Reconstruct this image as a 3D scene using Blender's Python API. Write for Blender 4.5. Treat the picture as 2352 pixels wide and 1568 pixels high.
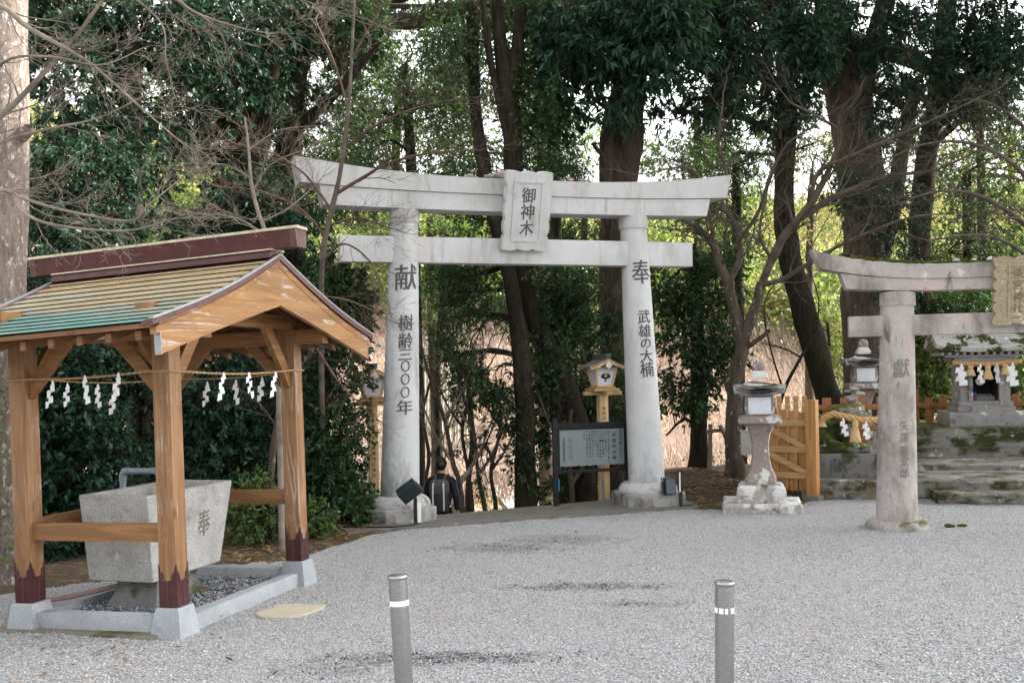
import bpy, bmesh, math, random
import numpy as np
from mathutils import Vector, Matrix, Euler

for o in list(bpy.data.objects):
    bpy.data.objects.remove(o, do_unlink=True)
S = bpy.context.scene
COL = S.collection
R_ = math.radians

# ---------------------------------------------------------------- camera, sky, sun, exposure
EYE_H, FOCAL_PX, HORIZON_V, ROLL = 2.1, 2350.0, 860.0, 0.02   # measured on the photograph at 2352 px width
cam_d = bpy.data.cameras.new('camera')
cam_d.sensor_width = 36.0
cam_d.lens = 36.0 * FOCAL_PX / 2352.0
cam_d.shift_y = (HORIZON_V - 784.0) / 2352.0
cam_d.clip_start, cam_d.clip_end = 0.1, 1000.0
cam = bpy.data.objects.new('camera', cam_d)
COL.objects.link(cam)
cr, sr = math.cos(ROLL), math.sin(ROLL)
cam.matrix_world = Matrix(((cr, sr, 0, 0), (0, 0, -1, 0), (-sr, cr, 0, EYE_H), (0, 0, 0, 1)))
S.camera = cam

SUN_DIR = Vector((0.74, 0.22, 0.64)).normalized()
SUN_EL = math.asin(SUN_DIR.z)
world = bpy.data.worlds.new('World')
S.world = world
world.use_nodes = True
wn = world.node_tree
for n in list(wn.nodes): wn.nodes.remove(n)
sky = wn.nodes.new('ShaderNodeTexSky'); sky.sky_type = 'NISHITA'; sky.sun_disc = False
sky.sun_elevation = SUN_EL
sky.sun_rotation = math.atan2(SUN_DIR.x, SUN_DIR.y)
sky.air_density = 1.0; sky.dust_density = 4.0; sky.ozone_density = 1.0
bg = wn.nodes.new('ShaderNodeBackground'); bg.inputs[1].default_value = 0.15
wo = wn.nodes.new('ShaderNodeOutputWorld')
hs = wn.nodes.new('ShaderNodeHueSaturation'); hs.inputs['Saturation'].default_value = .10      # thin bright overcast
wn.links.new(sky.outputs[0], hs.inputs['Color']); wn.links.new(hs.outputs[0], bg.inputs[0]); wn.links.new(bg.outputs[0], wo.inputs[0])
sl = bpy.data.lights.new('sun', 'SUN'); sl.energy = 4.2; sl.angle = R_(1.0); sl.color = (1.0, 0.95, 0.88)
so = bpy.data.objects.new('sun', sl); COL.objects.link(so)
so.rotation_euler = (-SUN_DIR).to_track_quat('-Z', 'Y').to_euler()
so.location = (20, -15, 40)
S.view_settings.view_transform = 'Standard'; S.view_settings.look = 'None'
S.view_settings.gamma = 1.0; S.view_settings.use_curve_mapping = False
S.view_settings.exposure = 2.2
S.cycles.max_bounces = 6; S.cycles.diffuse_bounces = 3; S.cycles.glossy_bounces = 2
S.cycles.transmission_bounces = 3; S.cycles.transparent_max_bounces = 6

# ---------------------------------------------------------------- measuring on the photograph
CAM_R = np.array([cr, 0, -sr]); CAM_U = np.array([sr, 0, cr]); EYE = np.array([0, 0, EYE_H])
def ray(u, v): return (u - 1176) / FOCAL_PX * CAM_R + (HORIZON_V - v) / FOCAL_PX * CAM_U + np.array([0, 1.0, 0])
def PT(u, v, t): return EYE + ray(u, v) * t                       # point at forward distance t
def PG(u, v, z=0.0):                                              # point on a level plane
    d = ray(u, v); return EYE + d * ((z - EYE_H) / d[2])
def PP(u, v, o, n):                                               # point on a vertical plane
    d = ray(u, v); return EYE + d * (np.dot(np.array(o) - EYE, n) / np.dot(d, n))

# ---------------------------------------------------------------- objects
def link(o, parent=None):
    COL.objects.link(o)
    if parent is not None: o.parent = parent
    return o
def tag(o, label=None, cat=None, group=None, kind=None):
    if label: o['label'] = label
    if cat: o['category'] = cat
    if group: o['group'] = group
    if kind: o['kind'] = kind
    return o
def thing(name, label, cat, loc=(0, 0, 0), rz=0.0, group=None):
    o = bpy.data.objects.new(name, None)
    o.empty_display_size = 0.1
    o.location = [float(c) for c in loc]; o.rotation_euler = (0, 0, rz)
    link(o); return tag(o, label, cat, group)
def copy_tree(o, parent=None):
    c = o.copy(); COL.objects.link(c)
    if parent is not None: c.parent = parent
    for ch in [x for x in COL.objects if x.parent == o]:
        copy_tree(ch, c)
    return c

class MB:
    """gathers shapes and links them as ONE mesh object"""
    def __init__(s): s.v = []; s.f = []; s.m = []
    def add(s, v, f, mi=0, M=None):
        b = len(s.v)
        for p in v:
            p = Vector(p)
            if M is not None: p = M @ p
            s.v.append(p)
        for q in f: s.f.append([b + i for i in q]); s.m.append(mi)
        return s
    def box(s, x0, x1, y0, y1, z0, z1, mi=0, M=None, bev=0.0):
        if bev > 0:
            bm = bmesh.new()
            r = bmesh.ops.create_cube(bm, size=1.0)
            for p in bm.verts:
                p.co = Vector((x0 + (p.co.x + .5) * (x1 - x0), y0 + (p.co.y + .5) * (y1 - y0), z0 + (p.co.z + .5) * (z1 - z0)))
            bmesh.ops.bevel(bm, geom=list(bm.edges), offset=bev, segments=2, affect='EDGES', profile=.6)
            return s.bm(bm, mi, M)
        v = [(x0, y0, z0), (x1, y0, z0), (x1, y1, z0), (x0, y1, z0), (x0, y0, z1), (x1, y0, z1), (x1, y1, z1), (x0, y1, z1)]
        f = [(0, 3, 2, 1), (4, 5, 6, 7), (0, 1, 5, 4), (1, 2, 6, 5), (2, 3, 7, 6), (3, 0, 4, 7)]
        return s.add(v, f, mi, M)
    def bm(s, bm, mi=0, M=None):
        bm.verts.index_update()
        s.add([v.co.copy() for v in bm.verts], [[v.index for v in f.verts] for f in bm.faces], mi, M)
        bm.free(); return s
    def loft(s, rings, mi=0, M=None, cap=True, closed=True):
        """rings: lists of points, same length"""
        n = len(rings[0]); v = [p for r in rings for p in r]; f = []
        for i in range(len(rings) - 1):
            for j in range(n if closed else n - 1):
                k = (j + 1) % n
                f.append((i * n + j, i * n + k, (i + 1) * n + k, (i + 1) * n + j))
        if cap:
            f.append(tuple(reversed(range(n)))); f.append(tuple((len(rings) - 1) * n + j for j in range(n)))
        return s.add(v, f, mi, M)
    def lathe(s, prof, n=32, mi=0, M=None, cap=True, ang=0.0):
        rings = [[(r * math.cos(ang + 2 * math.pi * j / n), r * math.sin(ang + 2 * math.pi * j / n), z) for j in range(n)] for r, z in prof]
        return s.loft(rings, mi, M, cap)
    def prism(s, poly, y0, y1, mi=0, M=None):
        """polygon in x,z extruded along y (counter-clockwise seen from -y)"""
        n = len(poly)
        v = [(x, y0, z) for x, z in poly] + [(x, y1, z) for x, z in poly]
        f = [tuple(range(n)), tuple(reversed(range(n, 2 * n)))]
        for i in range(n):
            k = (i + 1) % n; f.append((i, n + i, n + k, k))
        return s.add(v, f, mi, M)
    def tube(s, pts, rad, n=8, mi=0, M=None, cap=True):
        pts = [Vector(p) for p in pts]
        if not hasattr(rad, '__len__'): rad = [rad] * len(pts)
        rings = []; up = None
        for i, p in enumerate(pts):
            t = (pts[min(i + 1, len(pts) - 1)] - pts[max(i - 1, 0)]).normalized()
            if up is None:
                a = Vector((0, 0, 1)) if abs(t.z) < .9 else Vector((1, 0, 0)); up = (a - t * a.dot(t)).normalized()
            else: up = (up - t * up.dot(t)).normalized()
            w = t.cross(up)
            rings.append([p + (up * math.cos(2 * math.pi * j / n) + w * math.sin(2 * math.pi * j / n)) * rad[i] for j in range(n)])
        return s.loft(rings, mi, M, cap)
    def build(s, name, mats, parent=None, smooth=None, loc=None, attr=None):
        me = bpy.data.meshes.new(name)
        me.from_pydata([tuple(p) for p in s.v], [], s.f)
        if not isinstance(mats, (list, tuple)): mats = [mats]
        for m in mats: me.materials.append(m)
        if len(mats) > 1: me.polygons.foreach_set('material_index', s.m)
        me.update()
        if smooth is not None:
            bm = bmesh.new(); bm.from_mesh(me)
            for f in bm.faces: f.smooth = True
            for e in bm.edges:
                if len(e.link_faces) == 2 and e.calc_face_angle(0) > R_(smooth): e.smooth = False
            bmesh.ops.recalc_face_normals(bm, faces=bm.faces)
            bm.to_mesh(me); bm.free()
        o = bpy.data.objects.new(name, me)
        if loc is not None: o.location = loc
        return link(o, parent)

def np_mesh(name, verts, faces, mat, parent=None, smooth=False):
    """big meshes: verts (N,3), faces (M,k) all with the same k"""
    me = bpy.data.meshes.new(name)
    verts = np.asarray(verts, np.float32); faces = np.asarray(faces, np.int32)
    k = faces.shape[1]
    me.vertices.add(len(verts)); me.vertices.foreach_set('co', verts.ravel())
    me.loops.add(faces.size); me.loops.foreach_set('vertex_index', faces.ravel())
    me.polygons.add(len(faces))
    me.polygons.foreach_set('loop_start', np.arange(0, faces.size, k, dtype=np.int32))
    me.polygons.foreach_set('loop_total', np.full(len(faces), k, np.int32))
    if smooth: me.polygons.foreach_set('use_smooth', np.ones(len(faces), bool))
    me.materials.append(mat); me.update(calc_edges=True)
    o = bpy.data.objects.new(name, me)
    return link(o, parent)

# ---------------------------------------------------------------- lettering (built-in font)
def glyph(ch, size):
    cu = bpy.data.curves.new('glyph', 'FONT'); cu.body = ch; cu.size = size; cu.resolution_u = 2
    cu.align_x = 'CENTER'; cu.fill_mode = 'FRONT'
    ob = bpy.data.objects.new('glyph', cu); COL.objects.link(ob)
    me = bpy.data.meshes.new_from_object(ob)
    bm = bmesh.new(); bm.from_mesh(me)
    bpy.data.objects.remove(ob, do_unlink=True); bpy.data.curves.remove(cu); bpy.data.meshes.remove(me)
    if bm.verts:
        xs = [v.co.x for v in bm.verts]; ys = [v.co.y for v in bm.verts]
        cx, cy = (min(xs) + max(xs)) / 2, (min(ys) + max(ys)) / 2
        for v in bm.verts: v.co.x -= cx; v.co.y -= cy
    return bm
def letter(mb, ch, size, place, sx=1.0, cuts=0, slant=0.0, fit=None):
    """adds one character; place(x, y) -> 3-D point"""
    bm = glyph(ch, size)
    if not bm.verts: bm.free(); return
    if fit:
        hx = max(abs(v.co.x) for v in bm.verts); hy = max(abs(v.co.y) for v in bm.verts)
        for v in bm.verts:
            if fit[0]: v.co.x *= fit[0] / 2 / hx
            if fit[1]: v.co.y *= fit[1] / 2 / hy
    for v in bm.verts:
        v.co.x *= sx; v.co.y += slant * v.co.x
    if cuts:
        w = max(abs(v.co.x) for v in bm.verts)
        for i in range(1, cuts):
            x = -w + 2 * w * i / cuts
            bmesh.ops.bisect_plane(bm, geom=bm.verts[:] + bm.edges[:] + bm.faces[:], plane_co=(x, 0, 0), plane_no=(1, 0, 0))
    e = 1e-3; src = [v.co.copy() for v in bm.verts]; fc = [[v.index for v in f.verts] for f in (bm.verts.index_update() or bm.faces)]; bm.free()
    for k, (dx, dy) in enumerate(((0, 0), (.026, .008), (-.026, -.008))):      # brush weight: the stroke laid three times, side by side
        out = []
        for c in src:
            x, y = c.x + dx * size * .55, c.y + dy * size * .55
            p, px_, py_ = Vector(place(x, y)), Vector(place(x + e, y)), Vector(place(x, y + e)); nn = (px_ - p).cross(py_ - p).normalized()
            out.append(p + nn * .0006 * k)
        mb.add(out, fc)
def column_text(mb, chars, size, top, pitch, place, **k):
    y = top
    for ch in chars:
        if ch != ' ':
            letter(mb, ch, size, lambda x, q, y=y: place(x, y + q), **k)
            y -= pitch
        else: y -= pitch * .6
    return y

# ---------------------------------------------------------------- materials
class NT:
    def __init__(s, name, rough=.8, spec=.3, metal=0.0):
        s.m = bpy.data.materials.new(name); s.m.use_nodes = True; s.t = s.m.node_tree
        s.b = s.t.nodes['Principled BSDF']; s.b.inputs['Roughness'].default_value = rough
        s.b.inputs['Specular IOR Level'].default_value = spec; s.b.inputs['Metallic'].default_value = metal
        s.c = s.t.nodes.new('ShaderNodeTexCoord'); s.o = s.c.outputs['Object']
        s.h = None
    def n(s, typ, **k):
        q = s.t.nodes.new(typ)
        for a, b in k.items(): setattr(q, a, b)
        return q
    def l(s, a, b): s.t.links.new(a, b)
    def put(s, sock, val):
        if hasattr(val, 'links') or hasattr(val, 'is_output'): s.l(val, sock)
        elif isinstance(val, (tuple, list)) and len(val) == 3 and sock.type == 'RGBA': sock.default_value = (*val, 1)
        else: sock.default_value = val
    def vec(s, scale=(1, 1, 1), rot=(0, 0, 0), src=None, loc=(0, 0, 0)):
        q = s.n('ShaderNodeMapping'); s.l(src or s.o, q.inputs[0])
        q.inputs['Scale'].default_value = scale; q.inputs['Rotation'].default_value = rot; q.inputs['Location'].default_value = loc
        return q.outputs[0]
    def noise(s, scale, detail=4, rough=.6, vec=None, dist=0.0):
        q = s.n('ShaderNodeTexNoise'); s.l(vec or s.o, q.inputs['Vector'])
        q.inputs['Scale'].default_value = scale; q.inputs['Detail'].default_value = detail
        q.inputs['Roughness'].default_value = rough; q.inputs['Distortion'].default_value = dist
        return q.outputs[0]
    def voro(s, scale, vec=None, out='Distance', feat='F1', rnd=1.0):
        q = s.n('ShaderNodeTexVoronoi', feature=feat); s.l(vec or s.o, q.inputs['Vector'])
        q.inputs['Scale'].default_value = scale; q.inputs['Randomness'].default_value = rnd
        return q.outputs[out]
    def ramp(s, fac, stops, interp='LINEAR'):
        q = s.n('ShaderNodeValToRGB'); s.put(q.inputs[0], fac); e = q.color_ramp; e.interpolation = interp
        while len(e.elements) < len(stops): e.elements.new(.5)
        for el, (p, c) in zip(e.elements, stops):
            el.position = p; el.color = (*c, 1) if hasattr(c, '__len__') else (c, c, c, 1)
        return q.outputs[0]
    def mix(s, fac, a, b, mode='MIX'):
        q = s.n('ShaderNodeMix', data_type='RGBA', blend_type=mode)
        s.put(q.inputs[0], fac); s.put(q.inputs[6], a); s.put(q.inputs[7], b)
        return q.outputs[2]
    def math(s, op, a, b=0.0, clamp=False):
        q = s.n('ShaderNodeMath', operation=op, use_clamp=clamp); s.put(q.inputs[0], a); s.put(q.inputs[1], b)
        return q.outputs[0]
    def sep(s, src=None):
        q = s.n('ShaderNodeSeparateXYZ'); s.l(src or s.o, q.inputs[0]); return q.outputs
    def up(s):
        g = s.n('ShaderNodeNewGeometry'); return s.sep(g.outputs['Normal'])[2]
    def rnd(s):
        g = s.n('ShaderNodeNewGeometry'); return g.outputs['Random Per Island']
    def objrnd(s):
        return s.n('ShaderNodeObjectInfo').outputs['Random']
    def bump(s, h, strength=.5, dist=.01):
        q = s.n('ShaderNodeBump'); q.inputs['Strength'].default_value = strength; q.inputs['Distance'].default_value = dist
        s.l(h, q.inputs['Height'])
        if s.h is not None: s.l(s.h, q.inputs['Normal'])
        s.h = q.outputs[0]; s.l(s.h, s.b.inputs['Normal'])
    def col(s, c): s.put(s.b.inputs['Base Color'], c)

def plain(name, c, rough=.6, metal=0.0, var=.12, scale=30.0, spec=.4):
    m = NT(name, rough, spec, metal)
    lo = tuple(x * (1 - var) for x in c); hi = tuple(min(1, x * (1 + var)) for x in c)
    m.col(m.mix(m.ramp(m.noise(scale), [(.3, 0), (.7, 1)]), lo, hi))
    return m.m

def stone(name, lo, hi, speck=90, layers=(), bump=.5, bscale=60, moss=None, rough=.9, big=3.0, pits=0):
    """granite-like stone; layers = (colour, scale, threshold, softness, stretch) of stains and lichen; moss on upward faces"""
    m = NT(name, rough, .2)
    c = m.mix(m.ramp(m.noise(speck, 3, .7), [(.35, 0), (.65, 1)]), lo, hi)
    c = m.mix(m.ramp(m.noise(big, 5, .6), [(.3, .0), (.75, .55)]), c, tuple(x * .7 for x in lo))
    for col, sc, th, soft, st in layers:
        msk = m.ramp(m.noise(sc, 6, .62, m.vec(st, loc=(sc * 1.7, sc * .3, 5.1)), .3), [(th, 0), (th + soft, 1)])
        c = m.mix(msk, c, col)
    if moss:
        col, th = moss
        msk = m.math('MULTIPLY', m.ramp(m.noise(4.5, 6, .65), [(th, 0), (th + .07, 1)]), m.ramp(m.up(), [(.25, 0), (.8, 1)]))
        c = m.mix(msk, c, m.mix(m.noise(40), col, tuple(x * 2.2 for x in col)))
    m.col(c)
    m.bump(m.noise(bscale, 5, .7), bump, .012)
    if pits: m.bump(m.ramp(m.noise(pits, 3, .6), [(.35, 0), (.5, 1)]), .6, .02)
    return m.m

def wood(name, lo, hi, axis=2, scale=9.0, rough=.55, streak=None, spec=.3):
    m = NT(name, rough, spec)
    st = [1, 1, 1]; st[axis] = .06
    v = m.vec(tuple(st))
    g = m.noise(scale * 4, 5, .65, v, 1.2)
    g2 = m.noise(scale, 3, .6, v, 2.0)
    c = m.mix(m.ramp(g, [(.3, 0), (.7, 1)]), lo, hi)
    c = m.mix(m.ramp(m.noise(1.7, 5, .6, m.vec(tuple(.35 if q < 1 else 1 for q in st))), [(.5, 0), (.74, .35)]), c, tuple(.5 * x + .5 * sum(lo) / 3 * .8 for x in lo))     # greyed weather marks
    kn = m.n('ShaderNodeTexVoronoi'); m.l(m.vec(tuple(.35 if q < 1 else 1 for q in st)), kn.inputs['Vector']); kn.inputs['Scale'].default_value = 3.1
    c = m.mix(m.ramp(kn.outputs['Distance'], [(.03, .8), (.07, 0)]), c, tuple(x * .35 for x in lo))
    c = m.mix(m.ramp(g2, [(.4, 0), (.62, .7)]), c, tuple(x * .68 for x in lo))
    if streak is not None:
        w = m.ramp(m.noise(scale * .55, 3, .5, v, 3.5), [(.47, 0), (.5, 1), (.53, 0)])
        w = m.math('MULTIPLY', w, m.ramp(m.noise(2.2), [(.5, 0), (.62, .9)]))
        c = m.mix(w, c, streak)
    m.col(c); m.bump(g, .25, .004)
    return m.m

def bark(name, lo, hi, lichen=None, scale=10, moss=None, flake=0):
    m = NT(name, .95, .1)
    v = m.vec((1, 1, .22))
    g = m.noise(scale, 7, .7, v, .6)
    c = m.mix(m.ramp(g, [(.32, 0), (.68, 1)]), lo, hi)
    if lichen: 
        col, sc, th = lichen
        c = m.mix(m.ramp(m.noise(sc, 5, .7, m.vec((1, 1, .6))), [(th, 0), (th + .05, 1)]), c, col)
    if moss:
        c = m.mix(m.ramp(m.noise(2.3, 5, .6), [(.5, 0), (.7, .8)]), c, moss)
    m.col(c)
    m.bump(g, 1.0, .04)
    m.bump(m.noise(scale * 5, 3, .6), .5, .01)
    return m.m

def leafmat(name, dark, mid, light, trans=.35, rough=.4, spec=.45, tint=(1.6, 1.5, .6)):
    m = NT(name, rough, spec)
    c = m.ramp(m.rnd(), [(0, dark), (.55, mid), (1, light)])
    big = m.noise(.55, 2, .5)
    c = m.mix(m.ramp(big, [(.35, 0), (.65, .5)]), c, light)
    m.col(c)
    tr = m.n('ShaderNodeBsdfTranslucent')
    m.l(m.mix(1.0, c, tint, 'MULTIPLY'), tr.inputs[0])
    mx = m.n('ShaderNodeMixShader'); mx.inputs[0].default_value = trans
    out = m.t.nodes['Material Output']
    m.l(m.b.outputs[0], mx.inputs[1]); m.l(tr.outputs[0], mx.inputs[2]); m.l(mx.outputs[0], out.inputs[0])
    return m.m
# ---------------------------------------------------------------- materials of the place
GREY_STAIN = (.20, .20, .19); LICHEN = (.62, .62, .58); MOSS = (.045, .06, .012); OCHRE = (.42, .30, .20)
def add_foot(m, col, z0, z1, amount=.85, scale=2.6):
    """damp grime creeping up from the foot in ragged tongues"""
    z = m.sep()[2]
    q = m.math('SUBTRACT', z, m.math('MULTIPLY', m.math('SUBTRACT', m.noise(scale, 7, .7, m.vec((1, 1, .5))), .5), (z1 - z0) * 4.0))
    f = m.math('POWER', m.math('MULTIPLY', m.math('SUBTRACT', z1, q), 1.0 / (z1 - z0), True), 1.5)
    base = m.b.inputs['Base Color'].links[0].from_socket
    m.col(m.mix(m.math('MULTIPLY', f, amount), base, col))
def torii_stone(name, foot=False, layers=(), lo=(.42, .425, .43), hi=(.60, .605, .61)):
    m = NT(name, .85, .25)
    c = m.mix(m.ramp(m.noise(150, 3, .7), [(.35, 0), (.65, 1)]), lo, hi)
    c = m.mix(m.ramp(m.noise(1.6, 6, .6), [(.42, 0), (.75, .5)]), c, (.34, .34, .325))
    c = m.mix(m.ramp(m.noise(2.4, 7, .68, m.vec((1, 1, .35))), [(.52, 0), (.72, .6)]), c, (.23, .225, .20))
    c = m.mix(m.math('MULTIPLY', m.ramp(m.noise(9, 5, .7, m.vec((1, 1, .07), loc=(3, 1, 0))), [(.54, 0), (.70, .6)]), m.ramp(m.noise(1.1), [(.42, 0), (.6, 1)])), c, (.17, .165, .145))
    c = m.mix(m.ramp(m.noise(1.5, 6, .6, m.vec((1, 1, .5), loc=(7, 3, 1))), [(.58, 0), (.75, .4)]), c, (.50, .37, .29))
    for col, sc, th, soft, st in layers:
        c = m.mix(m.ramp(m.noise(sc, 6, .62, m.vec(st, loc=(sc, 2, 5.1)), .3), [(th, 0), (th + soft, 1)]), c, col)
    m.col(c)
    if foot: add_foot(m, (.075, .075, .075), .0, 1.0, .78)
    m.bump(m.noise(120, 4, .7), .3, .006)
    return m.m
M = {}
M['torii'] = torii_stone('white_granite')
M['torii_pillar'] = torii_stone('white_granite_pillar', True)
M['plinth'] = torii_stone('plinth_granite', False, [((.10, .098, .09), 3.2, .47, .14, (1, 1, .8)), ((.13, .11, .07), 2.2, .58, .1, (1, 1, 1))], (.20, .20, .195), (.36, .36, .35))
M['dome'] = torii_stone('plinth_dome_granite', False, [((.045, .045, .045), 24, .63, .04, (1, 1, 1)), ((.19, .18, .16), 5, .54, .1, (1, 1, 1))], (.36, .36, .35), (.52, .52, .51))
M['carve'] = plain('carved_dark_paint', (.075, .078, .08), .9, var=.4, scale=60)  # dark paint of the carved characters
M['carve_grey'] = plain('carved_grey', (.19, .17, .16), .9, var=.3, scale=60)
M['old_torii'] = stone('pinkish_old_stone', (.35, .32, .30), (.50, .465, .44), 70,
    [((.19, .17, .15), 3.2, .48, .2, (1, 1, .5)), ((.13, .12, .10), 7, .60, .1, (1, 1, .4)), ((.56, .55, .52), 4.2, .65, .05, (1, 1, 1)), ((.26, .19, .15), 9, .66, .05, (1, 1, 1)), ((.52, .36, .33), 2.0, .6, .15, (1, 1, .4))],
    .5, 70, ((.05, .055, .012), .52))
M['old_plaque'] = stone('ochre_plaque_stone', (.27, .22, .14), (.42, .36, .26), 40, [((.56, .54, .48), 5, .60, .06, (1, 1, 1)), ((.16, .14, .09), 3, .55, .2, (1, 1, 1))], 1.0, 30)
M['lantern'] = stone('lichen_lantern_stone', (.23, .18, .165), (.36, .31, .29), 60,
    [((.58, .58, .55), 3.4, .54, .04, (1, 1, 1)), ((.12, .12, .12), 5.5, .60, .06, (1, 1, 1)), ((.74, .74, .71), 13, .64, .04, (1, 1, 1))], .8, 45, ((.05, .055, .012), .60))
M['lantern_white'] = stone('white_lichen_stone', (.30, .28, .26), (.45, .43, .40), 60,
    [((.60, .60, .575), 1.8, .44, .06, (1, 1, 1)), ((.20, .18, .15), 4.5, .60, .06, (1, 1, 1)), ((.10, .085, .03), 2.6, .62, .05, (1, 1, 1))], .7, 45, ((.05, .055, .012), .60))
M['mossy'] = stone('mossy_step_stone', (.17, .165, .145), (.29, .28, .26), 50,
    [((.42, .42, .40), 3.4, .60, .05, (1, 1, 1)), ((.035, .035, .014), 1.9, .46, .14, (1, 1, 2)), ((.16, .125, .07), 2.6, .56, .1, (1, 1, 1)), ((.60, .60, .57), 11, .66, .04, (1, 1, 1))], .9, 35, ((.085, .07, .026), .58))
M['mossy_wall'] = stone('moss_covered_stone', (.20, .19, .17), (.30, .29, .27), 50,
    [((.035, .045, .012), 1.6, .40, .1, (1, 1, 2)), ((.55, .56, .53), 3.6, .62, .05, (1, 1, 1))], 1.0, 30, ((.05, .06, .014), .42))
M['statue'] = stone('mossy_statue_stone', (.18, .17, .15), (.30, .29, .26), 40,
    [((.035, .045, .012), 1.8, .46, .1, (1, 1, 1)), ((.66, .66, .64), 4.2, .62, .05, (1, 1, 1))], 1.0, 25, ((.06, .065, .014), .40))
M['pedestal'] = stone('grey_pedestal_stone', (.14, .137, .132), (.24, .235, .225), 80, [((.05, .055, .018), 2.6, .52, .1, (1, 1, 1)), ((.5, .5, .48), 9, .68, .04, (1, 1, 1))], .6, 60)
M['shrine'] = stone('grey_shrine_stone', (.24, .235, .23), (.38, .37, .36), 60, [((.58, .58, .56), 5, .60, .05, (1, 1, 1)), ((.10, .10, .09), 3.3, .56, .12, (1, 1, 1))], .6, 50)
M['shrine_roof'] = stone('mossy_shrine_roof', (.40, .39, .37), (.55, .54, .51), 60, [((.045, .055, .012), 2.4, .50, .03, (1, 1, 1)), ((.68, .68, .65), 6, .60, .05, (1, 1, 1))], .8, 40)
M['granite'] = stone('speckled_granite', (.25, .27, .29), (.46, .48, .50), 140, [((.16, .17, .17), 2.5, .58, .2, (1, 1, 1))], .35, 120)
M['trough'] = stone('rough_trough_granite', (.26, .26, .25), (.56, .55, .53), 85, [((.20, .16, .11), 2.0, .56, .15, (1, 1, 1.5)), ((.62, .61, .60), 5, .66, .1, (1, 1, 1)), ((.13, .12, .10), 1.7, .58, .2, (1, 1, 1))], 1.0, 45)
M['slab'] = stone('tan_flagstone', (.42, .37, .28), (.52, .47, .37), 40, [((.3, .27, .2), 4, .6, .1, (1, 1, 1))], .5, 40)
M['concrete'] = stone('brown_grey_concrete', (.12, .112, .098), (.235, .22, .195), 130, [((.13, .12, .105), 1.3, .54, .2, (1, 1, 1)), ((.40, .38, .34), 2.2, .62, .15, (1, 1, 1)), ((.10, .10, .05), 3, .62, .1, (1, 1, 1))], .5, 150)
M['old_concrete'] = stone('mossy_concrete', (.16, .155, .12), (.24, .23, .18), 60, [((.07, .075, .03), 2.4, .48, .15, (1, 1, 1))], .6, 60)
M['wood_x'] = wood('cypress_x', (.215, .098, .036), (.32, .165, .068), 0, streak=None)
M['wood_y'] = wood('cypress_y', (.215, .098, .036), (.32, .165, .068), 1)
M['wood_z'] = wood('cypress_z', (.215, .105, .044), (.33, .185, .092), 2, streak=(.42, .34, .28))
M['barge'] = wood('bargeboard_wood', (.27, .135, .048), (.37, .20, .08), 1, 6, streak=(.52, .46, .40))
M['dark_wood'] = wood('dark_rafter_wood', (.15, .068, .028), (.24, .115, .05), 0)  # darker wood of the rafters and soffit boards
M['fence_wood'] = wood('fence_stain_wood', (.36, .17, .055), (.47, .24, .085), 2, 8)
M['fence_pale'] = wood('fence_pale_wood', (.42, .25, .10), (.52, .33, .15), 0, 8)
M['fence_brown'] = wood('fence_brown_wood', (.26, .105, .035), (.36, .155, .055), 2, 8)
M['post_wood'] = wood('pale_lantern_wood', (.50, .33, .155), (.68, .50, .28), 2, 7, streak=(.36, .22, .10))
M['shelf_wood'] = wood('weathered_shelf_wood', (.34, .21, .09), (.50, .34, .16), 0, 8)
M['pole'] = wood('rough_log', (.16, .12, .09), (.27, .21, .16), 2, 10, .9)
M['maroon'] = plain('maroon_copper', (.075, .024, .026), .35, .35, .25, 9, .5)
M['maroon_pale'] = plain('worn_maroon_copper', (.10, .05, .047), .4, .35, .3, 14, .5)
M['cap_edge'] = plain('ridge_edge_metal', (.42, .37, .26), .45, .3, .2, 20)
M['grey_edge'] = plain('grey_edge_metal', (.27, .28, .29), .4, .4, .15, 20)
def roof_copper():
    m = NT('patinated_copper_sheet', .38, .5, .25)
    y = m.sep()[1]
    w = m.math('ADD', m.math('MULTIPLY', m.math('ABSOLUTE', m.math('SUBTRACT', y, 1.1)), .62), m.math('MULTIPLY', m.math('SUBTRACT', m.noise(1.1, 5, .6, m.vec((.5, 1, 1)), .4), .5), 1.5))
    w = m.math('ADD', w, m.math('MULTIPLY', m.sep()[0], -.10))
    c = m.ramp(w, [(.45, (.46, .35, .20)), (.70, (.42, .38, .27)), (.93, (.25, .37, .33)), (1.0, (.15, .34, .31))])
    c = m.mix(m.ramp(m.noise(13, 4, .7, m.vec((.25, 1, 1))), [(.42, 0), (.7, .6)]), c, (.22, .18, .12))
    c = m.mix(m.ramp(m.noise(3.1, 6, .7, m.vec((.6, 1, 1), loc=(4, 0, 2))), [(.55, 0), (.68, .6)]), c, (.30, .38, .34))
    m.col(c); m.bump(m.noise(7, 3, .5), .15, .01)
    return m.m
M['roof'] = roof_copper()
M['steel'] = plain('brushed_steel', (.36, .365, .355), .27, .9, .12, 60)
M['chrome'] = plain('tap_chrome', (.65, .66, .66), .2, .95, .1, 40)
M['reflect'] = plain('white_reflective_band', (.85, .87, .88), .4, 0, .05)
M['pvc'] = plain('grey_plastic_pipe', (.16, .19, .22), .4, 0, .12, 15)
M['pipe_brown'] = plain('brown_pipe', (.19, .13, .115), .5, 0, .2, 15)
M['box_metal'] = plain('painted_grey_box', (.33, .33, .31), .5, .1, .1, 8)
M['white_panel'] = plain('white_lamp_panel', (.60, .63, .68), .5, 0, .08, 12)
M['board'] = plain('pale_blue_grey_board', (.17, .20, .205), .55, 0, .10, 5)
M['black_frame'] = plain('black_sign_frame', (.006, .006, .0065), .7, 0, .3)
M['ink'] = plain('black_ink', (.012, .012, .012), .7, 0, .2)
M['gold'] = plain('gold_disc', (.5, .40, .10), .5, .2)
M['fit_white'] = plain('white_gable_ornament', (.72, .72, .70), .5)
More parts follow.
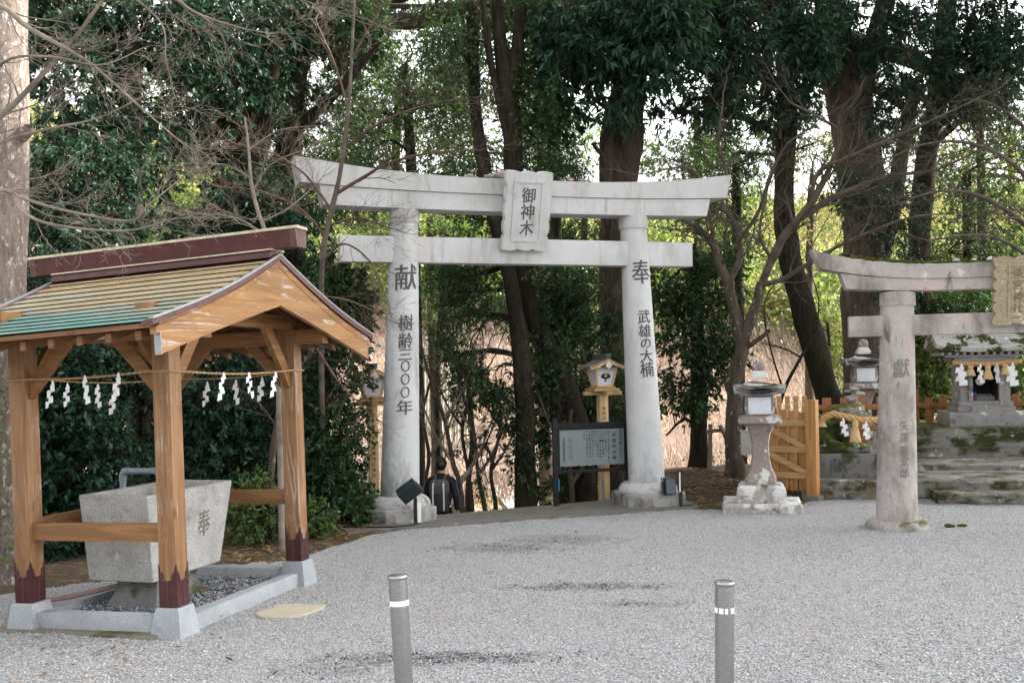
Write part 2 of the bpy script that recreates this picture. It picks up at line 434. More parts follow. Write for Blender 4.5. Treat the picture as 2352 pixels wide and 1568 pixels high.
M['roof_grey'] = plain('grey_copper_lantern_roof', (.20, .20, .175), .5, .3, .25, 12)
M['roof_green'] = plain('green_ridge_metal', (.07, .10, .09), .5, .3, .25, 12)
M['shoji'] = plain('milky_lamp_pane', (.55, .57, .64), .35, 0, .06, 8)
M['lamp_green'] = plain('dark_green_lamp_housing', (.02, .03, .03), .5, .2, .2)
M['lamp_black'] = plain('black_lamp_metal', (.02, .02, .022), .5, .3, .3)
M['lamp_grey'] = plain('grey_lamp_glass', (.10, .11, .13), .25)
M['paper'] = plain('white_paper', (.80, .80, .82), .8, 0, .04, 20, .1)
M['rope'] = plain('straw_rope', (.50, .33, .15), .9, 0, .3, 90, .1)
M['straw'] = plain('pale_straw', (.58, .42, .22), .9, 0, .3, 120, .1)
M['thin_rope'] = plain('hemp_cord', (.36, .25, .13), .9, 0, .3, 120, .1)
M['cable'] = plain('black_cable', (.015, .015, .016), .5)
M['sticker'] = plain('white_sticker', (.62, .62, .60), .6)
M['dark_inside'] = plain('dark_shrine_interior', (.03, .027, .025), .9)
M['mirror'] = plain('shrine_mirror', (.45, .47, .48), .12, .9)
M['blue_cup'] = plain('blue_cup', (.03, .05, .28), .3)
M['red_cup'] = plain('red_cup', (.25, .03, .08), .3)
M['skin'] = plain('skin', (.50, .28, .20), .55, 0, .08)
M['hair'] = plain('black_hair', (.009, .008, .008), .6, 0, .3, 80)
M['navy'] = plain('dark_navy_jacket', (.006, .008, .013), .75, 0, .25, 30)
M['stripe'] = plain('pale_piping', (.20, .24, .28), .7)
M['black_cloth'] = plain('black_trousers', (.005, .005, .006), .85)
M['pack'] = plain('grey_backpack_fabric', (.07, .067, .067), .85, 0, .3, 120)
M['pack_dark'] = plain('dark_backpack_fabric', (.03, .032, .036), .85, 0, .3, 120)
M['strap'] = plain('white_strap', (.62, .63, .64), .7)
M['white_cloth'] = plain('white_jacket', (.62, .60, .55), .85, 0, .1)
M['bag_dark'] = plain('dark_patterned_bag', (.05, .05, .045), .8, 0, .8, 30)
M['brown_cloth'] = plain('brown_jacket', (.36, .19, .085), .85, 0, .15)

# bark and leaves
M['bark_plane'] = bark('flaking_pinkish_bark', (.10, .075, .06), (.25, .205, .175), ((.40, .365, .34), 16, .56), 14)
M['bark_grey'] = bark('grey_brown_bark', (.035, .028, .022), (.12, .095, .075), ((.25, .24, .21), 8, .64), 12)
M['bark_cedar'] = bark('rough_cedar_bark', (.018, .014, .011), (.10, .079, .062), ((.22, .20, .18), 6, .64), 14)
M['bark_dark'] = bark('dark_mossy_bark', (.008, .007, .0055), (.048, .038, .030), ((.13, .13, .11), 9, .66), 16, (.026, .028, .008))
M['bark_pale'] = bark('spotted_maple_bark', (.04, .032, .025), (.12, .098, .078), ((.30, .29, .26), 11, .60), 10)
M['twig'] = plain('grey_brown_twig', (.085, .068, .054), .8, 0, .5, 6)
M['twig_pale'] = plain('pale_bare_twig', (.20, .165, .135), .8, 0, .5, 4)
M['twig_red'] = plain('reddish_twig', (.10, .06, .042), .8, 0, .5, 5)
M['brush'] = plain('pale_dry_brush', (.34, .26, .215), .9, 0, .3, 2)
M['leaf_dark'] = leafmat('dark_blue_green_leaf', (.005, .015, .010), (.014, .040, .025), (.040, .092, .058), .18, .40, .2)
M['leaf_deep'] = leafmat('deep_green_leaf', (.006, .018, .009), (.019, .048, .022), (.055, .110, .046), .30, .42, .2)
M['leaf_mid'] = leafmat('mid_green_leaf', (.022, .048, .016), (.062, .120, .038), (.15, .225, .075), .38, .42, .35)
M['leaf_fresh'] = leafmat('fresh_green_leaf', (.035, .06, .022), (.09, .13, .048), (.20, .225, .095), .5, .5, .25, (1.4, 1.4, .7))
M['leaf_yellow'] = leafmat('yellow_green_far_leaf', (.13, .135, .055), (.26, .25, .12), (.42, .385, .22), .5, .6, .2, (1.25, 1.2, .85))
M['leaf_dry'] = leafmat('dry_brown_leaf', (.10, .045, .02), (.24, .11, .045), (.42, .24, .11), .2, .7, .2)
M['leaf_dull'] = leafmat('dull_fallen_leaf', (.07, .04, .022), (.16, .095, .05), (.34, .22, .12), .1, .8, .15)
# ---------------------------------------------------------------- ground
rng = np.random.default_rng(7)
def sstep(a, b, x):
    t = np.clip((x - a) / (b - a), 0, 1); return t * t * (3 - 2 * t)
def wob(x, y, s=1.0): return np.sin(x * 1.7 * s + y * .9 * s) * .5 + np.sin(x * .6 * s - y * 1.3 * s + 1.7) * .5
TY = 17.56
TO = np.array([0.21, 15.60, 0.0])
TD = np.array([math.cos(R_(TY)), math.sin(R_(TY)), 0]); TN = np.array([-TD[1], TD[0], 0])   # along the gate, away from the viewer
def edge_y(x):
    """far edge of the level yard"""
    x = np.asarray(x, float)
    return np.interp(x, [-30, -6, -3.0, -2.4, -1.3, 2.5, 3.4, 4.6, 9, 30], [20, 19.0, 17.4, 16.2, 15.35, 17.0, 22.5, 23.0, 23.5, 24])
def stair(w):
    k = np.floor((np.asarray(w, float) - .16) / .30); return np.where(k < 5, -.2 * (k + 1), -1.0 - .09 * (k - 4))
def height(x, y):
    x = np.asarray(x, float); y = np.asarray(y, float)
    d = y - edge_y(x)
    z = -2.7 * sstep(0.0, 7.5, d)
    z = np.where((x > -1.5) & (x < 2.6), -2.7 * sstep(0, 4.8, d), z)
    s_ = (x - TO[0]) * TD[0] + (y - TO[1]) * TD[1]; w_ = (x - TO[0]) * TN[0] + (y - TO[1]) * TN[1]
    z = np.where((s_ > -1.75) & (s_ < 1.75) & (w_ > .1) & (w_ < 8), np.minimum(z, stair(w_) - .22), z)
    far = np.maximum(0, y - 50 - 6 * np.sin(x * .05))
    z = z + 26.0 * (1 - np.exp(-far * .52 / 26.0)) + .4 * wob(x, y, .25) * sstep(30, 60, y)
    mound = .28 * np.exp(-((x - 3.4) / 1.1) ** 2 - ((y - 19.0) / 2.0) ** 2) + .18 * np.exp(-((x + 2.9) / 1.0) ** 2 - ((y - 15.2) / 1.4) ** 2)
    side = np.maximum(0, -x - 14) * .28 * sstep(12, 24, y)
    return z + mound + side - .05
xs = np.concatenate([np.linspace(-140, -16, 42)[:-1], np.linspace(-16, 16, 130), np.linspace(16, 140, 42)[1:]])
ys = np.concatenate([np.linspace(-40, 8, 12)[:-1], np.linspace(8, 34, 110), np.linspace(34, 170, 70)[1:]])
X, Y = np.meshgrid(xs, ys); Z = height(X, Y) + .02 * wob(X * 3, Y * 3) * sstep(14, 18, Y)
nx, ny = len(xs), len(ys)
idx = np.arange(nx * ny).reshape(ny, nx)
F = np.stack([idx[:-1, :-1], idx[:-1, 1:], idx[1:, 1:], idx[1:, :-1]], -1).reshape(-1, 4)
def soil_mat():
    m = NT('leaf_litter_soil', .95, .1)
    c = m.mix(m.ramp(m.noise(26, 5, .75), [(.36, 0), (.62, 1)]), (.04, .033, .026), (.16, .115, .08))
    v = m.voro(17, out='Color'); 
    c = m.mix(m.ramp(m.noise(9, 4, .7), [(.48, 0), (.6, .6)]), c, m.ramp(m.math('ADD', m.sep(v)[0], 0.0), [(0, (.10, .06, .035)), (.5, (.20, .14, .09)), (1, (.34, .27, .20))]))
    c = m.mix(m.ramp(m.noise(.7, 5, .6), [(.5, 0), (.66, .65)]), c, (.085, .085, .022))
    y = m.sep()[1]
    far = m.math('MULTIPLY', m.math('SUBTRACT', y, 23), .12, True)
    tan = m.mix(m.ramp(m.noise(.6, 6, .65), [(.36, 0), (.62, 1)]), (.26, .175, .105), (.38, .285, .195))
    tan = m.mix(m.ramp(m.noise(.32, 4, .6), [(.54, 0), (.66, .75)]), tan, (.13, .135, .045))
    tan = m.mix(m.ramp(m.noise(5, 5, .7), [(.35, 0), (.7, .6)]), tan, (.42, .325, .25))
    c = m.mix(far, c, tan)
    c = m.mix(m.math('MULTIPLY', m.math('SUBTRACT', y, 70), .08, True), c, m.mix(m.noise(.4, 5), (.035, .045, .015), (.13, .12, .04)))
    m.col(c); m.bump(m.noise(26, 5, .75), 1.0, .03); m.bump(m.voro(17), .7, .02)
    return m.m
M['soil'] = soil_mat()
o = np_mesh('ground', np.stack([X, Y, Z], -1).reshape(-1, 3), F, M['soil'], smooth=True); tag(o, 'leaf littered soil sloping down behind the gate and up the far hill', kind='structure')

def gravel_mat():
    m = NT('grey_gravel', .9, .25)
    v = m.n('ShaderNodeTexVoronoi', feature='F1'); m.l(m.o, v.inputs['Vector']); v.inputs['Scale'].default_value = 50
    cell = m.sep(v.outputs['Color'])[0]
    c = m.ramp(cell, [(0, (.30, .305, .31)), (.3, (.41, .415, .42)), (.75, (.50, .505, .51)), (.95, (.60, .597, .592)), (1, (.42, .30, .26))])
    c = m.mix(m.ramp(v.outputs['Distance'], [(.34, 0), (.66, .6)]), c, (.14, .14, .14))
    # damp, thinly covered patches where dark stone and earth show
    big = m.n('ShaderNodeAttribute', attribute_name='damp').outputs['Fac']
    patch = m.math('MULTIPLY', m.math('MULTIPLY', big, 1.25, True), m.ramp(m.noise(22, 4, .8), [(.40, .0), (.52, .95)]))
    c = m.mix(patch, c, (.11, .115, .115))
    c = m.mix(m.math('MULTIPLY', m.ramp(m.noise(.5, 4, .6, m.vec(loc=(9, 2, 0))), [(.52, 0), (.7, .5)]), m.ramp(m.noise(24), [(.4, 0), (.6, 1)])), c, (.34, .27, .21))
    c = m.mix(m.ramp(m.noise(.35, 4, .6, m.vec((.6, 1.6, 1))), [(.35, .0), (.7, .45)]), c, (.33, .33, .325))
    m.col(c)
    m.bump(v.outputs['Distance'], 1.0, .022)
    q = m.t.nodes[-1]; m.bump(m.noise(9, 3, .6), .4, .03)
    return m.m
M['gravel'] = gravel_mat()
def yard_edge(x):
    x = np.asarray(x, float)
    return np.interp(x, [-12, -5.2, -4.4, -3.6, -2.6, -1.95, -1.3, 0.5, 2.5, 2.9, 3.6, 4.4, 5.2, 6.4, 9, 14],
                        [9.6, 10.2, 10.9, 11.4, 11.9, 13.7, 14.30, 14.92, 15.62, 15.55, 15.5, 15.8, 16.9, 16.3, 15.9, 15.6])
gx = np.linspace(-12, 14, 400); gt = np.linspace(0, 1, 260)
GX, GT = np.meshgrid(gx, gt)
EY = yard_edge(GX) + .12 * np.sin(GX * 7.3) * .4 + .06 * np.sin(GX * 19 + 1) + .04 * np.sin(GX * 43)
GY = -8 + (EY + 8) * (1 - (1 - GT) ** 1.6)
GZ = .012 * wob(GX * 1.5, GY * 1.5) + .006 * wob(GX * 7, GY * 7) - .045 * sstep(.985, 1.0, GT)
PATCH = [(PG(1360, 1347), .95, .22, 1.0), (PG(1010, 1510), 1.15, .22, 1.0), (PG(1150, 1258), .9, .45, .75), (PG(1290, 1240), .9, .5, .6), (PG(1480, 1385), .5, .15, .6), (PG(760, 1540), .5, .2, .5)]
def damp(x, y):
    d = np.zeros_like(x)
    for c, rx, ry, a in PATCH:
        q = np.hypot((x - c[0]) / rx, (y - c[1]) / ry) + .25 * np.sin(x * 9 + y * 4) * np.sin(y * 11 - x * 3) + .2 * np.sin(x * 23 + 1) * np.sin(y * 19)
        d = np.maximum(d, a * (1 - sstep(.25, 1.15, q)))
    return d
idx = np.arange(GX.size).reshape(GX.shape)
F = np.stack([idx[:-1, :-1], idx[:-1, 1:], idx[1:, 1:], idx[1:, :-1]], -1).reshape(-1, 4)
o = np_mesh('gravel_yard', np.stack([GX, GY, GZ], -1).reshape(-1, 3), F, M['gravel'], smooth=True)
at = o.data.attributes.new('damp', 'FLOAT', 'POINT'); at.data.foreach_set('value', damp(GX, GY).ravel().astype(np.float32))
tag(o, 'pale grey gravel yard in front of the gate', kind='structure')

# loose stones: many small lumps, one stuff object
def pebbles(name, px, py, pz, size, mat, rng, label):
    oc = np.array([(1, 0, 0), (-1, 0, 0), (0, 1, 0), (0, -1, 0), (0, 0, 1), (0, 0, -1)], float)
    of = np.array([(0, 2, 4), (2, 1, 4), (1, 3, 4), (3, 0, 4), (2, 0, 5), (1, 2, 5), (3, 1, 5), (0, 3, 5)])
    N = len(px)
    V = np.repeat(oc[None], N, 0) * (1 + rng.uniform(-.3, .3, (N, 6, 1)))
    V[:, :, :] += rng.normal(0, .18, (N, 6, 3))
    V *= np.stack([size, size * rng.uniform(.6, 1, N), size * rng.uniform(.45, .75, N)], -1)[:, None, :]
    a = rng.uniform(0, 6.28, N); ca, sa = np.cos(a)[:, None], np.sin(a)[:, None]
    x = V[..., 0] * ca - V[..., 1] * sa; y = V[..., 0] * sa + V[..., 1] * ca
    W = np.stack([x + px[:, None], y + py[:, None], V[..., 2] + pz[:, None]], -1)
    Fa = (of[None] + (np.arange(N) * 6)[:, None, None]).reshape(-1, 3)
    o = np_mesh(name, W.reshape(-1, 3), Fa, mat); return tag(o, label, kind='stuff')
def peb_mat(name, stops):
    m = NT(name, .9, .2); m.col(m.ramp(m.rnd(), stops)); m.bump(m.noise(160), .3, .004); return m.m
M['pebble'] = peb_mat('loose_grey_stone', [(0, (.19, .195, .20)), (.25, (.35, .355, .36)), (.6, (.46, .463, .467)), (.96, (.58, .58, .575)), (1, (.45, .28, .22))])
M['pebble_blue'] = peb_mat('blue_grey_pebble', [(0, (.07, .08, .095)), (.5, (.19, .215, .24)), (1, (.40, .42, .44))])
N = 62000
t = 5.6 / (1 - rng.uniform(0, 1, N) * (1 - 5.6 / 15.5))
px = rng.uniform(-.58, .60, N) * t; py = t
dk = rng.random(N) < .6 * damp(px, py)
ok = (py < yard_edge(px) - .05)
hx = (px + 2.83) * .96 + (py - 8.48) * -.28; hy = (px + 2.83) * .28 + (py - 8.48) * .96      # not inside the basin's kerb
ok &= ~((hx > -1.66) & (hx < .18) & (hy > -.2) & (hy < 2.32))
px, py, dk = px[ok], py[ok], dk[ok]
M['pebble_dark'] = peb_mat('damp_dark_stone', [(0, (.045, .047, .05)), (.5, (.12, .125, .13)), (.85, (.24, .245, .25)), (1, (.45, .45, .45))])
pebbles('damp_gravel', px[dk], py[dk], .012 * wob(px[dk] * 1.5, py[dk] * 1.5) + .006 * wob(px[dk] * 7, py[dk] * 7) + .004, rng.uniform(.008, .017, dk.sum()), M['pebble_dark'], rng, 'dark damp stones in the worn patches of the gravel yard')
px, py = px[~dk], py[~dk]
pebbles('loose_gravel', px, py, .012 * wob(px * 1.5, py * 1.5) + .006 * wob(px * 7, py * 7) + .004, rng.uniform(.005, .0125, len(px)), M['pebble'], rng, 'loose grey stones over the gravel yard')

# flat leaves lying about
def lying_leaves(name, px, py, pz, mat, lab, s0=.02, s1=.05):
    N = len(px); s = rng.uniform(s0, s1, N); a = rng.uniform(0, 6.28, N)
    base = np.array([(-1, 0, 0), (0, .42, .12), (1, 0, .22), (0, -.42, .1)])
    V = base[None] * s[:, None, None]
    ca, sa = np.cos(a)[:, None], np.sin(a)[:, None]
    W = np.stack([V[..., 0] * ca - V[..., 1] * sa + px[:, None], V[..., 0] * sa + V[..., 1] * ca + py[:, None], V[..., 2] * rng.uniform(.3, 2.2, N)[:, None] + pz[:, None]], -1)
    o = np_mesh(name, W.reshape(-1, 3), np.arange(N * 4).reshape(-1, 4), mat); return tag(o, lab, kind='stuff')
lx = np.concatenate([rng.normal(-3.4, .9, 120), rng.uniform(-4, 7.5, 70), rng.normal(3.4, .8, 300)])
ly = np.concatenate([rng.normal(8.0, .6, 120), rng.uniform(7, 15, 70), rng.normal(16.6, .8, 300)])
lying_leaves('fallen_leaves', lx, ly, height(lx, ly) + .075, M['leaf_dull'], 'dry orange and brown leaves scattered over the gravel')
lx = np.concatenate([rng.uniform(-3.6, -1.6, 900), rng.uniform(2.5, 5.0, 2600)]); ly = np.concatenate([rng.uniform(11.6, 16.5, 900), rng.uniform(15.8, 22, 2600)])
ok = (ly > yard_edge(lx)) & (ly < edge_y(lx) + 1.5); lx, ly = lx[ok], ly[ok]
lying_leaves('leaf_litter', lx, ly, height(lx, ly) + .03, M['leaf_dull'], 'brown leaf litter on the soil beside the gate', .03, .07)

# concrete landing under the gate, and the stairs that go down from it
m_ = MB()
def torii_pt(s, w, z=0.0): return TO + TD * s + TN * w + np.array([0, 0, z])
top = [torii_pt(-2.9, -.95), torii_pt(-1.5, -.80), torii_pt(0, -.78), torii_pt(2.5, -.74), torii_pt(2.75, .2), torii_pt(2.6, .85), torii_pt(1.6, .72), torii_pt(-1.3, .18), torii_pt(-2.9, .35)]
n = len(top)
m_.add([(p[0], p[1], .022) for p in top] + [(p[0], p[1], -.5) for p in top], [tuple(range(n)), tuple(reversed(range(n, 2 * n)))] + [(i, n + i, n + (i + 1) % n, (i + 1) % n) for i in range(n)])
o = m_.build('path', M['concrete']); tag(o, 'brown grey concrete landing between the gate plinths', kind='structure')
m_ = MB()
for k in range(22):
    w0 = .16 + .30 * k; z = float(stair(w0 + .1))
    m_.add([tuple(torii_pt(s, w, zz)) for s, w, zz in [(-1.6, w0, z), (1.55, w0 + .52, z), (1.55, w0 + .9, z), (-1.6, w0 + .38, z), (-1.6, w0, z - .5), (1.55, w0 + .52, z - .5), (1.55, w0 + .9, z - .5), (-1.6, w0 + .38, z - .5)]],
           [(0, 1, 2, 3), (4, 7, 6, 5), (0, 4, 5, 1), (1, 5, 6, 2), (2, 6, 7, 3), (3, 7, 4, 0)])
o = m_.build('stairs', M['concrete']); tag(o, 'concrete stairs going down behind the gate', kind='structure')
# pale footpath on the low ground
pts = [(-3.2, 24.0), (-1.2, 27), (.0, 31), (.4, 36), (-.5, 43), (-4, 50)]
q = []
for i in range(40):
    f = i / 39 * 5; k = min(int(f), 4); a = f - k
    q.append((pts[k][0] * (1 - a) + pts[k + 1][0] * a, pts[k][1] * (1 - a) + pts[k + 1][1] * a))
m_ = MB()
for i, (x, y) in enumerate(q):
    z = float(height(x, y)) + .09; m_.v += [Vector((x - .6, y, z)), Vector((x + .6, y, z))]
    if i: m_.f.append([2 * i - 2, 2 * i - 1, 2 * i + 1, 2 * i]); m_.m.append(0)
o = m_.build('footpath', plain('pale_path', (.34, .325, .305), .9, 0, .15, 3)); tag(o, 'pale footpath on the low ground behind the gate', kind='structure')
# ---------------------------------------------------------------- the big white gate
def lintel(mb, half, zc, ends, power, th_c, th_e, d0, d1, slope_top=0.0, cut=.05, n=28, mi=0, jit=0.0, flat=0.0):
    """beam whose ends sweep up; zc = underside at the middle"""
    rings = []
    for i in range(n + 1):
        s = -1 + 2 * i / n
        k = max(0, (abs(s) - flat) / (1 - flat)) ** power
        zb = zc + ends * k; zt = zb + th_c + (th_e - th_c) * k
        xb = s * (half - cut); xt = s * half
        j = jit * math.sin(i * 2.9) if jit else 0
        rings.append([(xb, -d0, zb), (xb, d0, zb), (xt, d1, zt + j), (xt, 0, zt + slope_top + j), (xt, -d1, zt + j)])
    return mb.loft(rings, mi)
def pillar_mesh(x0, z0, x1, z1, r0, r1, n=48, seg=14, rough=0.0):
    mb = MB(); rings = []
    for i in range(seg + 1):
        f = i / seg; r = r0 + (r1 - r0) * f; 
        if i == seg: r -= .0
        rings.append([(x0 + (x1 - x0) * f + r * math.cos(2 * math.pi * j / n), r * math.sin(2 * math.pi * j / n) , z0 + (z1 - z0) * f) for j in range(n)])
    return mb.loft(rings)
def chamfer_block(mb, h, z0, z1, cham, bev=.012):
    a, c = h, cham
    pl = [(-a + c[0], -a), (a - c[1], -a), (a, -a + c[1]), (a, a - c[2]), (a - c[2], a), (-a + c[3], a), (-a, a - c[3]), (-a, -a + c[0])]
    k = (a - bev) / a
    return mb.loft([[(x, y, z0) for x, y in pl], [(x, y, z1 - bev) for x, y in pl], [(x * k, y * k, z1) for x, y in pl]])

gate = thing('torii_gate', 'large white granite shrine gate with dark characters carved down both pillars', 'gate', TO, R_(TY))
PB, PTP, ZB, ZT = 1.98, 1.83, .36, 4.56
def pill_at(sx, z): 
    f = (z - ZB) / (ZT - ZB); return sx * (PB + (PTP - PB) * f), .2875 + (.205 - .2875) * f
for sx, chars in ((-1, ('献', '樹齢三〇〇〇年')), (1, ('奉', '武雄の大楠'))):
    p = pillar_mesh(sx * PB, ZB, sx * PTP, ZT, .2875, .205).build('pillar', M['torii_pillar'], gate, 40)
    zr = 4.345; xa, ra = pill_at(sx, zr); xb, rb = pill_at(sx, ZT)
    mb = MB(); n = 48; k = .020
    rings = [[(x + r * math.cos(2 * math.pi * j / n), r * math.sin(2 * math.pi * j / n), z) for j in range(n)] for x, r, z in
             ((xa, ra - .01, zr), (xa, ra + k - .004, zr), (xa, ra + k, zr + .008), (xb, rb + k, ZT - .003), (xb, rb, ZT - .002))]
    mb.loft(rings); mb.build('collar', M['torii'], p, 40)
    mb = MB()
    def place(x, y, sx=sx):
        ax, r = pill_at(sx, y); th = x / r
        return (ax + (r + .004) * math.sin(th), -(r + .004) * math.cos(th), y)
    if sx < 0:
        letter(mb, chars[0], .40, lambda x, y: place(x, y + 3.54), cuts=10, fit=(.33, .37), slant=.06)
        for ch, z, w, h in zip(chars[1], (2.88, 2.62, 2.42, 2.255, 2.065, 1.875, 1.66), (.21, .21, .20, .13, .13, .13, .23), (.23, .23, .15, .165, .165, .165, .215)):
            letter(mb, ch, .3, lambda x, y, z=z: place(x, y + z), cuts=8, fit=(w, h), slant=.05)
    else:
        letter(mb, chars[0], .40, lambda x, y: place(x, y + 3.66), cuts=10, fit=(.31, .37), slant=.06)
        for ch, z, w, h in zip(chars[1], (2.96, 2.74, 2.545, 2.35, 2.14), (.21, .21, .17, .22, .23), (.21, .20, .15, .20, .24)):
            letter(mb, ch, .3, lambda x, y, z=z: place(x, y + z), cuts=8, fit=(w, h), slant=.05)
    mb.build('lettering', M['carve'], p)
    mb = MB()
    q = chamfer_block(mb, .50, -.30, .215, (.22, .22, .22, .22) if sx < 0 else (.16, .2, .2, .2))
    pl = mb.build('plinth', M['plinth'], gate, 30, loc=(sx * (PB + .02), 0, 0))
    mb = MB(); mb.lathe([(.455, .20), (.47, .235), (.462, .28), (.43, .33), (.385, .362), (.33, .375), (.05, .376)], 48); mb.build('dome', M['dome'], pl, 50)
mb = MB(); lintel(mb, 3.43, 4.785, .075, 2.2, .225, .36, .245, .285, .035, .06, flat=.12); mb.build('top_lintel', M['torii'], gate, 30)
mb = MB()
rings = []
for i in range(29):
    s = -1 + 2 * i / 28; k = max(0, (abs(s) - .12) / .88) ** 2.2
    zb = 4.535 + .03 * k; zt = 4.783 + .075 * (max(0, abs(s) * 3.08 / 3.43 - .12) / .88) ** 2.2 - .0
    rings.append([(s * 3.03, -.20, zb), (s * 3.03, .20, zb), (s * 3.09, .215, zt - .003), (s * 3.09, -.215, zt - .003)])
mb.loft(rings); mb.build('under_lintel', M['torii'], gate, 30)
mb = MB(); mb.box(-2.80, 2.80, -.13, .13, 3.765, 4.145, bev=.008); mb.build('tie_beam', M['torii'], gate, 30)
# name tablet, leaning forward
def tablet_outline(w, h, rx=3, ry=5, amp=.03):
    """scalloped outline, counter-clockwise"""
    pts = []
    def side(a, b, n, lobes):
        for i in range(n):
            f = i / n; x = a[0] + (b[0] - a[0]) * f; y = a[1] + (b[1] - a[1]) * f
            d = (b[0] - a[0], b[1] - a[1]); L = math.hypot(*d); nx, ny = d[1] / L, -d[0] / L
            k = abs(math.sin(math.pi * lobes * f)) ** .6 * amp if 0 < f < 1 else 0
            k += .02 * (abs(2 * f - 1) ** 8)
            pts.append((x + nx * (k - amp), y + ny * (k - amp)))
    side((-w / 2, -h / 2), (w / 2, -h / 2), 18, rx); side((w / 2, -h / 2), (w / 2, h / 2), 30, ry)
    side((w / 2, h / 2), (-w / 2, h / 2), 18, rx); side((-w / 2, h / 2), (-w / 2, -h / 2), 30, ry)
    return pts
TB = Matrix.Translation((-.06, -.36, 4.53)) @ Matrix.Rotation(R_(16), 4, 'X')
mb = MB(); mb.prism(tablet_outline(.72, 1.17), -.06, .06, 0, TB); tab = mb.build('name_tablet', M['torii'], gate, 25)
mb = MB()
for x0, x1, z0, z1 in ((-.235, -.20, -.45, .45), (.20, .235, -.45, .45), (-.20, .20, .415, .45), (-.20, .20, -.45, -.415)): mb.box(x0, x1, -.075, -.058, z0, z1, 0, TB)
mb.build('border', M['torii'], tab)
mb = MB()
for ch, z in zip('御神木', (.235, -.005, -.245)):
    letter(mb, ch, .25, lambda x, y, z=z: TB @ Vector((x, -.0635, y + z)), fit=(.21, .225), slant=.07)
mb.build('inscription', M['carve'], tab)

# ---------------------------------------------------------------- the old small gate on the right
SY = R_(-13)
SO = np.array([5.02, 13.45, 0.0]); SD = np.array([math.cos(SY), math.sin(SY), 0]); SN = np.array([-SD[1], SD[0], 0])
sg = thing('torii_gate', 'old pinkish weathered stone gate with mossy top, cut off by the right edge', 'gate', SO, SY)
W2 = 3.06
for x in (0, W2):
    p = pillar_mesh(x, .10, x + (.06 if x == 0 else -.06), 3.08, .26, .205, 40).build('pillar', M['old_torii'], sg, 40)
    mb = MB(); f = .06 if x == 0 else -.06
    mb.lathe([(.20, 2.895), (.222, 2.895), (.226, 2.905), (.222, 3.07), (.19, 3.072)], 40, 0, Matrix.Translation((x + f, 0, 0))); mb.build('collar', M['old_torii'], p, 40)
    if x == 0:
        mb = MB()
        def place2(x, y):
            f = (y - .1) / 2.98; r = .26 - .055 * f; th = x / r + .12
            return (.06 * f + (r + .004) * math.sin(th), -(r + .004) * math.cos(th), y)
        letter(mb, '獻', .3, lambda x, y: place2(x, y + 2.08), cuts=8, fit=(.21, .24), slant=.08)
        mb.build('lettering', M['carve_grey'], p)
        mb = MB()
        for ch, z in zip('矢澤藤太郎', (1.34, 1.185, 1.02, .875, .73)):
            letter(mb, ch, .2, lambda x, y, z=z: place2(x + .03, y + z), cuts=6, fit=(.115, .13), slant=.08)
        mb.build('lettering', M['carve_grey'], p)
    mb = MB(); mb.lathe([(.37, -.12), (.40, -.02), (.398, .03), (.37, .075), (.32, .10), (.1, .105)], 40, 0, Matrix.Translation((x, 0, 0))); mb.build('base_stone', M['old_torii'], sg, 50)
Tm = Matrix.Translation((W2 / 2, 0, 0))
mb = MB()
lintel(mb, 2.56, 3.222, .19, 2.6, .185, .25, .20, .235, .03, .12, 40, jit=.006, flat=.2); mb.v = [Tm @ v for v in mb.v]; tl = mb.build('top_lintel', M['old_torii'], sg, 30)
mb = MB(); rings = []
for i in range(29):
    s = -1 + 2 * i / 28; k = max(0, (abs(s) - .2) / .8) ** 2.6; k2 = max(0, abs(s) * 2.2 / 2.5 - .2) / .8
    rings.append([(s * 2.12, -.165, 3.075 + .06 * k), (s * 2.12, .165, 3.075 + .06 * k), (s * 2.20, .18, 3.219 + .19 * k2 ** 2.6), (s * 2.20, -.18, 3.219 + .19 * k2 ** 2.6)])
mb.loft(rings); mb.v = [Tm @ v for v in mb.v]; mb.build('under_lintel', M['old_torii'], sg, 30)
mb = MB(); mb.box(-.56, W2 + .56, -.10, .10, 2.505, 2.775, bev=.012); mb.build('tie_beam', M['old_torii'], sg, 30)
TB = Matrix.Translation((W2 / 2 - .0, -.27, 3.03)) @ Matrix.Rotation(R_(9), 4, 'X')
mb = MB(); ol = tablet_outline(.74, .86, 3, 6, .035); rr = random.Random(4)
mb.prism([(x + rr.uniform(-.008, .008), z + rr.uniform(-.008, .008)) for x, z in ol], -.05, .07, 0, TB); tab = mb.build('name_tablet', M['old_plaque'], sg, 25)
mb = MB()
for x0, x1, z0, z1 in ((-.20, -.175, -.33, .33), (.175, .20, -.33, .33), (-.175, .175, .305, .33), (-.175, .175, -.33, -.305)): mb.box(x0, x1, -.064, -.048, z0, z1, 0, TB)
mb.build('border', M['old_plaque'], tab)
mb = MB()
for col, x in (('塩竈神社', .085), ('柴宮神社', -.085)):
    for i, ch in enumerate(col): letter(mb, ch, .13, lambda a, b, i=i, x=x: TB @ Vector((a + x, -.0535, b + .22 - .145 * i)), fit=(.12, .125), slant=.06)
mb.build('inscription', plain('worn_carving', (.15, .125, .08), .9, 0, .4, 40), tab)
